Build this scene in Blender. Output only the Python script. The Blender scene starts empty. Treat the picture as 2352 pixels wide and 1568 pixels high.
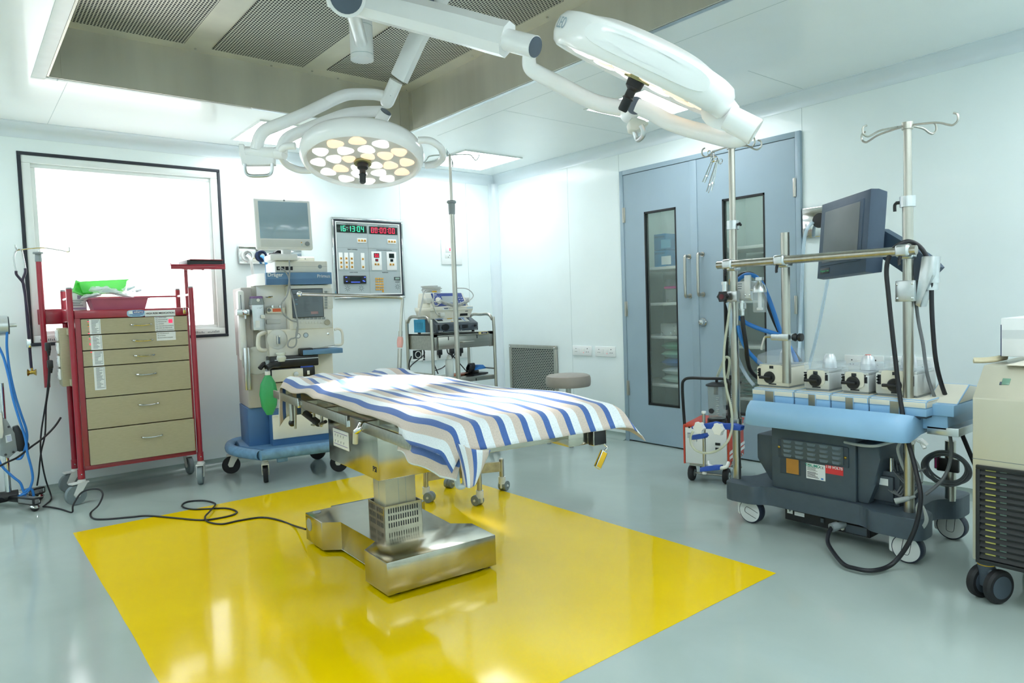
import bpy, bmesh, math, random
from mathutils import Vector, Matrix, noise
from math import sin, cos, pi, radians as rad
random.seed(11)
SC = bpy.context.scene
COL = SC.collection
V = Vector

# ------------------------------------------------------------------ camera
IW, IH, FPX = 2352, 1568, 1587.0
CAM = V((-4.3125, -5.543, 1.15))
_y, _p, _r = rad(38.944), rad(2.984), rad(-1.9696)
FW = V((sin(_y)*cos(_p), cos(_y)*cos(_p), -sin(_p)))
_rt = V((cos(_y), -sin(_y), 0)); _up = _rt.cross(FW)
RT = _rt*cos(_r) + _up*sin(_r)
UP = -_rt*sin(_r) + _up*cos(_r)
cd = bpy.data.cameras.new('camera'); cam = bpy.data.objects.new('camera', cd); COL.objects.link(cam)
cd.sensor_width = 36; cd.lens = FPX/IW*36; cd.clip_start = .05
cam.matrix_world = Matrix((( RT.x, UP.x, -FW.x, CAM.x), (RT.y, UP.y, -FW.y, CAM.y), (RT.z, UP.z, -FW.z, CAM.z), (0,0,0,1)))
SC.camera = cam
def ray(px, py): return RT*((px-IW/2)/FPX) - UP*((py-IH/2)/FPX) + FW
def at(ax, val, px, py):            # where the sight line through a pixel meets the plane x/y/z = val
    d = ray(px, py); t = (val-CAM['xyz'.index(ax)])/d['xyz'.index(ax)]
    return CAM + d*t
def dp(px, py, d): return CAM + ray(px, py)*d
def up_at(p, py):                   # height above floor point p that shows at picture row py
    lo, hi = -1, 5
    for _ in range(50):
        m = (lo+hi)/2; q = V((p[0], p[1], m))-CAM
        if IH/2 - FPX*q.dot(UP)/q.dot(FW) > py: lo = m
        else: hi = m
    return lo

# ------------------------------------------------------------------ materials
def lin(c):
    if isinstance(c, str):
        c = [int(c[i:i+2], 16)/255 for i in (0, 2, 4)]
    return tuple((x/12.92 if x <= .04045 else ((x+.055)/1.055)**2.4) for x in c[:3])
class N:
    def __init__(s, name):
        s.m = bpy.data.materials.new(name); s.m.use_nodes = True
        s.t = s.m.node_tree; s.b = s.t.nodes['Principled BSDF']
    def n(s, ty, **kw):
        n = s.t.nodes.new(ty)
        for k, v in kw.items():
            if k in n.inputs: n.inputs[k].default_value = v
            else: setattr(n, k, v)
        return n
    def l(s, a, b): s.t.links.new(a, b)
    def coords(s, scale=(1,1,1), kind='Object', rot=(0,0,0)):
        tc = s.n('ShaderNodeTexCoord'); mp = s.n('ShaderNodeMapping')
        mp.inputs['Scale'].default_value = scale; mp.inputs['Rotation'].default_value = rot
        s.l(tc.outputs[kind], mp.inputs[0]); return mp.outputs[0]
    def ramp(s, fac, stops, const=False):
        r = s.n('ShaderNodeValToRGB'); e = r.color_ramp.elements
        if const: r.color_ramp.interpolation = 'CONSTANT'
        while len(e) < len(stops): e.new(.5)
        for x, (p, c) in zip(e, stops): x.position = p; x.color = (*c, 1)
        s.l(fac, r.inputs[0]); return r.outputs[0]
_mc = {}
def mat(name, col, rough=.45, metal=0, var=.04, scale=9, stretch=(1,1,1), bump=0, emit=0, coat=0, spec=.5, ecol=None, rvar=0):
    if name in _mc: return _mc[name]
    k = N(name); b = k.b; c = lin(col)
    b.inputs['Roughness'].default_value = rough; b.inputs['Metallic'].default_value = metal
    b.inputs['Specular IOR Level'].default_value = spec
    b.inputs['Coat Weight'].default_value = coat; b.inputs['Coat Roughness'].default_value = .08
    nz = k.n('ShaderNodeTexNoise', Scale=scale, Detail=5.0); k.l(k.coords(stretch), nz.inputs['Vector'])
    k.l(k.ramp(nz.outputs['Fac'], [(.3, tuple(max(0, x*(1-var)) for x in c)), (.7, tuple(min(1, x*(1+var)) for x in c))]), b.inputs['Base Color'])
    if rvar:
        mr = k.n('ShaderNodeMapRange'); mr.inputs[3].default_value = max(.02, rough-rvar); mr.inputs[4].default_value = rough+rvar
        k.l(nz.outputs['Fac'], mr.inputs[0]); k.l(mr.outputs[0], b.inputs['Roughness'])
    if bump:
        bp = k.n('ShaderNodeBump', Strength=bump, Distance=.01); k.l(nz.outputs['Fac'], bp.inputs['Height']); k.l(bp.outputs[0], b.inputs['Normal'])
    if emit:
        b.inputs['Emission Color'].default_value = (*(lin(ecol) if ecol else c), 1); b.inputs['Emission Strength'].default_value = emit
    _mc[name] = k.m; return k.m
def clear(name, tint='f4fafa', opac=.16, rough=.04):      # clear plastic or glass sheet
    if name in _mc: return _mc[name]
    k = N(name); b = k.b; t = k.t
    b.inputs['Base Color'].default_value = (*lin(tint), 1); b.inputs['Roughness'].default_value = rough
    nz = k.n('ShaderNodeTexNoise', Scale=14.0, Detail=3.0); k.l(k.coords(), nz.inputs['Vector'])
    mr = k.n('ShaderNodeMapRange'); mr.inputs[3].default_value = opac*.8; mr.inputs[4].default_value = opac*1.2
    k.l(nz.outputs['Fac'], mr.inputs[0])
    tr = k.n('ShaderNodeBsdfTransparent'); tr.inputs[0].default_value = (*[min(1, x*.25+.75) for x in lin(tint)], 1)
    mx = k.n('ShaderNodeMixShader'); k.l(mr.outputs[0], mx.inputs[0]); k.l(tr.outputs[0], mx.inputs[1]); k.l(b.outputs[0], mx.inputs[2])
    k.l(mx.outputs[0], t.nodes['Material Output'].inputs[0])
    _mc[name] = k.m; return k.m
def slots(name, base, hole, w, h, mortar, rough=.3, metal=1.0, rot=(0,0,0), off=.5):   # perforated sheet: staggered slots
    if name in _mc: return _mc[name]
    k = N(name); b = k.b
    br = k.n('ShaderNodeTexBrick', offset=off); k.l(k.coords(rot=rot), br.inputs['Vector'])
    for a, v in (('Scale', 1.0), ('Mortar Size', mortar), ('Mortar Smooth', .1), ('Brick Width', w), ('Row Height', h), ('Bias', 0.0)): br.inputs[a].default_value = v
    br.inputs['Color1'].default_value = br.inputs['Color2'].default_value = (*lin(hole), 1); br.inputs['Mortar'].default_value = (*lin(base), 1)
    k.l(br.outputs['Color'], b.inputs['Base Color'])
    mm = k.n('ShaderNodeMath', operation='MULTIPLY'); mm.inputs[1].default_value = metal
    k.l(br.outputs['Fac'], mm.inputs[0]); k.l(mm.outputs[0], b.inputs['Metallic'])
    mr = k.n('ShaderNodeMapRange'); mr.inputs[3].default_value = .9; mr.inputs[4].default_value = rough
    k.l(br.outputs['Fac'], mr.inputs[0]); k.l(mr.outputs[0], b.inputs['Roughness'])
    _mc[name] = k.m; return k.m

STEEL = mat('brushed_steel', 'b9b7ae', .3, 1, .10, 60, (1, 1, .06), rvar=.06)
STEELH = mat('brushed_steel_flat', 'b4b3ab', .34, 1, .12, 50, (.06, 1, 1), rvar=.08)
CHROME = mat('chrome', 'd8dada', .1, 1, .03, 12)
ALU = mat('satin_aluminium', 'cfd4d6', .32, 1, .05, 40)
BLACK = mat('black_plastic', '14161a', .38, 0, .2, 20)
RUBBER = mat('black_rubber', '1b1c1f', .6, 0, .2, 20)
WHITE = mat('white_plastic', 'eceeec', .35, 0, .02, 8)
CREAM = mat('cream_plastic', 'e6e4d8', .4, 0, .03, 10)
PALE = mat('pale_grey_plastic', 'd8dbd7', .4, 0, .03, 10)
MIDG = mat('mid_grey_plastic', '8b9496', .45, 0, .05, 14)
DARKG = mat('dark_grey_plastic', '434d57', .45, 0, .07, 18)
NAVY = mat('navy_plastic', '24335a', .42, 0, .06, 16)
BLUEP = mat('blue_paint', '5c86ad', .42, 0, .06, 14)
SKYB = mat('sky_blue_plastic', '8db8da', .38, 0, .04, 8)
RED = mat('red_paint', '9c1f33', .3, 0, .07, 10, coat=.4)
ORRED = mat('orange_red_paint', 'cf4a35', .35, 0, .05, 10)
TAN = mat('tan_laminate', 'ada587', .5, 0, .05, 30, (1, 1, 6))
GOLD = mat('brass', 'b89a4a', .25, 1, .08, 20)
PAPER = mat('white_paper', 'e9edee', .7, 0, .02, 20)
INK = mat('grey_ink', '6f7a80', .7, 0, .1, 60)
INKD = mat('dark_ink', '23282e', .7, 0, .1, 60)
BLUEC = mat('bright_blue_hose', '2f7fd0', .4, 0, .05, 20)
YELLOW = mat('yellow_plastic', 'd6a91c', .45, 0, .06, 20)
GREYW = mat('grey_wheel_tread', '7b878a', .5, 0, .06, 14)
TYREW = mat('wheel_disc', 'd9dcd6', .45, 0, .03, 10)

# ------------------------------------------------------------------ mesh builder
def frame_axes(d):
    d = d.normalized(); a = V((0,0,1)) if abs(d.z) < .95 else V((1,0,0))
    x = a.cross(d).normalized(); return x, d.cross(x), d
def spline(pts, k=6, closed=False):
    pts = [V(p) for p in pts]; n = len(pts); out = []
    if n < 3: return pts
    for i in range(n if closed else n-1):
        g = lambda j: pts[j % n] if closed else pts[max(0, min(n-1, j))]
        p0, p1, p2, p3 = g(i-1), g(i), g(i+1), g(i+2)
        for s in range(k):
            t = s/k
            out.append(.5*((2*p1)+(p2-p0)*t+(2*p0-5*p1+4*p2-p3)*t*t+(3*p1-p0-3*p2+p3)*t**3))
    if not closed: out.append(pts[-1])
    return out
class B:
    def __init__(s, m, T=None):
        s.bm = bmesh.new(); s.mats = [m]; s.i = 0; s.T = T or Matrix.Identity(4); s.uv = None
    def m(s, m):
        if m not in s.mats: s.mats.append(m)
        s.i = s.mats.index(m); return s
    def add(s, vs, fs, bev=0, seg=2, edges=None, sm=False):
        bv = [s.bm.verts.new(s.T @ V(v)) for v in vs]; ff = []
        for f in fs:
            try:
                q = s.bm.faces.new([bv[j] for j in f]); q.material_index = s.i; q.smooth = sm is True or (sm == 'sides' and len(f) == 4 and len(fs) > 16); ff.append(q)
            except ValueError: pass
        if bev:
            es = {e for f in ff for e in f.edges}
            if edges: es = {e for e in es if edges(e)}
            bmesh.ops.bevel(s.bm, geom=list(es), offset=bev, segments=seg, affect='EDGES', profile=.5, clamp_overlap=True)
        return s
    def box(s, x0, x1, y0, y1, z0, z1, bev=0, seg=2):
        if x0 > x1: x0, x1 = x1, x0
        if y0 > y1: y0, y1 = y1, y0
        if z0 > z1: z0, z1 = z1, z0
        vs = [(x, y, z) for x in (x0, x1) for y in (y0, y1) for z in (z0, z1)]
        return s.add(vs, [(0,1,3,2), (4,6,7,5), (0,4,5,1), (2,3,7,6), (0,2,6,4), (1,5,7,3)], bev, seg)
    def prism(s, poly, ax, a, b, bev=0, seg=2):        # polygon in the plane across axis ax, from a to b
        n = len(poly)
        mk = {'z': lambda p, h: (p[0], p[1], h), 'y': lambda p, h: (p[0], h, p[1]), 'x': lambda p, h: (h, p[0], p[1])}[ax]
        vs = [mk(p, a) for p in poly] + [mk(p, b) for p in poly]
        fs = [tuple(range(n))[::-1], tuple(range(n, 2*n))] + [(i, (i+1) % n, n+(i+1) % n, n+i) for i in range(n)]
        s.add(vs, fs, bev, seg, sm='sides'); return s
    def loft(s, rings, cap=True, closed=True):
        n = len(rings[0]); vs = [p for r in rings for p in r]; fs = []
        for k in range(len(rings)-1):
            for i in range(n if closed else n-1):
                j = (i+1) % n; fs.append((k*n+i, k*n+j, (k+1)*n+j, (k+1)*n+i))
        if cap: fs += [tuple(range(n))[::-1], tuple(range((len(rings)-1)*n, len(rings)*n))]
        return s.add(vs, fs, sm=True)
    def cyl(s, p0, p1, r, r1=None, n=18, cap=True):
        p0, p1 = V(p0), V(p1); x, y, d = frame_axes(p1-p0); r1 = r if r1 is None else r1
        return s.loft([[p+x*cos(2*pi*i/n)*q+y*sin(2*pi*i/n)*q for i in range(n)] for p, q in ((p0, r), (p1, r1))], cap)
    def lathe(s, prof, c=(0,0,0), d=(0,0,1), n=28):
        c = V(c); x, y, d = frame_axes(V(d))
        return s.loft([[c+d*z+x*cos(2*pi*i/n)*max(r, 1e-4)+y*sin(2*pi*i/n)*max(r, 1e-4) for i in range(n)] for r, z in prof])
    def tube(s, pts, r, n=8, k=6, closed=False, cap=True, sq=None):
        pts = spline(pts, k, closed) if k else [V(p) for p in pts]
        m = len(pts); t = []
        for i in range(m):
            a = pts[(i+1) % m] if closed else pts[min(i+1, m-1)]; b = pts[(i-1) % m] if closed else pts[max(i-1, 0)]
            q = a-b; t.append(q.normalized() if q.length > 1e-9 else V((0,0,1)))
        x, y, _ = frame_axes(t[0]); rings = []
        for i in range(m):
            if i:
                ax = t[i-1].cross(t[i])
                if ax.length > 1e-7:
                    R = Matrix.Rotation(t[i-1].angle(t[i]), 3, ax.normalized()); x = R @ x
            x = (x - t[i]*x.dot(t[i])).normalized(); y = t[i].cross(x)
            rr = r(i/(m-1)) if callable(r) else r
            if sq: rings.append([pts[i]+x*a*sq[0]+y*b*sq[1] for a, b in ((1,1), (-1,1), (-1,-1), (1,-1))])
            else: rings.append([pts[i]+x*cos(2*pi*j/n)*rr+y*sin(2*pi*j/n)*rr for j in range(n)])
        if closed: rings.append(rings[0]); return s.loft(rings, False)
        return s.loft(rings, cap)
    def ball(s, c, r, sc=(1,1,1), n=16):
        c = V(c); k = n//2
        return s.loft([[c+V((cos(2*pi*i/n)*sin(pi*j/k)*r*sc[0], sin(2*pi*i/n)*sin(pi*j/k)*r*sc[1], cos(pi*j/k)*r*sc[2])) if 0 < j < k else c+V((cos(2*pi*i/n)*1e-4, sin(2*pi*i/n)*1e-4, (1 if j == 0 else -1)*r*sc[2])) for i in range(n)] for j in range(k+1)])
    def text(s, txt, size, loc, R=None, al='CENTER', sx=1, bold=0):     # R turns the text's plane (x right, y up)
        cu = bpy.data.curves.new('t', 'FONT'); cu.body = txt; cu.size = size; cu.align_x = al; cu.align_y = 'CENTER'; cu.extrude = .0004; cu.resolution_u = 3; cu.offset = bold
        o = bpy.data.objects.new('t', cu); COL.objects.link(o); bpy.context.view_layer.update()
        me = bpy.data.meshes.new_from_object(o.evaluated_get(bpy.context.evaluated_depsgraph_get()))
        bpy.data.objects.remove(o); bpy.data.curves.remove(cu)
        M = s.T @ Matrix.Translation(V(loc)) @ (R or FRONT) @ Matrix.Diagonal((sx, 1, 1, 1))
        bv = [s.bm.verts.new(M @ v.co) for v in me.vertices]
        for p in me.polygons:
            try:
                f = s.bm.faces.new([bv[j] for j in p.vertices]); f.material_index = s.i
            except ValueError: pass
        bpy.data.meshes.remove(me); return s
    def make(s, name, parent=None, world=False, label=None, mods=None):
        bmesh.ops.recalc_face_normals(s.bm, faces=s.bm.faces)
        me = bpy.data.meshes.new(name)
        if world and parent is not None: s.bm.transform(wm(parent).inverted())
        s.bm.to_mesh(me); s.bm.free()
        for q in s.mats: me.materials.append(q)
        me.set_sharp_from_angle(angle=rad(38))
        o = bpy.data.objects.new(name, me); COL.objects.link(o)
        if parent is not None: o.parent = parent
        if label: o['label'] = label
        return o
def wm(o):
    M = Matrix.Translation(o.location) @ o.rotation_euler.to_matrix().to_4x4()
    return (wm(o.parent) @ M) if o.parent else M
FRONT = Matrix.Rotation(pi/2, 4, 'X')
def tag(o, label, cat, group=None, kind=None):
    o['label'] = label; o['category'] = cat
    if group: o['group'] = group
    if kind: o['kind'] = kind
    return o
def thing(name, label, cat, loc=(0,0,0), rz=0, group=None, rot=None):
    o = bpy.data.objects.new(name, None); COL.objects.link(o); o.empty_display_size = .1
    o.location = loc; o.rotation_euler = rot or (0, 0, rad(rz)); return tag(o, label, cat, group)
def solo(b, name, label, cat, group=None, origin=None):    # a thing that is one mesh
    o = b.make(name); tag(o, label, cat, group)
    if origin is not None:
        o.data.transform(Matrix.Translation(-V(origin))); o.location = origin
    return o
def struct(b, name, parent=None):
    o = b.make(name, parent)
    if parent is None: o['kind'] = 'structure'
    return o
def dup(root, loc, rz=None, label=None, group=None):
    def cp(o, par):
        c = o.copy(); COL.objects.link(c); c.parent = par
        for ch in list(o.children): cp(ch, c)
        return c
    r = cp(root, None); r.location = loc
    if rz is not None: r.rotation_euler = (0, 0, rad(rz))
    if label: r['label'] = label
    if group: r['group'] = group
    return r
class Fr:                          # local x, z of a pixel on the plane local y = d of a thing
    def __init__(s, e): s.M = wm(e).inverted(); s.o = s.M @ CAM
    def __call__(s, px, py, d=0):
        r = s.M.to_3x3() @ ray(px, py); t = (d-s.o.y)/r.y; q = s.o+r*t; return q.x, q.z
    def p(s, px, py, d=0):
        x, z = s(px, py, d); return V((x, d, z))
    def rect(s, b, x0, y0, x1, y1, d=0, th=.004, bev=0):
        a, c = s(x0, y0, d), s(x1, y1, d); b.box(a[0], c[0], d-th, d, a[1], c[1], bev); return b
def lines(b, x0, x1, z1, n, step, y, th=.0006, w=.35, jit=.35, h=None):     # rows of unreadable small print
    for k in range(n):
        e = x1-(x1-x0)*jit*random.random(); hh = h or step*w
        b.box(x0, e, y-th, y, z1-k*step-hh, z1-k*step)
    return b
def caster(parent, x, y, r, w, top, ang, fork, tread, disc, off=.03, twin=False, flat=False):
    T = Matrix.Translation((x, y, 0)) @ Matrix.Rotation(rad(ang), 4, 'Z')
    b = B(fork, T); hw = w/2
    if twin:
        b.box(-.02, off+r*.5, -w*.16, w*.16, r*.55, r*1.75, .01); b.cyl((0,0,r*1.5), (0,0,top), .022)
    else:
        b.lathe([(.012, 2*r+.004), (w*.75, 2*r+.004), (w*.75, 2*r+.02), (.016, 2*r+.028), (.016, top)], n=18)
        for sg in (-1, 1):
            b.prism([(-.03, 2*r+.012), (.03, 2*r+.012), (off+r*.35, r*1.1), (off+r*.2, r*.8), (off-r*.2, r*.8), (off-r*.45, r*1.3)], 'y', sg*(hw+.003), sg*(hw+.009), .002, 1)
        b.box(-.034, off+.03, -hw-.009, hw+.009, 2*r+.004, 2*r+.014, .003, 1)
    c = b.make('caster', parent)
    for sg in ((-1, 1) if twin else (0,)):
        yo = sg*w*.34; ww = w*.3 if twin else hw
        b = B(tread, T); b.lathe([(r*.72, -ww), (r*.95, -ww), (r, -ww*.6), (r, ww*.6), (r*.95, ww), (r*.72, ww)], (off, yo, r), (0,1,0), 32)
        b.m(disc); b.lathe([(.001, -ww*.9), (r*.78, -ww*.9), (r*.78, ww*.9), (.001, ww*.9)], (off, yo, r), (0,1,0), 32)
        b.lathe([(.001, -ww-.006), (r*.2, -ww-.006), (r*.26, -ww*.9), (r*.26, ww*.9), (r*.2, ww+.006), (.001, ww+.006)], (off, yo, r), (0,1,0), 16)
        b.make('wheel', c)
    return c
LAMP_E, LED_E, SKY, SPOT, EXPO, CUPW = 6.0, 0.4, 2.4, 850, 0.92, 8
# ------------------------------------------------------------------ room shell
WALLM = mat('white_wall_panel', 'eaf4f4', .32, 0, .015, 3, coat=.25)
CEILM = mat('white_ceiling_panel', 'f0f6f5', .3, 0, .015, 3, coat=.3)
COVEM = mat('white_cove_trim', 'dfe9ee', .25, 0, .015, 6, coat=.3)
JOINT = mat('panel_joint', 'b9c6c6', .6, 0, .05, 20)
def floor_mat(name, c1, c2, rough, spec):
    k = N(name); b = k.b
    n1 = k.n('ShaderNodeTexNoise', Scale=1.6, Detail=6.0, Distortion=.8); k.l(k.coords(), n1.inputs['Vector'])
    k.l(k.ramp(n1.outputs['Fac'], [(.3, lin(c1)), (.7, lin(c2))]), b.inputs['Base Color'])
    n2 = k.n('ShaderNodeTexNoise', Scale=5.0, Detail=4.0); k.l(k.coords(), n2.inputs['Vector'])
    mr = k.n('ShaderNodeMapRange'); mr.inputs[3].default_value = rough*.7; mr.inputs[4].default_value = rough*1.5
    k.l(n2.outputs['Fac'], mr.inputs[0]); k.l(mr.outputs[0], b.inputs['Roughness'])
    b.inputs['Specular IOR Level'].default_value = spec
    n3 = k.n('ShaderNodeTexNoise', Scale=2.2, Detail=2.0); k.l(k.coords(), n3.inputs['Vector'])
    bp = k.n('ShaderNodeBump', Strength=.03, Distance=.02); k.l(n3.outputs['Fac'], bp.inputs['Height']); k.l(bp.outputs[0], b.inputs['Normal'])
    return k.m
FLOORM = floor_mat('grey_epoxy_floor', 'a4b3ad', 'b0beb9', .09, .42)
YELM = floor_mat('yellow_epoxy_floor', 'ecc800', 'f3d000', .09, .28)

XL, YF, ZC = -5.4, -7.6, 2.44
# floor with the yellow painted field under the table
yx0, yx1, yy0, yy1 = -3.87, -1.71, -4.02, -1.15
b = B(FLOORM)
xs, ys = [XL, yx0, yx1, 0], [YF, yy0, yy1, 0]
for i in range(3):
    for j in range(3):
        if i == j == 1: continue
        b.add([(xs[i], ys[j], 0), (xs[i+1], ys[j], 0), (xs[i+1], ys[j+1], 0), (xs[i], ys[j+1], 0)], [(0,1,2,3)])
b.m(YELM)
def wob(p, q, n):
    out = []
    for k in range(n):
        t = k/n; w = noise.noise(V((p[0]*3+t*9, p[1]*5, 1)))*.004 if k else 0
        out.append((p[0]+(q[0]-p[0])*t+(w if p[0] == q[0] else 0), p[1]+(q[1]-p[1])*t+(w if p[1] == q[1] else 0), 0))
    return out
b.add([(x, y, .0006) for x, y, z in wob((yx0, yy0), (yx1, yy0), 24)+wob((yx1, yy0), (yx1, yy1), 24)+wob((yx1, yy1), (yx0, yy1), 24)+wob((yx0, yy1), (yx0, yy0), 24)], [tuple(range(96))])
b.m(FLOORM).box(XL, .75, YF, 0, -.1, -.001).box(-.001, .7, -3.3, -1.6, -.001, 0)
struct(b, 'floor')
# back wall with the window hole
wa, wb, wc, we = at('y', 0, 36, 346), at('y', 0, 505, 389.3), at('y', 0, 69, 794.6), at('y', 0, 524.2, 772.7)
wx0, wx1, wz0, wz1 = (wa.x+wc.x)/2, (wb.x+we.x)/2, (wc.z+we.z)/2, (wa.z+wb.z)/2
b = B(WALLM)
for r in ((XL-.12, wx0, 0, ZC+.1), (wx1, .12, 0, ZC+.1), (wx0, wx1, 0, wz0), (wx0, wx1, wz1, ZC+.1)): b.box(r[0], r[1], 0, .14, r[2]-.1*(r[2] == 0), r[3])
b.m(JOINT)
for px, py in ((917, 430), (1069, 430)):
    x = at('y', 0, px, py).x; b.box(x-.0015, x+.0015, -.0006, 0, .06, ZC-.09)
struct(b, 'wall_back')
dy0, dy1, dz = -3.24, -1.692, 2.207
b = B(WALLM)
for r in ((YF-.12, dy0, 0, ZC+.1), (dy1, 0, 0, ZC+.1), (dy0, dy1, dz, ZC+.1)): b.box(0, .12, r[0], r[1], r[2]-.1*(r[2] == 0), r[3])
b.m(JOINT)
for px, z0 in ((1302, .06), (1421, dz), (1843, .06)):
    y = at('x', 0, px, 380).y; b.box(-.0006, 0, y-.0015, y+.0015, z0, ZC-.09)
struct(b, 'wall_right')
struct(B(WALLM).box(XL-.12, XL, YF-.12, 0, -.1, ZC+.1), 'wall_left')
struct(B(WALLM).box(XL, 0, YF-.12, YF, -.1, ZC+.1), 'wall_front')
# ceiling with the canopy recess
cx0, cx1, cy0, cy1 = -3.85, -1.63, -4.03, -1.13
b = B(CEILM)
for r in ((XL-.12, cx0, YF-.12, .14), (cx1, .12, YF-.12, .14), (cx0, cx1, YF-.12, cy0), (cx0, cx1, cy1, .14)): b.box(*r, ZC, ZC+.06)
b.m(JOINT)
for x0, x1, y0, y1 in ((-1.4, -1.397, YF, cy1), (-.7, 0, -3.3, -3.297), (-2.0, -1.997, cy1, 0), (-3.75, -3.747, cy1, 0), (-1.4, 0, -1.93, -1.927)): b.box(x0, x1, y0, y1, ZC-.0005, ZC)
struct(b, 'ceiling')
# rounded cove strips between walls and ceiling and in the corner
def cove_prof(r, n=8): return [(.003, r), (.003, r-.008)]+[(r*.93*(1-cos(pi/2*k/n))+.004, (r-.012)-(r-.018)*sin(pi/2*k/n)) for k in range(1, n)]+[(r-.008, .004), (r, .004), (r, 0), (0, 0), (0, r)]
pf = cove_prof(.09)
b = B(COVEM); b.prism([(-d, ZC-z) for d, z in pf], 'x', XL, 0); struct(b, 'trim_1')
b = B(COVEM); b.prism([(-d, ZC-z) for d, z in pf], 'y', YF, 0); struct(b, 'trim_2')
R = .075
b = B(COVEM); b.prism([(0, 0), (-R, 0), (-R, -.004)]+[(-R+R*sin(pi/2*k/10)*.98, -R+R*cos(pi/2*k/10)*.98-.002) for k in range(1, 10)]+[(-.004, -R), (0, -R)], 'z', .05, ZC-.07); struct(b, 'trim_3')
# coved skirting
SK = mat('grey_epoxy_skirting', '93a39d', .2, 0, .05, 6)
sp = [(0, 0), (.062, 0), (.05, .002), (.03, .008), (.014, .02), (.007, .036), (.006, .055), (0, .055)]
b = B(SK); b.prism([(-d, z) for d, z in sp], 'x', XL, 0); struct(b, 'baseboard_back')
b = B(SK)
for y0, y1 in ((YF, dy0), (dy1, 0)): b.prism([(-d, z) for d, z in sp], 'y', y0, y1)
struct(b, 'baseboard_right')

# ------------------------------------------------------------------ window
w = bpy.data.objects.new('window_1', None); COL.objects.link(w); w['kind'] = 'structure'; w.location = ((wx0+wx1)/2, 0, wz0)
def frame_rect(b, x0, x1, z0, z1, t, y0, y1, bev=0):
    b.box(x0, x1, y0, y1, z1-t, z1, bev); b.box(x0, x1, y0, y1, z0, z0+t, bev); b.box(x0, x0+t, y0, y1, z0+t, z1-t, bev); b.box(x1-t, x1, y0, y1, z0+t, z1-t, bev); return b
GASK = mat('black_window_gasket', '1e2530', .55, 0, .15, 30)
WFR = mat('white_window_frame', 'e6ecea', .35, 0, .02, 10)
frame_rect(B(GASK), wx0, wx1, wz0, wz1, .022, -.006, .02, .003).make('window_gasket', w, True)
b = B(WFR); frame_rect(b, wx0+.02, wx1-.02, wz0+.02, wz1-.02, .05, 0, .07, .004)
frame_rect(b, wx0+.062, wx1-.062, wz0+.062, wz1-.062, .035, .02, .07, .004)
b.m(INK)
for x0 in (wx0+.06, wx0+.16, wx1-.26, wx1-.15):
    for k in range(8): b.box(x0+k*.011, x0+k*.011+.005, -.0006, .001, wz0+.032, wz0+.032+.008+.012*random.random())
b.make('window_frame', w, True)
GL = clear('window_glass', 'ffffff', .06)
B(GL).box(wx0+.08, wx1-.08, .045, .051, wz0+.08, wz1-.08).make('window_pane', w, True)

# ------------------------------------------------------------------ double door and the cupboard behind it
DOORM = mat('blue_grey_door_paint', '96abb8', .42, 0, .02, 6)
d = bpy.data.objects.new('door_1', None); COL.objects.link(d); d['kind'] = 'structure'; d.location = (0, dy0, 0)
b = B(DOORM)
t = .036
b.box(-.022, .1, dy0, dy0+t, 0, dz, .002); b.box(-.022, .1, dy1-t, dy1, 0, dz, .002); b.box(-.022, .1, dy0+t, dy1-t, dz-t, dz, .002)
b.make('door_frame', d, True)
GASKD = mat('door_glass_gasket', '14181a', .5, 0, .1, 20)
DGL = clear('door_glass', 'd6e6e0', .10, .02)
ym = -2.412
for (y0, y1, gy0, gy1, nm) in ((ym+.002, dy1-t-.004, -2.248, -1.94, 0), (dy0+t+.004, ym-.002, -2.982, -2.652, 1)):
    b = B(DOORM); x0, x1 = -.016, .03; gz0, gz1 = .318, 1.85
    for r in ((y0, gy0, .012, dz-t-.004), (gy1, y1, .012, dz-t-.004), (gy0, gy1, .012, gz0), (gy0, gy1, gz1, dz-t-.004)): b.box(x0, x1, r[0], r[1], r[2], r[3])
    if nm: b.box(-.022, -.016, ym-.03, ym+.03, .012, dz-t-.004, .002)
    leaf = b.make('door_leaf', d, True)
    b = B(GASKD)
    for r in ((gy0, gy0+.012, gz0, gz1), (gy1-.012, gy1, gz0, gz1), (gy0, gy1, gz0, gz0+.016), (gy0, gy1, gz1-.014, gz1)): b.box(-.018, .02, *r)
    b.make('glass_gasket', leaf, True)
    B(DGL).box(.002, .006, gy0+.01, gy1-.01, gz0+.01, gz1-.01).make('glass_pane', leaf, True)
    hy = -2.365 if nm == 0 else -2.48
    zz = (1.175, 1.468) if nm == 0 else (1.183, 1.476)
    b = B(STEEL); b.tube([(-.016, hy, zz[0]), (-.058, hy, zz[0]), (-.075, hy, zz[0]+.02), (-.075, hy, zz[1]-.02), (-.058, hy, zz[1]), (-.016, hy, zz[1])], .0105, 10, 4)
    for z in zz: b.cyl((-.016, hy, z), (-.022, hy, z), .018)
    b.make('door_handle', leaf, True)
    hin = (dy1-t-.002) if nm == 0 else (dy0+t+.002)
    for hz in (1.85, 1.09, .44):
        b = B(STEEL); b.box(-.02, -.016, hin-.016, hin+.016, hz-.06, hz+.06, .001); b.cyl((-.024, hin, hz-.06), (-.024, hin, hz+.06), .008)
        b.make('hinge', leaf, True)
b = B(CHROME); b.lathe([(.001, .03), (.02, .028), (.024, .02), (.026, 0), (.03, 0), (.03, -.006), (.001, -.006)], (-.022, -2.476, .978), (-1,0,0)); b.box(-.06, -.05, -2.48, -2.472, .965, .991, .002)
b.make('thumb_lock', d, True)

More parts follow.
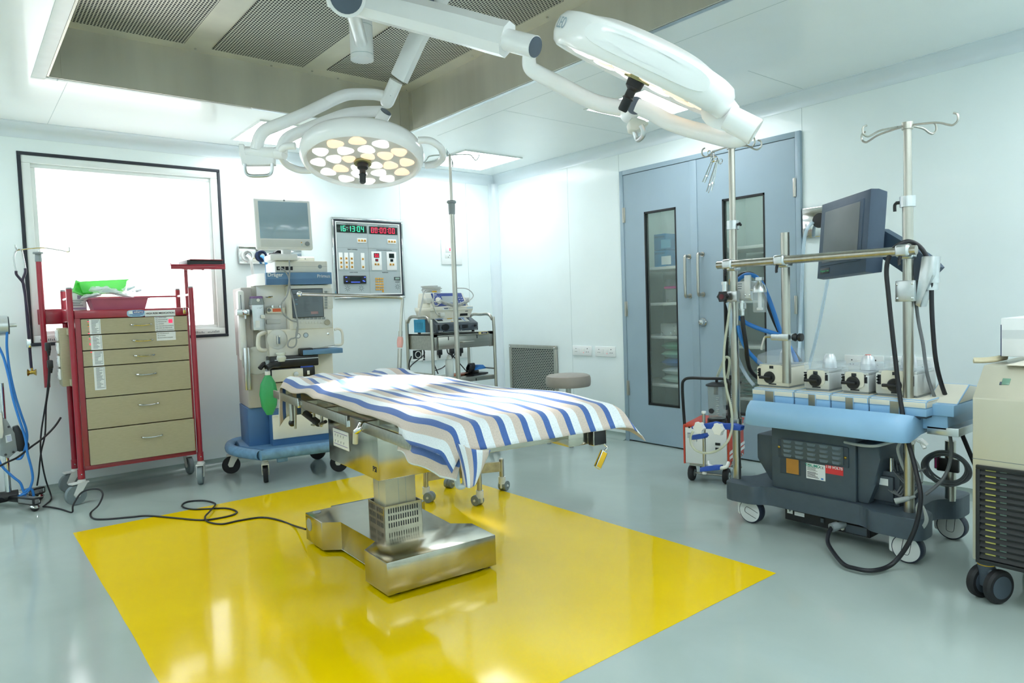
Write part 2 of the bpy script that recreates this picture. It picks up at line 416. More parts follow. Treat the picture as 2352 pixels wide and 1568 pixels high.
CAB = mat('cupboard_white', 'c9d6d3', .55, 0, .03, 6)
t_ = thing('storage_cupboard', 'white built-in storage cupboard with shelves seen through the door glass', 'cupboard', (.34, -2.46, 0))
b = B(CAB); b.box(.62, .64, -3.3, -1.6, 0, 2.3); b.box(.115, .62, -3.32, -3.3, 0, 2.3); b.box(.115, .62, -1.6, -1.58, 0, 2.3); b.box(.115, .64, -3.32, -1.58, 2.28, 2.3); b.box(.13, .62, -3.3, -1.6, 0, .02)
b.make('carcass', t_, True)
SHZ = [(.47, 0), (.86, 0), (1.13, 0), (1.42, 0), (.42, 1), (.8, 1), (1.13, 1), (1.52, 1)]
for z, k in SHZ:
    B(WHITE).box(.15, .6, (-3.28, -2.44)[k == 0], (-2.44, -1.62)[k == 0], z-.022, z, .002).make('shelf', t_, True)
B(CAB).box(.15, .6, -2.45, -2.43, .02, 2.28).make('divider', t_, True)
cl_ = bpy.data.lights.new('cupboard_fill_light', 'AREA'); cl_.shape = 'RECTANGLE'; cl_.size = .1; cl_.size_y = 1.5; cl_.energy = CUPW; cl_.color = (.95, 1, .98)  # fill light added to brighten the cupboard inside, no fixture belongs to it
co_ = bpy.data.objects.new('cupboard_fill_light', cl_); COL.objects.link(co_); co_.location = (.1, -2.46, 2.26); co_.rotation_euler = (0, rad(-8), 0)
# things on the cupboard shelves
def sbox(name, lab, cat, x, y, z, sx, sy, sz, m, parts=(), rz=0, group=None):
    e = thing(name, lab, cat, (x, y, z), -90+rz, group)
    B(m).box(-sy/2, sy/2, -sx/2, sx/2, 0, sz, .004).make('body', e)
    for nm, mm, x0, x1, z0, z1 in parts: B(mm).box(x0*sy, x1*sy, -sx/2-.002, -sx/2+.001, z0*sz, z1*sz).make(nm, e)
    return e
BXB = mat('blue_carton', '2c7fae', .5, 0, .05, 10)
for i, (z, lab) in enumerate(((1.423, 'blue and white carton standing on the top shelf behind the left door pane'), (1.555, 'blue carton stacked on the other blue carton behind the left door pane'))):
    e = sbox('suture_carton', lab, 'box', .27, -1.94, z, .2, .12, .13, (BXB, BXB)[i], (('printed_panel', (PAPER, mat('pale_blue_card', '6db3d6', .6))[i], .12, .9, .1, .62),), group='blue cartons on the top cupboard shelf')
    B(INKD).text('XOCXXO', .022, (0, -.1022, .105)).make('lettering', e)
e = thing('pink_lidded_box', 'clear plastic box with bright pink lid on the middle shelf behind left pane', 'container', (.32, -2.08, 1.131), -90)
B(clear('clear_box_plastic', 'e8eef0', .3)).box(-.14, .14, -.1, .1, 0, .11, .012).make('tub', e)
B(mat('pink_lid', 'e25aa8', .4)).box(-.146, .146, -.106, .106, .11, .13, .006).make('lid', e)
sbox('grey_pouch_pack', 'crumpled grey pouch pack lying on the pink lidded box', 'pack', .32, -2.02, 1.262, .16, .2, .06, mat('grey_foil', '8e989c', .35, .3, .2, 20, bump=.6))
e = thing('clear_divided_box', 'clear divided box of small white cartons on the shelf below the pink lid', 'container', (.3, -2.06, .861), -90)
B(clear('clear_box_plastic', 'e8eef0', .3)).box(-.16, .16, -.1, .1, 0, .1, .008).make('tub', e)
for k in range(3): B((PAPER, CREAM, PAPER)[k]).box(-.14+k*.1, -.06+k*.1, -.085, .06, .005, .07, .003).make('carton', e)
def soft(b, x0, x1, y0, y1, z0, z1, seed, amp=.012):
    nx, ny = 10, 8; rings = []
    def P(i, j, top):
        u, v = i/nx*2-1, j/ny*2-1; e = (1-abs(u)**4)*(1-abs(v)**4)
        h = (z1-z0)/2*e**.5; n = noise.noise(V((u*2+seed, v*2, seed+top)))*amp*e
        return V(((x0+x1)/2+u*(x1-x0)/2, (y0+y1)/2+v*(y1-y0)/2, (z0+z1)/2+(h+n if top else -h)))
    for top in (1, 0):
        vs = [P(i, j, top) for i in range(nx+1) for j in range(ny+1)]
        b.add(vs, [(i*(ny+1)+j, (i+1)*(ny+1)+j, (i+1)*(ny+1)+j+1, i*(ny+1)+j+1) for i in range(nx) for j in range(ny)], sm=True)
    return b
PK = [('pale green wrapped linen pack on top of the pile behind the left pane', '74b79c'), ('mint green wrapped pack second from top behind the left pane', '9cd0bd'), ('bright blue wrapped drape pack in the pile behind the left pane', '3f78c4'), ('white wrapped pack under the blue one behind the left pane', 'dfe8ea'), ('white and green wrapped pack at the bottom of the pile behind the left pane', 'c4ddd6')]
for i, (lab, c) in enumerate(PK):
    b = B(mat('drape_pack_%d' % i, c, .3, 0, .15, 12, coat=.5, bump=.3)); soft(b, .17, .5, -2.27, -1.9, .74-i*.067, .815-i*.067, i*3.1)
    solo(b, 'wrapped_drape_pack', lab, 'pack', 'wrapped packs on the cupboard shelf', (.33, -2.08, .74-i*.067))
e = thing('grey_machine_part', 'dark grey motor-like device lying on the bottom shelf behind left pane', 'device', (.33, -2.12, .021), -90)
B(DARKG).cyl((-.16, 0, .13), (.02, 0, .13), .1, .09).box(-.2, .1, -.08, .08, 0, .04, .005).make('motor_body', e)
B(MIDG).tube([(.05, 0, .12), (.12, -.03, .18), (.16, -.05, .26)], .018).box(.03, .07, -.04, .04, .04, .2, .004).make('arm', e)
e = thing('white_tub', 'white tub with green and yellow label on the upper shelf behind the right pane', 'tub', (.3, -2.9, 1.521), -90)
B(WHITE).loft([[(-sx, -sy, z), (sx, -sy, z), (sx, sy, z), (-sx, sy, z)] for z, sx, sy in ((0, .075, .06), (.15, .085, .07))]).make('tub_body', e)
B(PALE).box(-.09, .09, -.075, .075, .15, .165, .004).make('lid', e)
b = B(mat('tub_label_green', '2f6f62', .6)); b.box(-.07, .07, -.071, -.068, .1, .145); b.m(mat('tub_label_yellow', 'dccf78', .6)).box(-.07, .07, -.071, -.068, .02, .1)
b.m(INK); lines(b, -.06, 0, .085, 5, .012, -.071); b.m(PAPER).text('KOOL-SAFE', .018, (-.01, -.0725, .127)); b.make('label', e)
for i in range(6):
    b = B(mat('green_linen', '5f8f83', .8, 0, .15, 16)); soft(b, .18, .55, -2.96, -2.62, .425+i*.03, .458+i*.03, i*1.7, .006)
    solo(b, 'folded_green_sheet', 'folded dark green linen sheet in the stack behind the right door pane', 'sheet', 'folded green sheets in the cupboard', (.36, -2.8, .425+i*.03))

# ------------------------------------------------------------------ steel air canopy in the ceiling recess
HOLES = slots('perforated_steel', 'd2d2c6', '1b1d22', .022, .0155, .0034, .42, .45, (0, 0, pi/2))
e = thing('laminar_flow_canopy', 'recessed stainless steel air canopy with perforated panels in the ceiling', 'canopy', ((cx0+cx1)/2, (cy0+cy1)/2, ZC))
ZT = 2.712
PST = mat('canopy_steel', 'cfcdbf', .42, .45, .10, 5, (1, 1, .12), rvar=.07)
B(PST).box(cx0+.001, cx1-.001, cy1-.012, cy1-.002, ZC-.001, ZT+.02).box(cx0+.07, cx0+.076, cy1-.016, cy1-.012, ZC, ZT).box(cx1-.09, cx1-.086, cy1-.018, cy1-.012, ZC, ZT).make('side_panel', e, True)
B(PST).box(cx1-.012, cx1-.002, cy0+.001, cy1-.001, ZC-.001, ZT+.02).box(cx1-.017, cx1-.012, cy1-.06, cy1-.056, ZC, ZT).make('side_panel', e, True)
B(PST).box(cx0+.002, cx0+.012, cy0+.001, cy1-.001, ZC-.001, ZT+.02).make('side_panel', e, True)
B(PST).box(cx0+.001, cx1-.001, cy0+.002, cy0+.012, ZC-.001, ZT+.02).make('side_panel', e, True)
B(mat('canopy_top_steel', 'e0ded0', .42, .4, .12, 3, rvar=.08)).box(cx0+.002, cx1-.002, cy0+.002, cy1-.002, ZT+.004, ZT+.02).make('top_plate', e, True)
for x0, x1, y0, y1 in ((-3.755, -3.183, -2.36, -1.255), (-3.03, -2.475, -2.33, -1.25), (-2.33, -1.757, -2.9, -1.28), (-3.755, -3.183, -3.93, -2.52), (-3.03, -2.475, -3.93, -2.9), (-2.33, -1.757, -3.93, -3.02)):
    B(HOLES).box(x0, x1, y0, y1, ZT-.002, ZT+.004).make('perforated_panel', e, True)
b = B(CHROME)
for x, y in ((-3.11, -1.2), (-2.4, -1.21), (-1.69, -1.19), (-1.69, -2.0), (-1.69, -2.7), (-2.65, -1.165), (-2.2, -1.165)): b.ball((x, y, ZT), .008, (1, 1, .6), 10)
b.make('dome_nut', e, True)
TRW = mat('white_trim_tape', 'eef1f0', .4, 0, .03, 12)
b = B(TRW); b.box(cx0-.062, cx0, cy0, cy1+.05, ZC-.004, ZC, .001); b.box(cx0-.0, -2.78, cy1+.0, cy1+.03, ZC-.004, ZC, .001); b.m(JOINT).box(-3.8, -3.794, cy1, cy1+.03, ZC-.0045, ZC); b.box(cx0-.062, cx0, cy1+.022, cy1+.024, ZC-.0045, ZC)
b.m(ALU).box(-2.77, cx1, cy1, cy1+.028, ZC-.003, ZC).box(cx1, cx1+.03, cy0, cy1+.028, ZC-.003, ZC)
struct(b, 'trim_4')

# ------------------------------------------------------------------ ceiling light panels
DIFF = mat('light_diffuser', 'ffffff', .5, emit=LAMP_E, ecol='f4fbff')
LP = [(-.65, -.555, 'square ceiling light panel in the corner above the steel trolley'), (-2.335, -.585, 'square ceiling light panel partly hidden behind the round surgical lamp head'), (-.65, -2.545, 'square ceiling light panel partly hidden behind the tilted surgical lamp head'),
      (-.6, -5.35, None), (-4.8, -2.35, None), (-4.95, -.7, None), (-4.6, -4.6, None), (-2.2, -4.9, None), (-3.6, -6.2, None), (-1.6, -6.4, None), (-.6, -6.6, None), (-4.8, -6.4, None), (-2.6, -7.1, None)]  # unlabelled panels lie out of view, several added to brighten the room
for i, (x, y, lab) in enumerate(LP):
    if i == 0:
        p0 = e = thing('ceiling_light_panel', lab, 'ceiling light', (x, y, ZC), 0, 'square ceiling light panels')
        b = B(WFR); frame_rect_h = [b.box(-.31, .31, -.31, -.295, -.008, 0), b.box(-.31, .31, .295, .31, -.008, 0), b.box(-.31, -.295, -.295, .295, -.008, 0), b.box(.295, .31, -.295, .295, -.008, 0)]
        b.make('frame', e); B(DIFF).box(-.295, .295, -.295, .295, -.005, 0).make('diffuser', e)
    else: dup(p0, (x, y, ZC), label=lab or 'unseen square ceiling light panel added to brighten the room')
# ------------------------------------------------------------------ surgeon's control panel on the back wall
SEG = {'0': 'abcdef', '1': 'bc', '2': 'abged', '3': 'abgcd', '4': 'fgbc', '5': 'afgcd', '6': 'afgedc', '7': 'abc', '8': 'abcdefg', '9': 'abcfgd'}
def seven(b, txt, x, z, h, y, pitch):
    w, t = h*.5, h*.11
    for ch in txt:
        if ch == ':':
            b.box(x+t*.2, x+t*1.2, y-.001, y, z+h*.25, z+h*.36); b.box(x+t*.2, x+t*1.2, y-.001, y, z+h*.65, z+h*.76); x += pitch*.4; continue
        for s in SEG[ch]:
            sl = lambda q: x+q+.12*0
            R = {'a': (0, w, h-t, h), 'd': (0, w, 0, t), 'g': (0, w, h/2-t/2, h/2+t/2), 'f': (0, t, h/2, h), 'b': (w-t, w, h/2, h), 'e': (0, t, 0, h/2), 'c': (w-t, w, 0, h/2)}[s]
            b.box(x+R[0], x+R[1], y-.001, y, z+R[2]+.0006, z+R[3]-.0006)
        x += pitch
LGRN = mat('green_led', '3fe0a0', .4, emit=.8); LRED = mat('red_led', 'ff2f55', .4, emit=.6); LBLU = mat('blue_led', '4a66ff', .4, emit=.9)
DISP = mat('display_window', '15221f', .2, 0, .1, 20); PFACE = mat('grey_panel_face', 'aab6b8', .5, 0, .02, 10)
BTN = mat('amber_button', 'e0a63c', .45, 0, .06, 30)
e = thing('theatre_control_panel', 'wall mounted operating theatre control panel with green and red clocks', 'control panel', (-1.425, 0, 1.26))
f = Fr(e)
X0, Z1 = -.345, .69; X1, Z0 = .345, -.005
b = B(CHROME); frame_rect(b, X0, X1, Z0, Z1, .018, -.022, 0, .004); b.make('outer_frame', e)
b = B(GASK); frame_rect(b, X0+.016, X1-.016, Z0+.016, Z1-.016, .016, -.02, 0); b.make('gasket', e)
b = B(WHITE); frame_rect(b, X0+.03, X1-.03, Z0+.03, Z1-.03, .012, -.018, 0); b.make('inner_frame', e)
x0, x1, z0, z1 = X0+.04, X1-.04, Z0+.04, Z1-.04
fy = -.012
b = B(PFACE).box(x0, x1, fy, 0, z0, z1); b.m(mat('panel_line', '86928f', .6))
xm = (x0+x1)/2-.005; za, zb = z1-.215, z0+.2
b.box(xm-.001, xm+.001, fy-.0006, fy, z0, z1)
for z in (za, zb): b.box(x0, x1, fy-.0006, fy, z-.001, z+.001)
b.m(INKD)
R_ = FRONT
for t, x, z in (('TIME OF DAY CLOCK', (x0+xm)/2, z1-.014), ('TIME ELAPSED CLOCK', (x1+xm)/2, z1-.016), ('LIGHT CONTROL', (x0+xm)/2, za-.014), ('TEMPERATURE & HUMIDITY CONTROL', (x1+xm)/2, za-.014), ('MUSIC PLAYER', (x0+xm)/2, zb-.012), ('TELEPHONE', (x1+xm)/2, zb-.012), ('SPEAKER', x1-.035, z0+.102)):
    b.text(t, .0115 if len(t) < 20 else .009, (x, fy-.0008, z))
b.make('face_plate', e)
for (cx, txt, m, hz) in (((x0+xm)/2, '16:13:04', LGRN, z1-.085), ((x1+xm)/2, '00:00:00', LRED, z1-.088)):
    b = B(DISP).box(cx-.14, cx+.14, fy-.004, fy, hz, hz+.066, .001); p = b.make('clock_display', e)
    b = B(m); seven(b, txt, cx-.122, hz+.009, .048, fy-.0042, .036); b.make('lit_digits', p)
def plate(x, z, w, h, btns, nm='button_plate'):
    p = B(WHITE).box(x-w/2, x+w/2, fy-.004, fy, z-h/2, z+h/2, .002).make(nm, e)
    for bx, bz in btns:
        B(BTN).box(x+bx-.009, x+bx+.009, fy-.007, fy-.004, z+bz-.009, z+bz+.009, .001).m(INKD).box(x+bx-.003, x+bx+.004, fy-.0074, fy-.007, z+bz-.003, z+bz+.003).make('button', p)
    return p
plate((x0+xm)/2+.09, z1-.15, .09, .042, [(-.028, 0), (0, 0), (.028, 0)]); plate((x1+xm)/2+.08, z1-.15, .09, .042, [(-.028, 0), (0, 0), (.028, 0)])
for k in range(3): plate(x0+.035+k*.05, za-.115, .038, .145, [(0, .022), (0, -.014), (0, -.05)])
plate(x0+.24, za-.115, .036, .145, [(0, .02), (0, -.05)])
for x, txt in ((xm+.075, '00'), (xm+.225, None)):
    p = plate(x, za-.11, .1, .165, [(-.014, -.03), (.014, -.03)], 'sensor_plate')
    B(DISP).box(x-.026, x+.026, fy-.006, fy-.004, za-.082, za-.042).box(x-.014, x+.014, fy-.006, fy-.004, za-.115, za-.092).make('sensor_display', p)
    if txt:
        b = B(LRED); seven(b, '00', x-.018, za-.077, .028, fy-.0062, .021); seven(b, '14', x-.01, za-.11, .013, fy-.0062, .011); b.make('lit_digits', p)
p = B(BLACK).box(x0+.05, x0+.262, fy-.012, fy, zb-.11, zb-.04, .004).make('music_player', e)
b = B(DISP).box(x0+.105, x0+.215, fy-.0126, fy-.012, zb-.085, zb-.05); b.m(LBLU)
for a, c in ((.065, -.055), (.068, -.09), (.24, -.055), (.235, -.09), (.225, -.085)): b.box(x0+a, x0+a+.014, fy-.0128, fy-.012, zb+c-.003, zb+c+.003)
b.box(x0+.115, x0+.2, fy-.0128, fy-.012, zb-.099, zb-.094); b.make('lit_controls', p)
def star(b, x, z, r):
    for k in range(8):
        a = k*pi/4; dx, dz = cos(a), sin(a)
        b.add([(x+dx*r*.3-dz*.0014, fy-.0008, z+dz*r*.3+dx*.0014), (x+dx*r-dz*.0014, fy-.0008, z+dz*r+dx*.0014), (x+dx*r+dz*.0014, fy-.0008, z+dz*r-dx*.0014), (x+dx*r*.3+dz*.0014, fy-.0008, z+dz*r*.3-dx*.0014)], [(0,1,2,3)])
b = B(INKD)
for x, z in ((x0+.085, z0+.05), (x0+.215, z0+.05), (x1-.035, z0+.06)): star(b, x, z, .026)
b.make('speaker_slots', e)
b = B(BTN)
for i in range(4):
    for j in range(5): b.box(xm+.055+i*.021, xm+.07+i*.021, fy-.004, fy, z0+.03+j*.024, z0+.044+j*.024, .001)
b.box(xm+.118, xm+.133, fy-.004, fy, z0+.012, z0+.028); b.make('keypad', e)
B(BLACK).box(x1-.066, x1-.006, fy-.004, fy, zb-.08, zb-.052, .001).m(mat('lcd_green', '8ea79b', .3)).box(x1-.058, x1-.014, fy-.0045, fy-.004, zb-.075, zb-.057).make('telephone_display', e)

# ------------------------------------------------------------------ switch and socket plates
SOCKW = mat('white_socket_plate', 'eef1f0', .35, 0, .015, 8)
def socket_plate(name, lab, loc, rz, w, h, kind, group=None, cat='socket'):
    e = thing(name, lab, cat, loc, rz, group)
    B(SOCKW).box(-w/2, w/2, -.012, 0, -h/2, h/2, .005).make('plate', e)
    if kind == 'double':
        for sx, bx in ((-w*.3, -1), (w*.3, 1)):
            b = B(INKD)
            big = bx > 0
            for px, pz, q in ((0, .018, .004), (-.009, -.008, .0032), (.009, -.008, .0032)): b.cyl((sx+px*(1.25 if big else 1), -.0123, pz*(1.1 if big else 1)), (sx+px*(1.25 if big else 1), -.0126, pz*(1.1 if big else 1)), q*(1.2 if big else 1), n=10)
            b.make('socket_holes', e)
            B(WHITE).box(bx*w*.11-.012, bx*w*.11+.012, -.015, -.012, -.02, .022, .002).m(LRED if big else WHITE).box(bx*w*.11-.003, bx*w*.11+.003, -.0155, -.0148, -.018, -.013).make('rocker_switch', e)
    return e
for (pa, pb), lab in ((((1316, 793), (1361, 818)), 'white double wall socket plate nearer the steel air grille'), (((1368, 794), (1416, 821)), 'white double wall socket plate nearer the blue-grey door')):
    a, c = at('x', 0, *pa), at('x', 0, *pb)
    socket_plate('wall_socket', lab, (0, (a.y+c.y)/2, .73), -90, .235, .088, 'double', 'double wall sockets')
for (pa, pb), lab in ((((1940, 817), (2033, 850)), 'white double wall socket plate behind the third roller pump'), (((2050, 820), (2142, 853)), 'white double wall socket plate behind the upright pump pole')):
    a, c = at('x', 0, *pa), at('x', 0, *pb)
    socket_plate('wall_socket', lab, (0, (a.y+c.y)/2, .725), -90, .235, .095, 'double', 'double wall sockets')
a, c = at('y', 0, 1012, 548), at('y', 0, 1060, 610)
e = thing('alarm_switch_plate', 'white wall plate with red switch behind the drip stand pole', 'switch', ((a.x+c.x)/2, 0, (a.z+c.z)/2))
B(SOCKW).box(-.118, .118, -.012, 0, -.118, .118, .005).make('plate', e)
B(WHITE).box(-.07, -.02, -.018, -.012, .0, .06, .003).make('switch_module', e)
B(LRED).box(-.032, -.018, -.0185, -.012, .01, .04, .002).make('red_switch', e)
B(PALE).box(-.08, .02, -.014, -.012, -.06, -.012, .002).m(INKD).cyl((-.03, -.0145, -.03), (-.03, -.0142, -.03), .004).cyl((-.045, -.0145, -.048), (-.045, -.0142, -.048), .004).make('socket_module', e)
e = thing('broken_socket_box', 'open wall box with coiled wire beside the plug sockets behind the trolley', 'socket box', at('y', 0, 959, 814))
b = B(SOCKW); frame_rect(b, -.075, .075, -.06, .06, .02, -.012, 0, .002); b.make('plate', e)
b = B(INKD).box(-.06, .06, -.002, 0, -.045, .045); b.make('box_cavity', e)
B(PALE).tube([(.03*cos(a), -.012, .03*sin(a)) for a in [k*.7 for k in range(18)]], .004, 6, 3).make('wire_coil', e)
q = at('y', 0, 1010, 812)
e = thing('trunking_socket_row', 'row of white wall sockets with black plugs behind the steel trolley', 'socket', (q.x, 0, q.z))
B(SOCKW).box(-.2, .32, -.012, 0, -.06, .06, .004).make('plate', e)
for k, x in enumerate((-.02, .12, .22)):
    B(BLACK).box(x-.022, x+.022, -.05, -.012, -.01, .05, .008).cyl((x, -.03, -.01), (x, -.03, -.04), .012, .006).make('plug', e)
# ------------------------------------------------------------------ steel return air grille
GRH = slots('grille_perforation', 'b9bab0', '22262a', .034, .0155, .0032, .38, .7)
e = thing('return_air_grille', 'perforated stainless steel air grille low on the wall behind the stool', 'grille', (0, -.525, .05), -90)
b = B(STEEL); frame_rect(b, -.345, .345, 0, .715, .035, -.022, 0, .003); b.make('frame', e)
T = Matrix.Rotation(pi/2, 4, 'X')
o = B(GRH).box(-.31, .31, .035, .68, .006, .014).make('perforated_face', e); o.rotation_euler = (pi/2, 0, 0)
B(CHROME).ball((.325, -.024, .695), .008, n=10).ball((-.325, -.024, .695), .008, n=10).make('screw', e)
# ------------------------------------------------------------------ medical gas outlets, back wall
q0, q1 = at('y', 0, 546, 567), at('y', 0, 700, 607)
e = thing('gas_outlet_panel', 'steel gas outlet panel behind the monitor with white and blue hose probes', 'gas outlet', (-2.29, 0, 1.545)); f = Fr(e)
B(CHROME).box(-.262, .245, -.03, 0, 0, .138, .006).make('steel_box', e)
for px, py, m, lab in ((568, 587, WHITE, 'white gas hose probe ring'), (600, 588, NAVY, 'dark blue gas hose probe ring'), (640, 588, BLACK, 'black gas hose probe ring')):
    x, z = f(px, py, -.04)
    b = B(m); b.lathe([(.02, 0), (.045, 0), (.048, .012), (.044, .024), (.034, .022), (.032, .01), (.022, .012)], (x, -.03, z), (0,-1,0), 26)
    b.m(ALU).lathe([(.001, .05), (.016, .048), (.02, .03), (.022, 0), (.001, 0)], (x, -.03, z), (0,-1,0), 16); b.make('gas_probe', e)
hs = [(568, 587, -.09), (574, 592, -.12), (578, 606, -.11), (581, 630, -.07), (583, 660, -.06)]
def hose(name, lab, pts, r, m, cat='hose', group=None, n=8, k=8):
    b = B(m); b.tube(pts, r, n, k); p = V(pts[0]); return solo(b, name, lab, cat, group, p)
hose('hanging_gas_hose', 'white gas hose hanging from the wall outlet behind the anaesthesia machine', [at('y', y, a, c) for a, c, y in hs], .011, WHITE)
hose('hanging_gas_hose', 'light blue gas hose from the dark blue wall outlet behind the monitor', [at('y', y, a, c) for a, c, y in ((600, 588, -.09), (606, 592, -.12), (611, 604, -.11), (613, 625, -.08), (614, 660, -.06))], .011, mat('light_blue_hose', '5aa3e0', .4))
e = None
# gas outlet on the right wall, behind the pump monitor
q = at('x', 0, 1853, 515)
e = thing('gas_outlet_panel', 'small steel gas outlet plate on wall beside the pump monitor', 'gas outlet', (0, q.y-.06, q.z-.09), -90)
B(CHROME).box(-.075, .16, -.03, 0, 0, .19, .006).make('steel_box', e)
B(BLACK).lathe([(.02, 0), (.045, 0), (.047, .02), (.02, .024)], (.05, -.03, .1), (0,-1,0)).make('gas_probe', e)
CLH = clear('translucent_blue_hose', 'cfe2ee', .6, .15)
hose('hanging_clear_hose', 'pale blue translucent hose hanging by the door edge to the pump', [at('x', x, *p) for p, x in (((1868, 510), -.05), ((1852, 530), -.07), ((1845, 580), -.08), ((1841, 680), -.08), ((1838, 760), -.1), ((1834, 840), -.25))], .011, CLH, n=10)
hose('hanging_clear_hose', 'pale blue translucent hose hanging below the pump monitor', [at('x', x, *p) for p, x in (((1915, 560), -.05), ((1905, 620), -.07), ((1892, 690), -.08), ((1876, 770), -.1), ((1860, 835), -.12), ((1852, 880), -.25))], .01, CLH, n=10)

# ------------------------------------------------------------------ red crash cart
g = (-3.737, -.478)
cart = thing('crash_cart', 'red steel crash cart with six tan drawers in front of the window', 'cart', (*g, 0), -1.63); f = Fr(cart)
CW, CD = .702, .40
PR = .0165
posts = [(0, 0), (CW, 0), (0, CD), (CW, CD)]
for x, y in posts:
    b = B(RED); b.cyl((x, y, .155), (x, y, 1.345), PR); b.cyl((x, y, .155), (x, y, .215), PR+.004); b.m(MIDG).cyl((x, y, 1.345), (x, y, 1.355), PR*.9); b.m(CHROME).ball((x, y-PR-.003, .185), .005, n=8)
    b.make('post', cart)
CB = .012
b = B(RED)
b.box(.02, CW-.02, CB, CD, .2, .228, .003); b.box(.02, CW-.02, CB-.012, CD, 1.16, 1.212, .004)
b.box(.02, .05, CB-.006, CB+.02, .228, 1.16); b.box(CW-.036, CW-.02, CB-.006, CB+.02, .228, 1.16)
b.box(.02, .03, CB, CD, .228, 1.16); b.box(CW-.03, CW-.02, CB, CD, .228, 1.16); b.box(.02, CW-.02, CD-.01, CD, .228, 1.16)
b.make('body', cart)
zt = [1.157, 1.055, .9555, .854, .655, .455, .231]
for k in range(6):
    dy = -.004 if k < 5 else -.03
    b = B(TAN); b.box(.052, CW-.034, CB-.012+dy, CB+.3, zt[k+1]+.004, zt[k]-.002, .0015, 1)
    dr = b.make('drawer', cart)
    zc = zt[k]-.048 if k < 3 else (zt[k+1]+zt[k])/2+.03
    x0 = .325+.004*k; yy = CB-.012+dy
    B(CHROME).tube([(x0, yy, zc), (x0+.008, yy-.022, zc), (x0+.06, yy-.027, zc-.004), (x0+.115, yy-.022, zc), (x0+.122, yy, zc)], .0052, 8, 4).make('drawer_handle', dr)
    if k < 4:
        b = B(PAPER); px = .095+k*.003; b.box(px, px+.062, yy-.001, yy, (zt[k+1]+.004) if k < 3 else zt[k]-.15, zt[k]-.004)
        b.m(INK); hgt = (zt[k]-zt[k+1]-.012) if k < 3 else .14
        n = int(hgt/.0075)
        for j in range(n):
            zz = zt[k]-.008-j*.0075; b.box(px+.012, px+.03+.025*random.random(), yy-.0014, yy-.001, zz-.003, zz); b.box(px+.054, px+.058, yy-.0014, yy-.001, zz-.003, zz)
        for m_, p_ in ((LRED, .5), (YELLOW, .25), (mat('green_dot', '2f7d63', .6), .2)):
            b.m(m_)
            for j in range(n):
                if random.random() < p_*(1, .5, .25, .06)[k]: b.box(px-.012+random.choice((0, .007))+.004, px-.006+.006, yy-.0012, yy, zt[k]-.0115-j*.0075, zt[k]-.0065-j*.0075)
        b.make('drug_list_label', dr)
    if k < 2:
        b = B(PAPER); x0, x1 = .468+.006*k, .585+.006*k
        b.box(x0, x1, yy-.0012, yy, (zt[1]+.004, zt[1]-.058)[k], (zt[0]-.002, zt[1]-.002)[k])
        b.m(INKD); nm = (('INJ LIGNOCAINE', 'INJ AMIODARONE', 'INJ MIDAZOLAM', 'INJ HEPARIN', 'INJ CALCIUM GLUCONATE', 'INJ SODA BICARBONATE', 'INJ MAGNESIUM SULPHATE'), ('INJ VECURONIUM', 'INJ ATURAN', 'INJ SUCCINYLCHOLINE'))[k]
        for j, s in enumerate(nm): b.text(s, .0088, (x0+.006, yy-.0016, (zt[0]-.008, zt[1]-.012)[k]-j*.0138), al='LEFT')
        if k == 0: b.m(LRED).box(x0+.084, x0+.108, yy-.0015, yy-.0012, zt[0]-.045, zt[0]-.02)
        b.make('drug_list_sticker', dr)
b = B(mat('pale_blue_sticker', '9dc3dc', .5)); yy = CB-.0122
x0, z0 = f(292, 728, CB-.012); x1, z1 = f(333, 711, CB-.012)
ov = [(x0+(x1-x0)*(.5+.5*(abs(cos(a))**.5)*(1 if cos(a) > 0 else -1)), z0+(z1-z0)*(.5+.5*(abs(sin(a))**.5)*(1 if sin(a) > 0 else -1))) for a in [2*pi*k/28 for k in range(28)]]
b.prism(ov, 'y', yy-.001, yy); b.m(mat('deep_blue_print', '1f3f94', .6)).box(x0+.035, x1-.008, yy-.0014, yy-.001, z0+.021, z1-.005); b.m(PAPER).box(x0+.01, x0+.033, yy-.0014, yy-.001, z0+.02, z1-.006); b.m(PAPER).text('aslams', .022, (x0+.067, yy-.0018, z0+.032), bold=.0003)
b.m(mat('deep_blue_print', '1f3f94')); b.box(x0+.016, x1-.014, yy-.0014, yy-.001, z0+.012, z0+.015); b.box(x0+.03, x1-.03, yy-.0014, yy-.001, z0+.006, z0+.0085); b.make('maker_badge', cart)
x0, z0 = f(333, 727, CB-.012); x1, z1 = f(402, 711, CB-.012)
b = B(PAPER); b.box(x0, x1, yy-.0012, yy, z0, z1, .0005); b.m(INKD).text('HIGH RISK MEDICATION', .0155, ((x0+x1)/2, yy-.0016, (z0+z1)/2), bold=.0004); b.make('medication_label', cart)
b = B(CHROME); x, z = f(423, 707, CB-.03); b.tube([(x-.006, CB-.03, z-.012), (x-.006, CB-.03, z+.004), (x+.006, CB-.03, z+.004), (x+.006, CB-.03, z-.012)], .0022, 6, 3); b.m(GOLD).box(x-.01, x+.01, CB-.035, CB-.024, z-.04, z-.012, .002); b.make('padlock', cart)
b = B(RED)
b.tube([(0, CD, 1.3), (CW, CD, 1.3)], .006, 8, 0); b.m(WHITE).tube([(0, 0, 1.29), (0, CD, 1.29)], .008, 8, 0).tube([(CW, 0, 1.3), (CW, CD, 1.3)], .008, 8, 0); b.make('guard_rail', cart)
for x, y, a in ((0, 0, 200), (CW, 0, 250), (0, CD, 195), (CW, CD, 275)):
    caster(cart, x, y, .0625, .032, .16, a, PALE, GREYW, TYREW, .04)
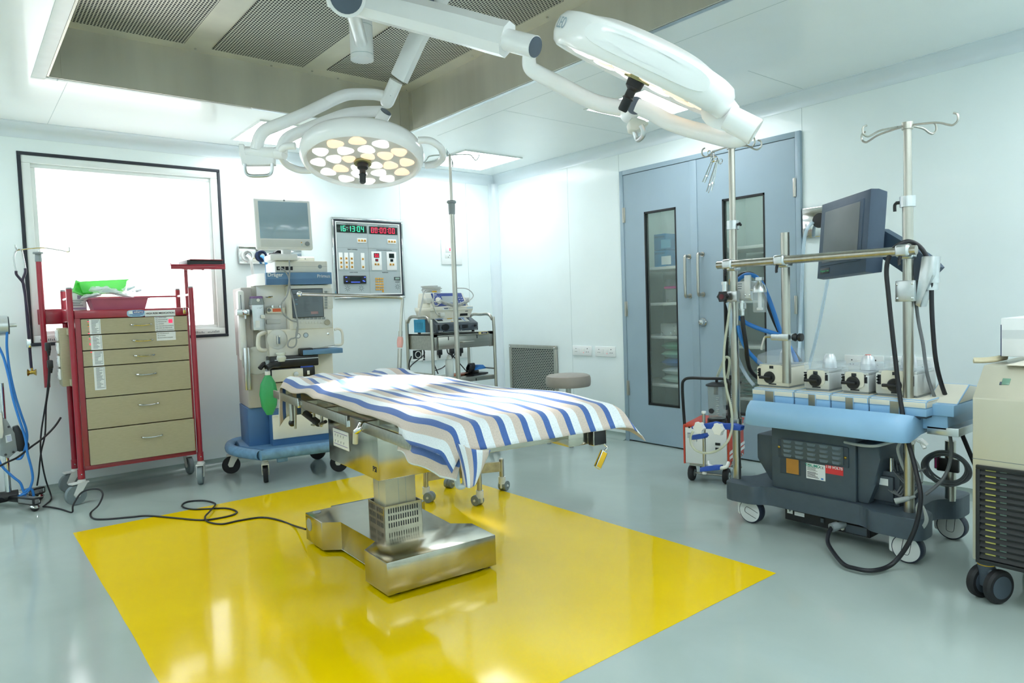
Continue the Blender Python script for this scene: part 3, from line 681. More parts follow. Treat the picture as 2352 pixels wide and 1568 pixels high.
# bracket, drip pole and power strip on the cart's left side
b = B(RED); b.box(-.15, .0, CD-.02, CD-.01, 1.13, 1.23, .004); b.box(-.016, -.006, .02, CD-.02, 1.14, 1.22, .003); b.make('side_bracket', cart)
px_, pz_ = f(108, 790, CD-.05)
tx, tz = f(99, 601, CD-.05)
b = B(RED); b.cyl((-.125, CD-.05, .72), (-.125, CD-.05, tz), .017); b.make('drip_pole', cart)
b = B(MIDG); b.cyl((-.125, CD-.05, tz), (-.125, CD-.05, tz+.05), .02, .018); b.lathe([(.001, .05), (.028, .05), (.03, .055), (.028, .062), (.001, .062)], (-.125, CD-.05, tz)); b.make('pole_collar', cart)
b = B(CHROME); zt_ = tz+.066
b.cyl((-.125, CD-.05, tz+.05), (-.125, CD-.05, zt_+.005), .006); b.tube([f.p(159, 572, CD-.05)+V((0,0,.012)), f.p(158, 578, CD-.05), f.p(140, 575, CD-.05), f.p(99, 569, CD-.05), f.p(65, 571, CD-.05), f.p(42, 574, CD-.05), f.p(36, 570, CD-.05), f.p(35, 562, CD-.05)], .0045, 8, 5); b.make('drip_hook', cart)
x0, z1 = f(120, 762, .2); x1, z0 = f(155, 948, .2)
b = B(TAN); b.box(-.058, -.006, .1, .34, .735, 1.105, .003); b.make('power_box', cart)
b = B(TAN); b.box(-.02, .0, .02, .1, 1.06, 1.1, .002).box(-.02, 0, .02, .1, .74, .78, .002); b.make('box_bracket', cart)
for k in range(4):
    zz = .775+k*.083
    b = B(SOCKW); b.box(-.07, -.058, .15, .29, zz, zz+.07, .004); b.m(WHITE).box(-.074, -.07, .17, .19, zz+.02, zz+.05, .002); b.m(INKD)
    for yy_, z_ in ((.24, .048), (.228, .022), (.252, .022)): b.cyl((-.0706, yy_, zz+z_), (-.07, yy_, zz+z_), .004, n=8)
    b.make('socket_module', cart)
# round-topped tray arm at the right
b = B(RED); sx, sz = f(425, 660, .22)
b.cyl((sx+.01, .22, 1.21), (sx+.01, .22, 1.515), .012); b.make('tray_post', cart)
tzz = f(446, 612, .22)[1]
b = B(RED); ax, _ = f(384, 612, .22); bx, _ = f(507, 612, .22)
b.box(ax, bx, .1, .38, tzz-.005, tzz+.003, .002); b.box(ax, bx, .1, .105, tzz-.026, tzz+.008, .003); b.box(ax, bx, .376, .38, tzz, tzz+.016, .003); b.box(ax, ax+.004, .1, .38, tzz, tzz+.016, .003); b.box(bx-.004, bx, .1, .38, tzz, tzz+.016, .003)
b.make('swing_tray', cart)
b = B(RED); b.box(sx-.01, sx+.12, .205, .235, tzz-.022, tzz-.005, .003); b.m(CHROME)
for k in (0, .045, .12): b.lathe([(.001, -.03), (.012, -.028), (.012, -.005), (.001, -.005)], (sx+.0+k, .2, tzz))
b.make('tray_bracket', cart)
# things standing on the cart
MB_ = wm(cart)
def cl(x, y, z): return MB_ @ V((x, y, z))
x0, z0 = f(212, 710, .1); x1, z1 = f(329, 684, .1)
BIN = mat('dusty_pink_plastic', 'b4607a', .5, 0, .06, 8)
def bin_mesh(m, w, dpt, h, flare=.018, t=.003, rim=.012):
    b = B(m); W = lambda k: (w/2-flare*(1-k), dpt/2-flare*(1-k))
    ring = lambda k, z, o=0: [(sx*(W(k)[0]+o), sy*(W(k)[1]+o), z) for sx, sy in ((-1,-1), (1,-1), (1,1), (-1,1))]
    b.loft([ring(0, 0), ring(1, h), ring(1, h, rim), ring(1, h+.006, rim), ring(1, h+.006, -t), ring(0, t, -t)]); return b
bn = thing('storage_bin', 'dusty pink plastic bin heaped with packets on top of the crash cart', 'bin', cl((x0+x1)/2, .14, 1.212), -1.6)
bin_mesh(BIN, x1-x0+.03, .24, .07).make('bin_body', bn)
e = thing('green_tray', 'translucent bright green tray lying tilted on the packets in the pink bin', 'tray', cl(.205, .2, 1.325), -1.6, rot=(rad(-4), rad(-3), rad(-1)))
GRT = N('green_tray_plastic'); GRT.b.inputs['Base Color'].default_value = (*lin('8fe88a'), 1); GRT.b.inputs['Roughness'].default_value = .35
nz = GRT.n('ShaderNodeTexNoise', Scale=6.0); GRT.l(GRT.coords(), nz.inputs['Vector']); GRT.l(GRT.ramp(nz.outputs['Fac'], [(.3, lin('74e27a')), (.7, lin('9cf09a'))]), GRT.b.inputs['Base Color'])
tl = GRT.n('ShaderNodeBsdfTranslucent'); tl.inputs[0].default_value = (*lin('b4f5ae'), 1); mx = GRT.n('ShaderNodeMixShader'); mx.inputs[0].default_value = .55; GRT.l(GRT.b.outputs[0], mx.inputs[1]); GRT.l(tl.outputs[0], mx.inputs[2]); GRT.l(mx.outputs[0], GRT.t.nodes['Material Output'].inputs[0])
GRT = GRT.m
bin_mesh(GRT, .27, .2, .065, .014, .002, .01).make('tray_body', e)
e2 = thing('green_tray', 'second bright green tray leaning on its side left of the tilted green tray', 'tray', cl(.075, .16, 1.333), 0, rot=(rad(70), rad(24), rad(12)))
bin_mesh(GRT, .1, .07, .04, .012, .002, .008).make('tray_body', e2)
PKM = clear('clear_packet_film', 'eef6f6', .4, .12)
for i in range(7):
    b = B(PKM); x = .13+i*.045; soft(b, -.06, .06, -.035, .035, 0, .03, i*2.3, .02)
    b.m((NAVY, WHITE, mat('teal_cap', '5fa8a4', .5))[i % 3]).cyl((-.04, 0, .015), (.035, .005, .016), .006, n=8); b.m(WHITE).cyl((-.02, .012, .016), (.05, .012, .014), .007, n=8)
    o = b.make('syringe_packet'); o.location = cl(x, .06+.02*(i % 2), 1.285+.016*((i*3) % 4)); o.rotation_euler = (rad(8*(i % 3)), rad(-14+7*(i % 5)), rad(-20+13*i))
    tag(o, ('clear syringe packet at the left end of the pink bin', 'clear packet with white tube under the green tray', 'packet with teal cap under the tray middle', 'packet with dark blue cap in the front of the pink bin', 'packet with white plunger in front of the pink bin', 'packet with teal cap near the right end of the pink bin', 'clear packet standing up at the far right of the pink bin')[i], 'packet', 'packets in the pink bin')
e = thing('glove_box', 'tall white printed carton standing on the cart behind its left post', 'box', cl(.06, .26, 1.212), -6)
b = B(PAPER).box(-.055, .055, -.05, .05, 0, .15, .002); b.m(mat('mauve_print', 'a796b4', .6)).box(-.05, .05, -.0508, -.05, .01, .02).box(.005, .05, -.0508, -.05, .075, .1); b.m(INK); lines(b, -.045, .0, .14, 3, .01, -.05); lines(b, -.04, .04, .07, 4, .011, -.05); b.make('carton', e)
x0, _ = f(418, 605, .22); x1, _ = f(500, 605, .22)
e = thing('black_document_folder', 'black folder with red-brown cover lying on the raised red tray', 'folder', cl((x0+x1)/2, .205, tzz+.0035), 2)
B(BLACK).prism([(-(x1-x0)/2, -.1), ((x1-x0)/2, -.1), ((x1-x0)/2, .1), (-(x1-x0)/2, .1)], 'z', 0, .034, .004).make('folder_block', e)
B(mat('maroon_cover', '7c2a2c', .5)).box(-(x1-x0)/2+.02, (x1-x0)/2+.004, -.104, .1, .034, .04, .002).make('cover', e)
e = thing('clear_jar', 'clear plastic jar with dome lid standing on the black folder', 'jar', cl((x0+x1)/2+.01, .22, tzz+.044), 0)
B(PKM).lathe([(.001, 0), (.05, 0), (.054, .02), (.05, .035), (.04, .05), (.018, .056), (.016, .066), (.001, .068)]).make('jar_body', e)
# stethoscope hung on the drip hook
pt = lambda px, py, d=CD-.055: wm(cart) @ f.p(px, py, d)
st = thing('stethoscope', 'stethoscope hanging from the drip hook beside the window', 'stethoscope', pt(45, 574))
DPL = mat('dark_plum_tubing', '2a2038', .35, 0, .1, 20)
b = B(CHROME); b.tube([pt(45, 572), pt(36, 577), pt(32, 590), pt(34, 610), pt(37, 622)], .0055, 8, 5); b.tube([pt(45, 572), pt(50, 577), pt(54, 595), pt(58, 616)], .0055, 8, 5); b.make('ear_tubes', st, True)
b = B(DPL); b.tube([pt(37, 622), pt(38, 630), pt(46, 640), pt(52, 648), pt(56, 660), pt(60, 700), pt(66, 770), pt(69, 810), pt(72, 845)], .0085, 10, 6); b.tube([pt(58, 616), pt(58, 626), pt(53, 640), pt(53, 650), pt(58, 680), pt(63, 720), pt(67, 770), pt(69, 800)], .008, 10, 6); b.make('tubing', st, True)
b = B(CHROME); q = pt(66, 788, CD-.06); b.box(q.x-.013, q.x+.013, q.y-.012, q.y+.008, q.z-.028, q.z+.028, .003); b.make('clip', st, True)
b = B(GOLD); q = pt(74, 855); b.cyl(q+V((0,0,.01)), q+V((0,0,.035)), .006); b.lathe([(.001, -.026), (.024, -.024), (.012, -.012), (.011, .006), (.022, .022), (.001, .024)], q, (1, -.25, 0)); b.make('chest_piece', st, True)
# cables on the cart's power box
def pts_plane(fr, th, L): return [wm(th) @ fr.p(px, py, d) for px, py, d in L]
CBL = mat('black_cable', '191b22', .45, 0, .1, 20)
for lab, px, py, pth in (('black plug and cable in the top socket of the cart power box', 111, 795, [(111, 812), (112, 850), (108, 905), (101, 950), (95, 990), (93, 1030), (98, 1070), (106, 1105), (117, 1137), (116, 1148), (106, 1157), (99, 1163)]), ('black plug and cable in the second socket of the cart power box', 116, 835, [(115, 850), (112, 890), (106, 930), (105, 965), (103, 1000), (95, 1035), (91, 1065), (89, 1090), (85, 1115)])):
    q = wm(cart) @ f.p(px, py, .22); e = thing('power_plug', lab, 'plug', q, 0, 'plugs on the cart power box')
    B(BLACK).box(q.x-.018, q.x+.012, q.y-.03, q.y+.03, q.z-.03, q.z+.025, .007).cyl(q+V((0,0,-.03)), q+V((0,0,-.06)), .012, .006).make('plug_body', e, True)
    n = len(pth); L = []
    for i, (a, c) in enumerate(pth):
        P = wm(cart) @ f.p(a, c, .22); G = at('z', .006, a, c) if c > 1000 else P
        w_ = max(0, (c-1090)/(pth[-1][1]-1090)) if pth[-1][1] > 1150 and c > 1090 else 0
        L.append(P.lerp(G, w_))
    b = B(CBL); b.tube([q+V((0,0,-.05))]+L, .0048, 8, 6)
    if pth[-1][1] > 1150:      # runs on across the floor to the table base
        FL = [(99, 1163), (115, 1164), (140, 1169), (165, 1176)]
        LOOP = [(165, 1176, 0), (168, 1160, .04), (185, 1133, .09), (205, 1124, .11), (228, 1124, .1), (236, 1136, .07), (226, 1160, .03), (208, 1178, 0), (214, 1190, 0), (240, 1192, 0), (300, 1187, 0), (340, 1184, 0), (400, 1189, 0), (460, 1194, 0), (500, 1190, 0), (535, 1182, 0), (543, 1174, 0), (520, 1167, 0), (480, 1168, 0), (440, 1169, 0), (418, 1162, 0), (430, 1152, 0), (465, 1149, 0), (490, 1154, 0), (494, 1160, .008), (480, 1176, .012), (471, 1187, .008), (478, 1198, 0), (510, 1203, 0), (550, 1195, 0), (600, 1188, 0), (640, 1194, 0), (675, 1207, 0), (703, 1211, .02)]
        FP = [at('z', .0056, *p) for p in FL]+[at('z', .0056+z, a, c) for a, c, z in LOOP[1:]]
        FP[-1] = V((-2.99, -2.2, .06))
        b.tube(FP, .0052, 8, 7)
    b.make('cable', e, True)
q = wm(cart) @ f.p(140, 958, .2)
b = B(CBL); b.tube([q, wm(cart) @ f.p(125, 980, .2), wm(cart) @ f.p(100, 1005, .18), wm(cart) @ f.p(70, 1027, .14), wm(cart) @ f.p(40, 1050, .1), wm(cart) @ f.p(15, 1062, .06), wm(cart) @ f.p(-30, 1085, .02)], .006, 8, 6)
solo(b, 'power_cable', 'black supply cable leaving the bottom of the cart power box leftwards', 'cable', None, q)

# ------------------------------------------------------------------ drip stand with light source at the left picture edge
g = at('z', 0, 22, 1166)
ls = thing('equipment_stand', 'chrome pole stand with wrapped base and blue cables at the left edge', 'stand', (g.x, g.y, 0)); f = Fr(ls)
b = B(CHROME); b.cyl((0, 0, .06), (0, 0, .78), .017); b.make('pole', ls)
b = B(BLACK); b.cyl((-.05, 0, .075), (.05, -.0, .075), .032); b.make('hub', ls)
b = B(CHROME); b.lathe([(.001, 0), (.03, 0), (.03, .012), (.02, .014), (.02, .03), (.022, .032), (.022, .05), (.012, .052), (.001, .052)], (.05, 0, .075), (1, 0, 0)); b.make('hub_nut', ls)
WRAP = clear('stretch_film', 'dfe6e8', .3, .1)
for a, L in ((-62, .26), (28, .2), (118, .22), (200, .26)):
    d_ = V((cos(rad(a)), sin(rad(a)), 0)); b = B(BLACK, Matrix.Rotation(rad(a), 4, 'Z'))
    b.box(.0, L, -.02, .02, .045, .08, .008); b.m(WRAP).box(L-.14, L+.012, -.025, .025, .04, .086, .01); b.make('base_leg', ls)
    b = B(BLACK); p = d_*(L-.015); b.ball((p.x, p.y, .024), .024); b.m(CHROME).lathe([(.001, .012), (.018, .01), (.027, 0), (.026, -.006), (.02, -.004)], (p.x, p.y, .032), (.2, -.2, 1)); b.make('caster', ls)
b = B(mat('grey_plate', '9aa1a1', .45, .3, .06, 20))
poly = [(0, 958), (14, 962), (34, 995), (40, 1035), (20, 1052), (0, 1046)]
b.prism([f(a, c, -.03) for a, c in poly], 'y', -.034, -.026, .002); b.m(BLACK)
for a, c in ((20, 980), (31, 1038), (13, 1044)): b.cyl(f.p(a, c, -.04), f.p(a, c, -.03), .007, n=12)
b.m(PAPER).prism([f(a, c, -.035) for a, c in ((12, 1000), (25, 996), (28, 1012), (14, 1017))], 'y', -.0352, -.034); b.m(mat('blue_pen', '4a5ac0', .6))
for k in range(4): p = f.p(15+k*.6, 1003+k*3.2, -.036); b.box(p.x, p.x+.022, -.0356, -.0352, p.z, p.z+.002)
b.make('bracket_plate', ls)
b = B(BLACK); b.prism([f(a, c, -.01) for a, c in ((28, 980), (42, 976), (68, 1020), (66, 1032), (44, 1034), (36, 1036))], 'y', -.03, .02, .006); b.make('clamp_grip', ls)
b = B(CREAM); b.prism([f(a, c, -.06) for a, c in ((-10, 945), (4, 948), (8, 990), (6, 1005), (-10, 1006))], 'y', -.09, -.04, .006); b.make('control_box', ls)
b = B(ALU); c0 = f.p(-8, 748, -.02); b.cyl(c0+V((-.12, 0, 0)), c0+V((.055, 0, 0)), .062, n=26); b.m(DARKG).cyl(c0+V((.055, 0, 0)), c0+V((.062, 0, 0)), .055, n=26); b.m(ALU).cyl(c0+V((.06, 0, .0)), c0+V((.1, 0, .0)), .012)
b.make('light_source_drum', ls)
for L in ([(12, 740, -.03), (17, 752, -.06), (16, 768, -.06), (16, 800, -.05), (22, 850, -.05), (34, 905, -.06), (48, 950, -.08), (60, 985, -.08), (62, 1010, -.08), (56, 1035, -.07), (48, 1052, -.06), (36, 1053, -.05)], [(-6, 790, -.05), (8, 820, -.05), (20, 865, -.06), (30, 915, -.08), (45, 965, -.1), (58, 1005, -.1), (63, 1040, -.1), (72, 1075, -.1), (75, 1098, -.1), (70, 1118, -.1), (62, 1130, -.1), (52, 1136, -.1), (40, 1141, -.06)],
          [(-6, 1050, -.1), (6, 1072, -.1), (30, 1095, -.1), (46, 1108, -.1), (53, 1125, -.1), (58, 1138, -.1), (64, 1148, -.1), (72, 1148, -.1), (77, 1138, -.1), (74, 1125, -.1), (66, 1122, -.1), (56, 1130, -.1), (44, 1140, -.06)]):
    b = B(BLUEC); b.tube([f.p(*p) for p in L], .0072, 8, 6); b.make('blue_cable', ls)
# ------------------------------------------------------------------ anaesthesia machine
am = thing('anaesthesia_machine', 'blue and cream anaesthesia workstation with screen against the back wall', 'medical machine', (-2.744, -.906, 0), -9); f = Fr(am)
BD = .12
def rct(m, x0, y0, x1, y1, d=BD, th=.006, bev=.003): 
    b = B(m); f.rect(b, x0, y0, x1, y1, d, th, bev); return b
xl, zt_ = f(609, 626, BD-.02); xr, zb_ = f(762, 652, BD-.02)
xL = f(588, 700, BD)[0]; xR = f(767, 700, BD)[0]
# bumper base
bx1 = xR+.06; by1 = .66
ctr = [(0, 0), (bx1, -.01), (bx1+.02, by1), (.0, by1), (-.12, by1-.1), (-.14, .3)]
b = B(BLUEP); b.prism([(.03, .03), (bx1-.03, .03), (bx1-.03, by1-.03), (0, by1-.03), (-.09, by1-.12), (-.1, .3)], 'z', .2, .235, .01)
b.prism([(.08, .06), (bx1-.06, .06), (bx1-.06, by1-.06), (.0, by1-.06), (-.05, .3)], 'z', .16, .2, .004)
b.m(mat('scuffed_blue_paint', '6d97ba', .4, 0, .18, 26)).tube([(.0, .0, .205), (.2, -.004, .205), (bx1-.02, -.01, .205), (bx1+.02, .03, .205), (bx1+.03, .3, .205), (bx1, by1, .205), (.05, by1, .205), (-.1, by1-.06, .205), (-.15, .42, .205), (-.13, .26, .205), (-.06, .1, .205), (-.01, .012, .205)], .036, 14, 5, closed=True)
b.box(.09, .16, .005, .03, .14, .17, .004); b.make('bumper_base', am)
for x, y, a in ((.02, .06, 80), (-.1, .52, 170), (bx1-.06, .06, 150), (bx1-.08, by1-.08, 150)):
    caster(am, x, y, .0625, .032, .18, a, CREAM, RUBBER, CREAM, .035)
# lower cabinet
x0, z0 = f(627, 1020, BD); x1 = xR-.02
zc0 = f(627, 1008, BD)[1]; zc1 = f(627, 953, BD)[1]
b = B(mat('deep_blue_panel', '456f9f', .45, 0, .05, 10)); b.box(x0-.0, x1, BD+.006, .58, .23, zc1+.03, .004); b.box(x0-.14, x0, BD+.1, .56, .23, zc1+.05, .004); b.make('lower_cabinet', am)
b = B(CREAM); b.box(x0+.004, x1-.004, BD-.006, BD+.006, zc0-.005, zc1-.005, .004); b.m(WHITE).box(x0+.004, x1-.004, BD-.009, BD, zc1-.012, zc1, .002); b.make('lower_door', am)
# middle and upper body
ZM = f(618, 820, BD)[1]; ZT_ = zb_+.0
b = B(CREAM); b.box(xL-.0, xR-.01, BD+.17, .6, .55, ZT_, .004); b.box(xL+.08, xR, BD+.1, .58, zc1+.03, ZM, .004); b.make('body', am)
SIDE = mat('warm_grey_plastic', 'b9b5b0', .45, 0, .03, 8)
b = B(SIDE); b.box(xL-.07, xL+.07, BD+.08, .6, .5, ZM+.04, .01); b.box(xL-.075, xL-.005, BD+.12, .6, ZM+.0, ZT_-.01, .006)
b.m(PALE); b.lathe([(.001, .004), (.09, .004), (.096, 0), (.1, 0)], (xL-.0, BD+.079, .83), (0, 1, 0), 24); b.make('side_housing', am)
b = B(WHITE); xs, zs = f(552, 700, BD+.12); b.box(xL-.1, xL-.055, BD+.1, .3, ZM-.02, ZT_-.03, .015); b.m(INK).box(xL-.083, xL-.078, BD+.0995, BD+.1005, ZT_-.2, ZT_-.06); b.make('side_column', am)
xa, za = f(562, 717, BD+.05); b = B(ALU); b.box(xa-.05, xa+.03, BD+.04, BD+.1, za-.02, za+.02, .003); b.m(CHROME).lathe([(.001, .03), (.012, .028), (.018, .02), (.02, 0), (.001, 0)], (xa, BD+.04, za), (0, -1, 0)).cyl((xa, BD+.03, za-.02), (xa, BD+.03, za-.045), .008); b.make('rail_clamp', am)
b = B(ALU); x_, z_ = f(569, 845, BD+.06); b.box(x_-.022, x_-.006, BD+.05, BD+.08, z_-.15, z_+.14, .002).box(x_+.006, x_+.014, BD+.05, BD+.08, z_-.15, z_+.14, .002); b.m(PALE).box(x_-.02, x_+.012, BD+.06, BD+.08, z_-.15, z_+.14); b.make('side_rail', am)
b = B(CREAM); x_, z_ = f(597, 786, BD-.01)
q = [f.p(608, 764, BD+.03), f.p(603, 765, BD-.01), f.p(595, 770, BD-.02), f.p(593, 780, BD-.02), f.p(593, 793, BD-.02), f.p(596, 801, BD-.02), f.p(603, 804, BD-.01), f.p(610, 804, BD+.03)]
b.tube(q, .014, 10, 4); b.make('grab_handle', am)
q = [f.p(768, 757, BD+.02), f.p(776, 755, BD+.02), f.p(783, 758, BD+.02), f.p(786, 766, BD+.02), f.p(787, 783, BD+.02), f.p(785, 790, BD+.02), f.p(778, 792, BD+.02), f.p(768, 792, BD+.02)]
b = B(CREAM); b.tube(q, .009, 10, 4); b.make('grab_handle', am)
# blue header
b = B(BLUEP); b.box(xl, xr+.0, BD-.03, BD+.0, zb_, zt_, .004); b.m(WHITE).box(xl-.0, xr, BD, .58, zb_, zt_-.002, .003)
b.prism([(xl, BD), (xl, .58), (xl-.05, .55), (xl-.05, BD+.1)], 'z', zb_, zt_-.002)
b.m(mat('blue_header_shade', '49739c', .4)).box(xl+.002, xr-.002, BD-.032, BD-.028, zb_, zb_+(zt_-zb_)*.47); b.make('header_panel', am)
b = B(PAPER); x_, z_ = f(632, 631, BD-.032); b.text('Dräger', .036, (x_+.0, BD-.0335, z_), bold=.0006); b.make('lettering', am); b = B(PAPER); x_, z_ = f(743, 634, BD-.032); b.text('Primus', .033, (x_, BD-.0335, z_)); b.make('lettering', am)
# recessed gas section and screen
rct(WHITE, 588, 655, 662, 757, BD+.12, .01).make('gas_panel', am)
rct(PALE, 611, 734, 644, 743, BD+.11, .012).make('blank_cover', am); b = rct(CREAM, 611, 707, 653, 718, BD+.1, .03); b.m(mat('orange_label', 'e5704a', .6)); f.rect(b, 626, 708.5, 646, 715.5, BD+.069, .002); b.m(CHROME)
for px in (625, 643): x_, z_ = f(px, 704, BD+.09); b.cyl((x_, BD+.09, z_), (x_, BD+.06, z_), .01)
B(CHROME).tube([f.p(610, 682, BD+.1), f.p(618, 682, BD+.06), f.p(626, 681, BD+.06)], .006, 8, 2).make('gas_lever', am); x_, z_ = f(618, 712, BD+.07); b.m(INK).lathe([(.009, 0), (.012, 0), (.012, .002), (.009, .002)], (x_, BD+.069, z_), (0, -1, 0)); b.make('gas_controls', am)
xs0, zs1 = f(661, 655, BD); xs1, zs0 = f(765, 753, BD)
b = B(CREAM); b.box(xs0, xs1, BD-.012, BD+.14, zs0, zs1, .008); b.m(PALE); f.rect(b, 671, 663, 765, 708, BD-.013, .004, .002); f.rect(b, 671, 711, 764, 752, BD-.013, .003, .002); su = b.make('screen_unit', am)
SCR = mat('dark_lcd_screen', '55616a', .12, 0, .06, 4, coat=.5); SCRT = mat('screen_text_grey', '2e3a42', .4, 0, .05, 30)
b = B(BLACK); f.rect(b, 668.5, 663, 744, 727.5, BD-.016, .006, .002); b.m(SCR); f.rect(b, 670, 665, 743, 726, BD-.021, .002)
x0, z1 = f(672, 668, BD-.023); x1, z0 = f(740, 722, BD-.023); w_, h_ = x1-x0, z1-z0
b.m(SCRT).text('Primus', .01, (x0+w_*.4, BD-.0245, z1-.004))
for cx_, n in ((.02, 4), (.34, 12), (.66, 5)):
    b.m(INKD).box(x0+w_*cx_, x0+w_*(cx_+.27), BD-.0236, BD-.023, z1-h_*.16, z1-h_*.13); b.m(SCRT)
    for k in range(n): b.box(x0+w_*(cx_+.02), x0+w_*(cx_+.1+.14*random.random()), BD-.0236, BD-.023, z1-h_*(.22+k*.058), z1-h_*(.203+k*.058))
b.m(mat('screen_blue', '4b7d97', .4)).box(x0+w_*.08, x0+w_*.15, BD-.0236, BD-.023, z1-h_*.37, z1-h_*.33).box(x0+w_*.08, x0+w_*.15, BD-.0236, BD-.023, z1-h_*.56, z1-h_*.52); b.m(mat('screen_salmon', '9a7d80', .4)).box(x0+w_*.6, x0+w_*.86, BD-.0236, BD-.023, z0+h_*.03, z0+h_*.14); b.make('lcd_screen', su)
b = B(PALE)
for px in (679, 686.5, 693, 704.5, 711.5, 718, 725, 732, 738.5): f.rect(b, px-2.6, 738, px+2.6, 743, BD-.016, .004, .001)
for py in (671, 691, 700.5): f.rect(b, 754, py-2.5, 758.5, py+2.5, BD-.016, .004, .001)
f.rect(b, 758, 740, 763, 745, BD-.016, .004, .001); b.make('soft_key', su)
b = B(MIDG); 
for k in range(7): f.rect(b, 745, 668+k*6, 752, 673+k*6, BD-.016, .002)
for k in range(8): f.rect(b, 676+k*9, 728, 684+k*9, 733, BD-.016, .002)
b.make('menu_keys', su)
x_, z_ = f(751, 740, BD-.016); B(mat('warm_knob', 'a8a595', .45)).lathe([(.02, 0), (.0205, .012), (.018, .018), (.001, .019)], (x_, BD-.014, z_), (0, -1, 0)).make('rotary_knob', su)
# mid panel
x0, z1 = f(615, 758, BD); x1, z0 = f(768, 797, BD); zl = ZM
b = B(CREAM); b.prism([(x0, zl), (x0, z1), (x1, z1), (x1, z0+.01), (x0+.22, z0-.0), (x0+.21, zl)], 'y', BD-.006, BD+.1, .004, 1)
b.m(PALE); q = f(641, 777, BD-.007); b.lathe([(.001, .001), (.062, .001), (.066, 0), (.07, 0)], (q[0]-.012, BD-.006, q[1]-.005), (0, -1, 0), 30); mp = b.make('mid_panel', am)
b = B(PALE); f.rect(b, 628, 768, 640, 795, BD-.008, .005, .006); b.m(mat('slate_blue_plastic', '5f7186', .4)); f.rect(b, 634, 770, 644, 791, BD-.012, .03, .006); b.m(WHITE); f.rect(b, 640, 770, 644, 774, BD-.042, .003, .002); b.make('flow_sensor', mp)
for px, py, m_ in ((684.5, 771, WHITE), (702.5, 769.5, mat('pale_blue_button', 'b9c9d3', .4))):
    x_, z_ = f(px, py, BD-.006); B(MIDG).lathe([(.014, 0), (.0185, .001), (.018, .003), (.014, .003)], (x_, BD-.006, z_), (0, -1, 0)).m(m_).lathe([(.001, .004), (.013, .003), (.014, 0), (.001, 0)], (x_, BD-.006, z_), (0, -1, 0)).make('push_button', mp)
x_, z_ = f(753, 766.5, BD-.006); B(CHROME).lathe([(.004, .004), (.009, .003), (.01, 0), (.001, 0)], (x_, BD-.006, z_), (0, -1, 0)).make('auxiliary_port', mp)
# vaporiser
x0, z1 = f(575, 680, BD+.03); x1, z0 = f(612, 757, BD+.03); xm_ = (x0+x1)/2; r_ = (x1-x0)/2; hz = z1-z0
def rr(z, k=1, cy=BD+.08): return [(xm_+r_*k*a, cy+r_*.95*k*c, z) for a, c in ((-1, -.5), (-.82, -.9), (-.5, -1), (.5, -1), (.82, -.9), (1, -.5), (1, .8), (-1, .8))]
b = B(ALU); b.loft([rr(z0, .9), rr(z0+hz*.05, .94), rr(z0+hz*.74, .98)]); b.m(MIDG).loft([rr(z0+hz*.75, 1.0), rr(z0+hz*.8, 1.0), rr(z0+hz*.93, .88)]); b.m(mat('purple_ring', '7a5a8c', .4)).loft([rr(z0+hz*.93, .88), rr(z0+hz*.985, .85), rr(z1, .75)]); vp = b.make('vaporiser', am)
b = B(WHITE); yy = BD+.08-r_*.95; x_, z_ = f(593, 689, yy); b.lathe([(.006, .002), (.01, .002), (.011, 0), (.001, 0)], (x_, yy, z0+hz*.88), (0, -1, 0)); f.rect(b, 586, 736, 597, 752, yy+.003, .004); b.m(INKD).text('Dräger', .012, (xm_+.01, yy-.0015+.003, z0+hz*.66)); b.m(PALE); f.rect(b, 598, 723, 608, 731, yy+.003, .022, .004); b.make('dial_front', vp)
# tray, breathing system
x0, z1 = f(694, 804, BD-.06); x1, z0 = f(785, 809.5, BD-.06)
b = B(BLUEP); b.box(x0, x1, BD-.09, BD+.1, z0-.0, z1, .003); b.make('writing_tray', am)
x0, z1 = f(618, 819, BD-.03); x1, z0 = f(730, 838, BD-.03)
b = B(BLACK); b.box(x0, x1, BD-.06, BD+.1, z0, z1, .008); b.box(x0+.2, x0+.29, BD-.08, BD+.0, z1-.005, z1+.045, .008); b.m(ALU).box(x0+.03, x1-.001, BD-.0615, BD-.058, (z0+z1)/2+.012, (z0+z1)/2+.017); b.m(CREAM).box(x0-.0+.0, x0+.28, BD-.045, BD+.1, z0-.105, z0-.002, .01); bs = b.make('breathing_system', am)
b = B(ALU); x_, z_ = f(680, 859, BD-.046); b.lathe([(.001, .012), (.016, .011), (.018, 0), (.001, 0)], (x_, BD-.045, z_), (0, -1, 0)); b.make('lock_knob', bs)
b = B(BLACK); f.rect(b, 690, 840, 719, 862, BD+.02, .07, .008); b.m(mat('royal_blue', '2647b0', .4)); f.rect(b, 690, 839, 719, 842, BD-.052, .004); b.m(WHITE); f.rect(b, 704, 850, 712, 860, BD-.052, .005, .004); b.make('flow_sensor_cover', bs)
x_, z_ = f(646, 830, BD-.05)
b = B(mat('frosted_plastic', 'dbe2dc', .3, 0, .03, 10)); zt2 = f(646, 809, BD-.05)[1]; b.lathe([(.001, z_), (.024, z_), (.034, z_+.018), (.034, z_+.03), (.025, z_+.04), (.026, z_+.046), (.032, z_+.05), (.032, zt2), (.001, zt2)], (x_, BD-.05, 0)); b.make('check_valve_dome', bs)
b = B(BLACK); b.tube([f.p(640, 838, BD-.06), f.p(626, 838, BD-.1), f.p(612, 845, BD-.13)], .02, 12, 4); b.tube([f.p(614, 836, BD-.06), f.p(606, 836, BD-.1), f.p(597, 846, BD-.12)], .016, 12, 4); b.make('hose_port', bs)
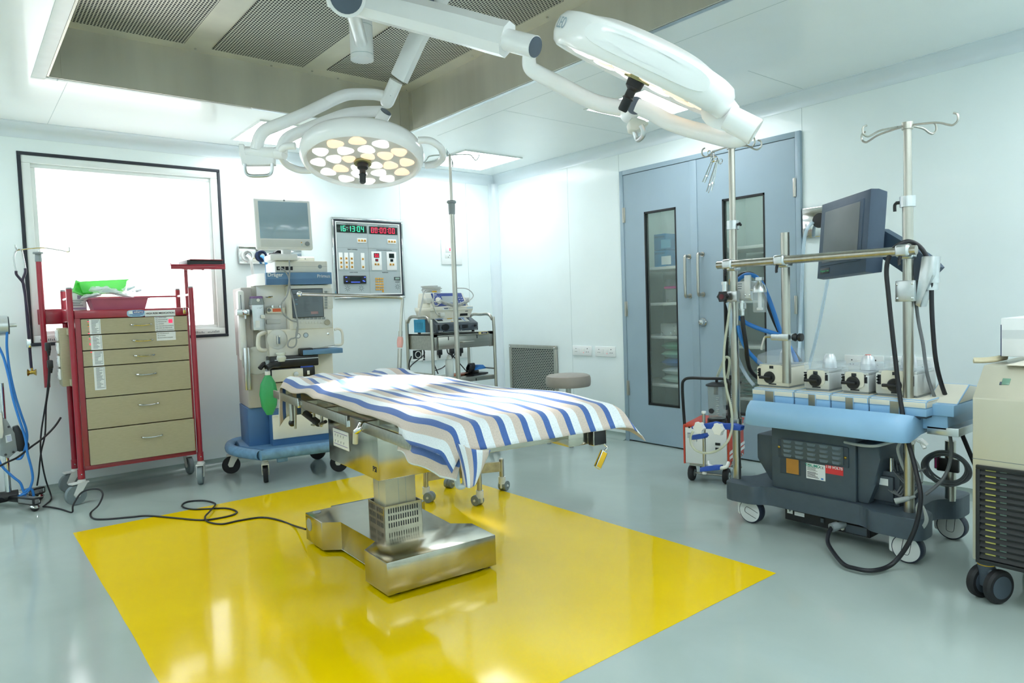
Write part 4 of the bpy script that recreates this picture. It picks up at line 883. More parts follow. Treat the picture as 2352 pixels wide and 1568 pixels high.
b = B(MIDG); b.tube([f.p(614, 828, BD-.1), f.p(614, 842, BD-.11), f.p(614.5, 854, BD-.12)], .014, 12, 2); b.tube([f.p(614, 838, BD-.11), f.p(630, 836, BD-.08)], .012, 10, 0); b.make('bag_connector', bs)
b = B(WHITE); q = f.p(614.5, 857, BD-.12); b.lathe([(.016, -.012), (.018, -.01), (.018, .012), (.016, .014)], q); b.m(mat('green_rubber', '3aa564', .45, 0, .08, 10))
b.loft([[q+V((cos(a)*rx, sin(a)*ry, z)) for a in [2*pi*k/16 for k in range(16)]] for z, rx, ry in ((-.01, .015, .015), (-.03, .03, .022), (-.07, .05, .035), (-.14, .06, .04), (-.22, .05, .035), (-.28, .02, .015))]); b.make('breathing_bag', bs)
# patient monitor and its module box on top of the machine
zt2 = zt_
mb = thing('monitor_module_box', 'white patient monitor module box standing on the blue machine header', 'monitor box', wm(am) @ V((0, 0, zt2)), -9); fm = Fr(mb)
x0, z1 = fm(632, 599, BD); x1, z0 = fm(753, 625, BD)
b = B(CREAM); b.box(x0, x1, BD-.0, BD+.34, 0, z1, .008); b.m(WHITE).box(x0-.002, x0+.002, BD+.004, BD+.33, .004, z1-.004); b.m(INK).box(x0+.004, x1-.004, BD-.0006, BD, z1*.52, z1*.53); b.make('box_body', mb)
b = B(INKD)
for px in (639, 649.5, 659, 668.5): x_, z_ = fm(px, 616, BD); b.box(x_-.011, x_+.011, BD-.002, BD+.001, z_-.013, z_+.013)
b.make('data_port', mb)
x_, z_ = fm(735, 612, BD); B(MIDG).lathe([(.001, .002), (.009, .002), (.013, .001), (.014, 0), (.001, 0)], (x_, BD, z_), (0, -1, 0)).make('round_badge', mb)
b = B(mat('grey_lead', '9a9ea0', .5)); pth = [(639, 616), (646, 616), (654, 622), (662, 634), (665, 650), (668, 670), (674, 690), (680, 720), (684, 745), (683, 765), (678, 775), (668, 778), (662, 786), (662, 795), (670, 798), (678, 794), (681, 784), (680, 770), (683, 750)]
b.tube([fm.p(a, c, BD-.05) for a, c in pth], .005, 8, 6); b.make('lead', mb)
b = B(mat('grey_lead', '9a9ea0', .5)); b.tube([fm.p(664, 596, BD-.02), fm.p(665, 615, BD-.05), fm.p(664, 645, BD-.06), fm.p(660, 675, BD-.06), (fm.p(648, 695, BD-.06)), fm.p(646, 706, BD-.06), fm.p(652, 722, BD-.06), fm.p(668, 735, BD-.06), fm.p(682, 739, BD-.05)], .005, 8, 6); b.make('lead', mb)
mo = thing('patient_monitor', 'white patient monitor with blank blue-grey screen on the machine top', 'monitor', wm(am) @ V((0, 0, zt2+z1)), -9, rot=(0, 0, rad(-9))); fq = Fr(mo)
MD = .1
b = B(WHITE); x0, z1b = fq(619, 586, MD); x1, z0b = fq(683, 598, MD); b.box(x0, x1, MD-.02, MD+.2, 0.002, .045, .008); b.m(PALE).box((x0+x1)/2+.0, (x0+x1)/2+.06, MD+.02, MD+.08, .04, .11, .006); b.make('stand_foot', mo)
TM = Matrix.Translation((0, 0, 0))
P = lambda px, py: fq(px, py, MD)
c = [P(583, 449), P(716, 459), P(719, 572), P(590, 573)]
zlo, zhi = (c[2][1]+c[3][1])/2, (c[0][1]+c[1][1])/2; xlo, xhi = (c[0][0]+c[3][0])/2, (c[1][0]+c[2][0])/2
T = Matrix.Translation(((xlo+xhi)/2, MD, zlo)) @ Matrix.Rotation(rad(-5), 4, 'X')
w_, h_ = xhi-xlo, zhi-zlo
b = B(WHITE, T); b.box(-w_/2, w_/2, 0, .05, 0, h_, .014, 3); b.box(-w_/2+.05, w_/2-.05, .05, .085, .05, h_-.05, .02); b.m(PALE).box(-w_/2+.025, w_/2-.02, -.002, .006, .012, .07, .006); cs = b.make('casing', mo)
b = B(mat('blue_grey_screen', '9ab3c1', .14, 0, .05, 3, coat=.6), T); b.box(-w_/2+.028, w_/2-.022, -.002, .004, .074, h_-.022, .002); b.make('screen', cs)
b = B(MIDG, T); b.lathe([(.016, 0), (.016, .006), (.011, .009), (.012, .014), (.001, .015)], (w_/2-.042, -.002, .04), (0, -1, 0)); b.make('rotary_knob', cs)
b = B(MIDG, T); b.lathe([(.001, .003), (.006, .002), (.007, 0), (.001, 0)], (.012, .0, h_-.011), (0, -1, 0)); b.make('round_badge', cs)
b = B(YELLOW, T); b.box(w_/2-.084, w_/2-.078, -.0026, -.002, .045, .053); b.m(mat('teal_mark', '5fc6c9', .5)).box(w_/2-.084, w_/2-.076, -.0026, -.002, .03, .034); b.make('key_mark', cs)
e = thing('infrared_thermometer', 'long white handset lying on the monitor module box', 'handset', wm(mb) @ V((.36, BD+.12, z1)), -9)
B(CREAM).tube([(-.11, 0, .022), (-.04, 0, .022), (.06, -.005, .02), (.1, -.005, .02)], .02, 14, 5).m(PALE).box(-.05, .0, -.022, -.019, .012, .034, .002).m(INK).ball((.035, -.024, .022), .004, n=8).make('handset_body', e)
e = thing('black_cable_roll', 'black cable bundle with yellow connector behind the monitor foot', 'cable', wm(mb) @ V((.2, BD+.28, z1)), -9)
B(CBL).tube([(.06*cos(k*.6)+.03, .02*sin(k*.6)*.6, .03+.02*sin(k*.6)+.001*k) for k in range(26)], .007, 8, 3).m(YELLOW).cyl((.08, -.02, .05), (.13, -.02, .045), .011).make('cable_coil', e)

# ------------------------------------------------------------------ steel trolley
tr = thing('steel_trolley', 'stainless steel trolley with hooped end rails and drawer in the corner', 'trolley', (-1.51, -1.14, 0), 0); f = Fr(tr)
TW, TD = .56, .36
zT, zB = f(997, 768, 0)[1], f(997, 805, 0)[1]
zR = f(960, 735, .0)[1]+.02
legy = (0, TD)
for x in (-.014, TW+.014):
    b = B(STEEL); b.tube([(x, 0, .12), (x, 0, zR-.11), (x, .02, zR-.04), (x, .07, zR), (x, TD/2, zR), (x, TD-.07, zR), (x, TD-.02, zR-.04), (x, TD, zR-.11), (x, TD, .12)], .0125, 12, 5); b.tube([(x, 0, .65), (x, TD, .65)], .007, 8, 0); b.tube([(x, 0, .3), (x, TD, .3)], .007, 8, 0); b.make('end_frame', tr)
b = B(STEELH); b.box(0, TW, 0, TD, zT-.012, zT, .002); b.box(0, .006, 0, TD, zB, zT); b.box(TW-.006, TW, 0, TD, zB, zT); b.box(0, .035, 0, .01, zB, zT, .001); b.box(TW-.035, TW, 0, .01, zB, zT, .001); b.box(0, TW, TD-.006, TD, zB, zT); b.box(0, TW, 0, .01, zT-.022, zT); b.make('top_tray', tr)
b = B(STEELH); b.box(.038, TW-.038, -.004, .3, zB+.004, zT-.024, .002); b.m(BLACK)
for x in (.13, .4): b.box(x-.004, x+.004, -.0046, -.003, zT-.05, zT-.022)
dr = b.make('drawer', tr); zz = (zT+zB)/2-.01
B(STEEL).tube([(.24, -.004, zz), (.24, -.03, zz), (.25, -.035, zz), (.34, -.035, zz), (.35, -.03, zz), (.35, -.004, zz)], .004, 8, 3).make('drawer_handle', dr)
zS = f(1060, 868, 0)[1]
for z in (zS, .22):
    B(STEELH).box(0, TW, 0, TD, z-.035, z, .002).m(BLACK).box(.375, .384, -.0006, 0, z-.06*0-.034, z-.014).make('shelf', tr)
B(mat('cream_sticker', 'd8c98a', .6)).box(TW-.14, TW-.05, -.0008, 0, zT-.021, zT-.001).m(NAVY).box(TW-.115, TW-.055, -.0012, -.0008, zT-.018, zT-.004).m(PAPER).text('nabasya', .011, (TW-.085, -.0014, zT-.011)).make('maker_sticker', tr)
for x in (-.014, TW+.014):
    for y in (0, TD): caster(tr, x, y, .05, .026, .13, 150, STEEL, RUBBER, MIDG, .03)
def tw(x, y, z): return V((-1.51+x, -1.14+y, z))
# electrosurgical unit
x0, z0 = f(1011, 763, .02); x1, z1 = f(1110, 727, .06)
W_ = x1-x0; H_ = .115
es = thing('electrosurgical_unit', 'grey and sky blue electrosurgical unit standing on the trolley top', 'medical device', tw(x0, .03, zT), 8)
sl = [(0, .012), (0, H_*.62), (.02, H_*.7), (.075, H_), (.13, H_), (.13, .012)]
b = B(DARKG); b.prism(sl, 'x', -.03, W_-.03, .003, 1); fp = b.make('front_housing', es)
b = B(mat('cyan_blue_paint', '3aa4d2', .4, 0, .04, 10)); b.box(-.028, W_-.032, .132, .27, .012, H_-.002, .003); b.m(mat('cyan_dark', '2b86ad', .5))
for k in range(6): b.box(-.0286, -.0278, .16+k*.016, .168+k*.016, .035, .09)
b.make('cover', es)
b = B(BLACK)
for x in (.0, W_-.06):
    for y in (.03, .24): b.cyl((x, y, 0), (x, y, .014), .012)
b.make('foot', es)
Ts = Matrix.Translation((0, .0465, H_*.85)) @ Matrix.Rotation(math.atan2(H_*.3, .055)-pi/2, 4, 'X')
b = B(PALE, Ts); b.box(.01, W_-.1, -.002, .0, -.028, .03); b.m(BLACK).box(.025, .08, -.003, -.002, -.004, .016).box(W_-.22, W_-.165, -.003, -.002, -.004, .016); b.m(BLUEC).box(.02, .1, -.003, -.002, .02, .026).box(W_-.225, W_-.12, -.003, -.002, .02, .026); b.m(YELLOW).box(.14, .19, -.003, -.002, .016, .025).box(.15, .17, -.003, -.002, -.02, -.014).box(.185, .2, -.003, -.002, -.02, -.014); b.m(BLUEC)
for k in range(4): b.box(W_-.15, W_-.14, -.003, -.002, -.02+k*.01, -.014+k*.01)
b.make('control_face', es)
b = B(BLACK); b.box(-.015, .005, -.003, 0, .03, .07, .001); b.prism([(.06+.038*cos(a)*1.0, .048+.026*sin(a)) for a in [2*pi*k/20 for k in range(20)]], 'y', -.006, 0); b.box(.155, .215, -.004, 0, .032, .058, .002); b.box(.24, .3, -.004, 0, .034, .06, .002); b.box(W_-.075, W_-.05, -.004, 0, .04, .056, .001)
b.m(PAPER)
for x in (-.005, .01, .025, .2, .222, W_-.07, W_-.055): b.box(x, x+.006, -.0006, 0, .016, .021)
b.make('output_socket', es)
# defibrillator
e = es; x0, z0 = f(974, 724, .1); x1, _ = f(1088, 700, .1)
W2 = (x1-x0)*.96
de = thing('defibrillator', 'cream and blue defibrillator with coiled lead standing on the electrosurgical unit', 'medical device', tw(x0+.035, .075, zT+H_), 8)
b = B(CREAM); b.loft([[(-0+dx, dy0_, z), (W2-dx, dy0_, z), (W2-dx, .17, z), (dx, .17, z)] for z, dx, dy0_ in ((0, .02, .015), (.05, .004, .0), (.062, 0, -.004))]); b.box(0, W2, -.012, .18, .06, .09, .006); b.prism([(.0, .09), (.02, .09), (.075, .2), (.15, .2), (.17, .09)], 'x', .02, W2-.03, .006); b.m(BLACK); x_ = W2-.1
b.box(W2-.13, W2-.05, .005, .012, .014, .045).box(W2-.08, W2-.05, -.001, .01, .048, .056); b.make('case', de)
Tf = Matrix.Translation((0, .047, .145)) @ Matrix.Rotation(math.atan2(.11, .055)-pi/2, 4, 'X')
b = B(mat('royal_navy', '2c4590', .4), Tf); b.box(.08, W2-.05, -.004, .004, -.055, .058, .002); pf_ = b.make('control_panel', de)
b = B(mat('grey_screen', 'b3bcc0', .3), Tf); b.box(.17, W2-.12, -.006, -.004, -.03, .03, .001); b.m(PAPER).box(.1, .13, -.0052, -.004, .04, .046)
for k in range(11): a = pi*(1.15-k*.12); b.box(.125+.04*cos(a)-.002, .125+.04*cos(a)+.002, -.0052, -.004, -.01+.04*sin(a)-.002, -.01+.04*sin(a)+.004)
for i in range(2):
    for j in range(3): b.box(W2-.105+i*.03, W2-.09+i*.03, -.0052, -.004, .015-j*.02, .019-j*.02)
b.make('screen', pf_)
B(CREAM, Tf).lathe([(.028, 0), (.028, .008), (.02, .014), (.001, .015)], (.125, -.004, -.01), (0, -1, 0)).make('selector_dial', pf_)
b = B(PAPER); b.box(.12, .19, -.0128, -.012, .066, .086); b.m(NAVY).text('PHILIPS', .012, (.155, -.0135, .076), bold=.0004); b.m(mat('pale_blue_label', 'c6d8e2', .6)).box(W2-.07, W2-.005, -.0128, -.012, .07, .084); b.make('maker_label', de)
LEAD = mat('pale_grey_lead', 'bcbfbd', .5)
b = B(LEAD); b.tube([(.09+(W2-.16)*t+.0, -.03+.011*cos(t*150), .1+.07*(t-.5)**2*2+.011*sin(t*150)) for t in [k/260 for k in range(261)]], .0034, 6, 0); b.make('coiled_lead', de)
b = B(LEAD); b.tube([(.03, -.01, .13), (.1, -.03, .13), (.2, -.035, .1), (.3, -.03, .1), (W2-.02, -.02, .15), (W2-.0, -.01, .19), (W2-.06, 0, .23), (W2-.15, .05, .235)], .004, 8, 6); b.tube([(.02, .0, .13), (.02, -.02, .1), (.05, -.02, .04), (.09, -.02, .025)], .004, 8, 6); b.tube([(.06, .02, .2), (.03, -.02, .17), (.025, -.02, .12), (.05, -.02, .1), (.08, -.02, .11)], .004, 8, 6); b.make('lead', de)
b = B(PALE); b.box(.09, .14, -.02, .01, .012, .046, .006); b.box(-.02, .04, .0, .06, .12, .16, .006); b.box(W2-.03, W2+.0, .02, .07, .12, .16, .008); b.make('connector', de)
e = thing('ecg_lead_bundle', 'coiled bundle of grey leads with yellow clip lying on the defibrillator', 'cable', wm(de) @ V((.14, .13, .2)), 8)
b = B(LEAD); b.tube([((.09+.01*sin(k))*cos(k*.7), (.045+.006*cos(k*1.3))*sin(k*.7), .008+.0011*k) for k in range(44)], .0045, 6, 3); b.tube([(-.06, -.02, .025), (-.12, -.05, .02), (-.16, -.08, -.03), (-.2, -.1, -.1), (-.23, -.11, -.16), (-.235, -.11, -.175)], .004, 8, 6); b.tube([(-.05, -.03, .02), (-.13, -.06, 0), (-.17, -.09, -.06), (-.22, -.115, -.14), (-.235, -.11, -.17)], .004, 8, 6); b.make('lead_coil', e)
B(YELLOW).box(-.05, -.01, -.075, -.06, .005, .016, .003).make('yellow_clip', e)
# things on the trolley's lower shelf
e = thing('squeeze_bottle', 'white plastic squeeze bottle with pointed cap on the trolley shelf', 'bottle', tw(f(1033, 860, .1)[0], .1, zS))
B(mat('milky_plastic', 'dfe7e4', .35)).lathe([(.001, 0), (.03, 0), (.032, .006), (.032, .13), (.026, .145), (.02, .148)]).make('bottle_body', e); B(WHITE).lathe([(.021, .147), (.021, .16), (.008, .178), (.001, .184)]).make('cap', e)
q = tw(f(1090, 852, .14)[0], .14, zS)
e = thing('foot_pedal', 'bright blue foot pedal wrapped with black cable on the trolley shelf', 'foot switch', q, 10)
B(BLACK).box(-.07, .1, -.06, .06, 0, .014, .004).box(-.05, .0, -.05, .05, .014, .04, .004).make('base', e); B(BLUEC).prism([(-.04, .03), (.03, .075), (.07, .075), (.1, .05), (.1, .04), (.02, .045)], 'y', -.035, .035, .004).make('pedal', e)
B(CBL).tube([(-.075+.02*cos(k*1.1)+.001*k, .042*cos(k*1.1+.4), .052+.042*sin(k*1.1)) for k in range(56)], .0045, 6, 3).make('cable', e)
e = thing('orange_packet', 'orange and white packets lying on the trolley shelf behind the bottle', 'packet', tw(f(1062, 857, .16)[0], .2, zS), 5)
B(mat('orange_packet', 'e58a62', .5)).box(-.09, .06, -.03, .03, 0, .012, .003).m(PAPER).box(-.06, .1, -.05, .0, .012, .022, .003).make('packet_body', e)
for i, L in enumerate(([(-.02, .3, .78), (-.03, .33, .7), (-.02, .3, .6), (.0, .34, .5)], [(.2, .3, .85), (.19, .33, .76), (.21, .34, .7), (.22, .3, .62)], [(.33, .32, .86), (.36, .36, .78), (.42, .36, .74), (.52, .34, .62)], [(.1, .36, .86), (.16, .4, .78), (.05, .42, .7), (-.04, .4, .6)], [(.5, .36, .84), (.44, .4, .74), (.34, .4, .66), (.24, .38, .64)])):
    b = B(CBL); b.tube([tw(*p) for p in L], .0045, 8, 6)
    solo(b, 'power_cable', ('black cable hanging at the left end of the trolley below its tray', 'black cable hanging under the trolley drawer left of the bottle', 'black cable hanging under the trolley drawer right of the bottle', 'black cable slanting behind the left trolley leg', 'black cable crossing behind the drip stand under the trolley drawer')[i], 'cable', 'cables under the trolley tray', tw(*L[0]))

# ------------------------------------------------------------------ stool, drip stand
sg = V((-.41, -1.43, 0))
so = thing('round_stool', 'round taupe padded stool with white tube legs near the door', 'stool', sg, -8)
zt3 = up_at(sg, 860)+.0; TAUPE = mat('taupe_vinyl', '9c948b', .45, 0, .04, 14, bump=.05)
b = B(TAUPE); b.lathe([(.001, zt3-.095), (.175, zt3-.095), (.182, zt3-.088), (.186, zt3-.06), (.185, zt3-.03), (.178, zt3-.008), (.16, zt3), (.1, zt3+.006), (.001, zt3+.008)], n=40); b.make('seat', so)
TUBEW = mat('white_painted_tube', 'd6dbd6', .35, 0, .04, 20)
b = B(TUBEW); b.cyl((0, 0, zt3-.1), (0, 0, .26), .022); b.lathe([(.05, .25), (.05, .262), (.022, .27)]); b.make('column', so)
for k in range(4):
    a = rad(58+90*k); b = B(TUBEW); b.tube([(.03*cos(a), .03*sin(a), .26), (.12*cos(a), .12*sin(a), .25), (.165*cos(a), .165*sin(a), .2), (.172*cos(a), .172*sin(a), .05)], .0125, 10, 5); lg = b.make('leg', so)
    B(MIDG).cyl((.172*cos(a), .172*sin(a), 0), (.172*cos(a), .172*sin(a), .055), .018, .016).make('rubber_foot', lg)
ig = at('z', 0, 1063, 1137)
iv = thing('drip_stand', 'tall steel drip stand with four hooks between the table and trolley', 'drip stand', (ig.x, ig.y, 0), 0)
ztp = up_at(ig, 357)+.0; zco = up_at(ig, 463); zcb = up_at(ig, 492)
b = B(STEEL); b.cyl((0, 0, .16), (0, 0, zcb), .0145); b.make('outer_pole', iv)
b = B(STEEL); b.cyl((0, 0, zcb), (0, 0, ztp), .0085); b.make('inner_pole', iv)
b = B(MIDG); b.lathe([(.001, zcb), (.019, zcb), (.021, zco-.012), (.028, zco-.008), (.029, zco), (.024, zco+.006), (.001, zco+.006)]); b.make('collar', iv)
for a, L in ((-45, .14), (45, .14), (135, .14), (225, .14)):
    a = rad(a+5); d_ = V((cos(a), sin(a), 0)); b = B(CHROME)
    b.tube([V((0, 0, ztp)), d_*.06+V((0, 0, ztp+.004)), d_*.12+V((0, 0, ztp)), d_*.14+V((0, 0, ztp-.02)), d_*.155+V((0, 0, ztp-.035)), d_*.17+V((0, 0, ztp-.02)), d_*.178+V((0, 0, ztp))], .0035, 8, 4); b.make('hook', iv)
RST = mat('rusty_steel', 'a8a28f', .38, 1, .25, 22)
feet = [(980, 1152), (1037, 1118), (1103, 1161), (1154, 1127)]
b = B(RST); b.cyl((0, 0, .11), (0, 0, .2), .02)
FP = [at('z', 0, *p)-V((ig.x, ig.y, 0)) for p in feet]
for a, c in ((0, 3), (1, 2)):
    p, q = FP[a], FP[c]; d_ = (q-p).normalized(); n_ = V((-d_.y, d_.x, 0))*.012
    p, q = V((p.x, p.y, 0)), V((q.x, q.y, 0)); m_ = (p+q)/2
    for u, v in ((p, V((0, 0, 0))), (V((0, 0, 0)), q)):
        dd = (v-u).normalized(); n_ = V((-dd.y, dd.x, 0))*.011
        vs = [u+n_+V((0, 0, z)) for z in (.125, .185)]+[u-n_+V((0, 0, z)) for z in (.125, .185)]+[v+n_+V((0, 0, z)) for z in (.125, .185)]+[v-n_+V((0, 0, z)) for z in (.125, .185)]
        b.add(vs, [(0,1,3,2), (4,6,7,5), (0,4,5,1), (2,3,7,6), (0,2,6,4), (1,5,7,3)])
b.make('cross_base', iv)
for p in FP:
    b = B(STEEL); b.cyl((p.x, p.y, .085), (p.x, p.y, .2), .015); b.ball((p.x, p.y, .2), .015, (1, 1, .5)); b.make('foot_tube', iv)
    caster(iv, p.x, p.y, .031, .04, .09, random.choice((20, 100, 200, 300)), PALE, GREYW, PALE, .02, twin=True)

# ------------------------------------------------------------------ suction machine
su_ = thing('suction_machine', 'red and white portable suction machine with black push handle by the door', 'suction machine', (-.765, -2.85, 0), -71); f = Fr(su_)
SW = f(1674, 1040, 0)[0]; SZ0, SZ1 = f(1573, 1063, 0)[1], f(1571, 975, 0)[1]; SDp = .38
b = B(ORRED); b.box(0, SW, .0, SDp, SZ0, SZ1, .008); b.box(-.004, SW+.004, -.006, SDp, SZ1-.012, SZ1+.004, .004); b.box(-.004, .006, -.008, .02, SZ0, SZ1); b.box(SW-.006, SW+.004, -.008, .02, SZ0, SZ1)
b.m(WHITE).box(SW-.0, SW+.0042, 0, SDp, SZ0+.045, SZ0+.062).box(SW-.0, SW+.0042, 0, SDp, SZ0+.075, SZ0+.092); b.box(-.0042, 0, 0, SDp, SZ0+.045, SZ0+.062).box(-.0042, 0, 0, SDp, SZ0+.075, SZ0+.092); b.m(CHROME)
for y in (.05, .3): b.ball((SW+.004, y, SZ0+.02), .008, n=8)
b.m(PALE).box(SW+.0, SW+.0045, .28, .36, SZ1-.07, SZ1-.03).m(INKD).lathe([(.001, .001), (.014, .001), (.016, 0)], (SW+.0045, .31, SZ1-.05), (1, 0, 0)); b.make('body', su_)
b = B(WHITE); b.box(.008, SW-.008, -.008, .002, SZ0+.004, SZ1-.014, .004); b.m(BLACK)
for px, py in ((1583, 981),): x_, z_ = f(px, py, -.009); b.cyl((x_, -.009, z_), (x_, -.0082, z_), .006)
b.box(SW-.08, SW-.045, -.014, -.008, SZ0+.13, SZ0+.15, .002).box(SW-.08, SW-.045, -.014, -.008, SZ0+.1, SZ0+.12, .002)
b.m(PAPER).box(.02, .07, -.0088, -.008, SZ1-.085, SZ1-.045); b.m(INK); lines(b, .024, .066, SZ1-.055, 4, .007, -.0088); b.m(NAVY).box(.024, .046, -.0092, -.0088, SZ1-.052, SZ1-.048); b.make('rear_panel', su_)
b = B(BLACK); hx0, hz1 = f(1558, 868, .0); hx1, _ = f(1672, 868, .0)
b.tube([(.0, .02, SZ1-.05), (-.006, .02, SZ1+.06), (-.012, .02, hz1-.06), (.0, .02, hz1-.015), (.04, .02, hz1), (SW*.5, .02, hz1), (SW-.03, .02, hz1), (SW+.0, .02, hz1-.02), (SW+.004, .02, hz1-.07), (SW+.0, .02, SZ1-.05)], .0095, 10, 5); b.make('push_handle', su_)
JAR = clear('smoky_jar', 'cfd8d8', .22, .05)
zj1 = f(1636, 880, .1)[1]; zj0 = SZ1+.004
for i, (jx, jy) in enumerate(((SW*.66, .1), (SW*.82, .27))):
    b = B(JAR); b.lathe([(.052, zj0+.02), (.058, zj1-.012), (.056, zj1-.012), (.05, zj0+.024), (.001, zj0+.024)], (jx, jy, 0)); jr = b.make('collection_jar', su_)
    b = B(BLACK); b.lathe([(.001, zj1+.008), (.03, zj1+.008), (.05, zj1), (.066, zj1-.006), (.068, zj1-.014), (.05, zj1-.016), (.001, zj1-.016)], (jx, jy, 0)); b.cyl((jx, jy, zj1), (jx, jy, zj1+.035), .009); b.cyl((jx-.005, jy, zj1-.016), (jx-.005, jy, zj1-.07), .013); b.make('jar_lid', jr)
    b = B(BLACK); b.lathe([(.001, zj0), (.062, zj0), (.06, zj0+.03), (.053, zj0+.034), (.001, zj0+.034)], (jx, jy, 0)); b.make('jar_cup', jr)
    b = B(WHITE)
    for k in range(10): b.box(jx+.01, jx+.022+.006*(k % 2), jy-.0565, jy-.0555, zj0+.06+k*.012, zj0+.062+k*.012)
    b.m(INKD).text('TREV', .018, (jx-.02, jy-.0575, zj0+.085)).lathe([(.014, 0), (.016, .0), (.016, .001), (.014, .001)], (jx-.02, jy-.0565, zj0+.085), (0, -1, 0)); b.make('jar_scale', jr)
HSE = clear('cloudy_tube', 'd8dcc8', .55, .2)
b = B(HSE); q = V((SW*.66, .1, zj1+.03)); b.tube([q, q+V((.02, -.02, .04)), q+V((.055, -.04, .11)), q+V((.075, -.05, .14)), q+V((.095, -.05, .125)), q+V((.09, -.05, .06)), q+V((.075, -.04, .0)), q+V((.07, -.03, -.1)), q+V((.08, -.02, -.16))], .0085, 10, 6); b.make('suction_tube', su_)
for x, y in ((.03, .05), (SW-.03, .05), (.03, SDp-.07), (SW-.03, SDp-.07)):
    b = B(RUBBER); b.lathe([(.001, -.018), (.044, -.016), (.05, -.008), (.05, .008), (.044, .016), (.001, .018)], (x, y, .05), (1, 0, 0), 26); b.m(MIDG).lathe([(.001, -.02), (.022, -.019), (.022, .019), (.001, .02)], (x, y, .05), (1, 0, 0)); b.make('wheel', su_)
b = B(STEEL); b.cyl((.0, .05, .05), (SW, .05, .05), .006); b.cyl((.0, SDp-.07, .05), (SW, SDp-.07, .05), .006); b.box(.02, SW-.02, .03, SDp-.04, SZ0-.02, SZ0+.002); b.make('axle', su_)
# ------------------------------------------------------------------ operating table
TC = V((-2.765, -2.94, 0)); TZ = .805
tb = thing('operating_table', 'stainless steel operating table with boxy column on yellow floor', 'operating table', (-2.757, -2.66, 0), -4)
Tt = wm(tb).inverted() @ Matrix.Translation(TC) @ Matrix.Rotation(rad(-6.8), 4, 'Z')     # table top's own axes: u across, v to the head
L0, L1, HW = -.965, .985, .3
TSTEEL = mat('table_steel', 'bcb8aa', .17, 1, .09, 14, (1, 1, .3), rvar=.05)
def gp(px, py, z): return wm(tb).inverted() @ at('z', z, px, py)
P = [(gp(*p, .15).x, gp(*p, .15).y) for p in ((701, 1177), (738, 1200), (783, 1198), (863, 1243), (836, 1262), (888, 1293), (1138, 1228), (1078, 1201), (1027, 1203))]
xr_ = P[6][0]; cx_ = (P[5][0]+P[6][0])/2; yb_ = P[0][1]
mir = lambda p: (2*cx_-p[0], p[1])
b = B(TSTEEL); b.prism([P[0], P[1], P[2], P[3], P[4], P[5], P[6], mir(P[4]), mir(P[3]), mir(P[2]), mir(P[1]), mir(P[0]), (cx_+.12, yb_), (cx_+.12, yb_+.03), (cx_-.14, yb_+.03), (cx_-.14, yb_)], 'z', .016, .15, .003, 2); bs = b.make('base', tb)
b = B(MIDG); q = gp(728, 1176, .15); b.lathe([(.001, .004), (.02, .003), (.022, 0), (.001, 0)], q); a_ = V(P[0]).to_3d(); c_ = V(P[1]).to_3d(); m_ = a_.lerp(c_, .22); nn = V(((c_-a_).y, -(c_-a_).x, 0)).normalized(); nn = -nn if nn.x > 0 else nn
b.lathe([(.001, .003), (.03, .002), (.032, 0), (.001, 0)], V((m_.x, m_.y, .1)), nn); b.make('cover_disc', bs)
b = B(BLACK)
for x, y in ((P[5][0]+.06, P[5][1]+.06), (P[6][0]-.06, P[6][1]+.06), (P[0][0]+.05, P[0][1]-.06), (mir(P[0])[0]-.05, P[0][1]-.06)): b.cyl((x, y, 0), (x, y, .02), .03)
b.make('foot', tb)
k1, k2, k3 = gp(886, 1222, .15), gp(969, 1200, .15), gp(845, 1202, .15)
kx0, kx1, ky0, ky1 = k1.x, k2.x, (k1.y+k2.y)/2, k3.y+.01
zc = .262
b = B(TSTEEL)
b.box(kx0, kx1, ky0, ky0+.003, .15, zc); b.box(kx0, kx1, ky1-.003, ky1, .15, zc); b.box(kx0, kx0+.003, ky0, ky1, .15, zc); b.box(kx1-.003, kx1, ky0, ky1, .15, zc)
b.m(INKD)
for r in range(3):
    for k in range(13):
        x = kx0+.02+(kx1-kx0-.035)*k/13; b.box(x, x+.005, ky0-.0006, ky0, .162+r*.033, .184+r*.033)
    for k in range(12):
        y = ky0+.018+(ky1-ky0-.03)*k/12; y += 0 if k < 6 else .008; b.box(kx0-.0006, kx0, y, y+.004, .162+r*.033, .184+r*.033)
b.make('slotted_skirt', tb)
COLM = mat('champagne_column', 'cfc9ae', .35, .35, .03, 20)
b = B(COLM); q0, q1 = kx0+.018, kx1-.018; b.box(q0, q1, ky0+.018, ky1-.02, .15, .42, .006); b.m(JOINT)
for t_ in (.42, .66): x = q0+(q1-q0)*t_; b.box(x, x+.0015, ky0+.0172, ky0+.019, .16, .42)
b.box(q0-.0008, q0+.001, ky0+.09, ky0+.092, .16, .42); b.make('column', tb)
s1, s2, s3 = gp(870, 1105, .4), gp(1001, 1082, .4), gp(757, 1054, .4)
sx0, sx1, sy0, sy1 = (s1.x+s3.x)/2-.0, s2.x, (s1.y+s2.y)/2, s3.y
b = B(TSTEEL); b.box(sx0, sx1, sy0, sy1, .4, TZ-.1, .004); hb = b.make('column_housing', tb)
fh = Fr(tb)
Rl = Matrix(((0, 0, -1, 0), (-1, 0, 0, 0), (0, 1, 0, 0), (0, 0, 0, 1)))      # text on a face looking to -x
b = B(WHITE); lf = lambda px, py: wm(tb).inverted() @ (lambda d, o: o+d*(((wm(tb) @ V((sx0, 0, 0))-o).dot((wm(tb).to_3x3() @ V((1, 0, 0)))))/d.dot(wm(tb).to_3x3() @ V((1, 0, 0)))))(ray(px, py), CAM)
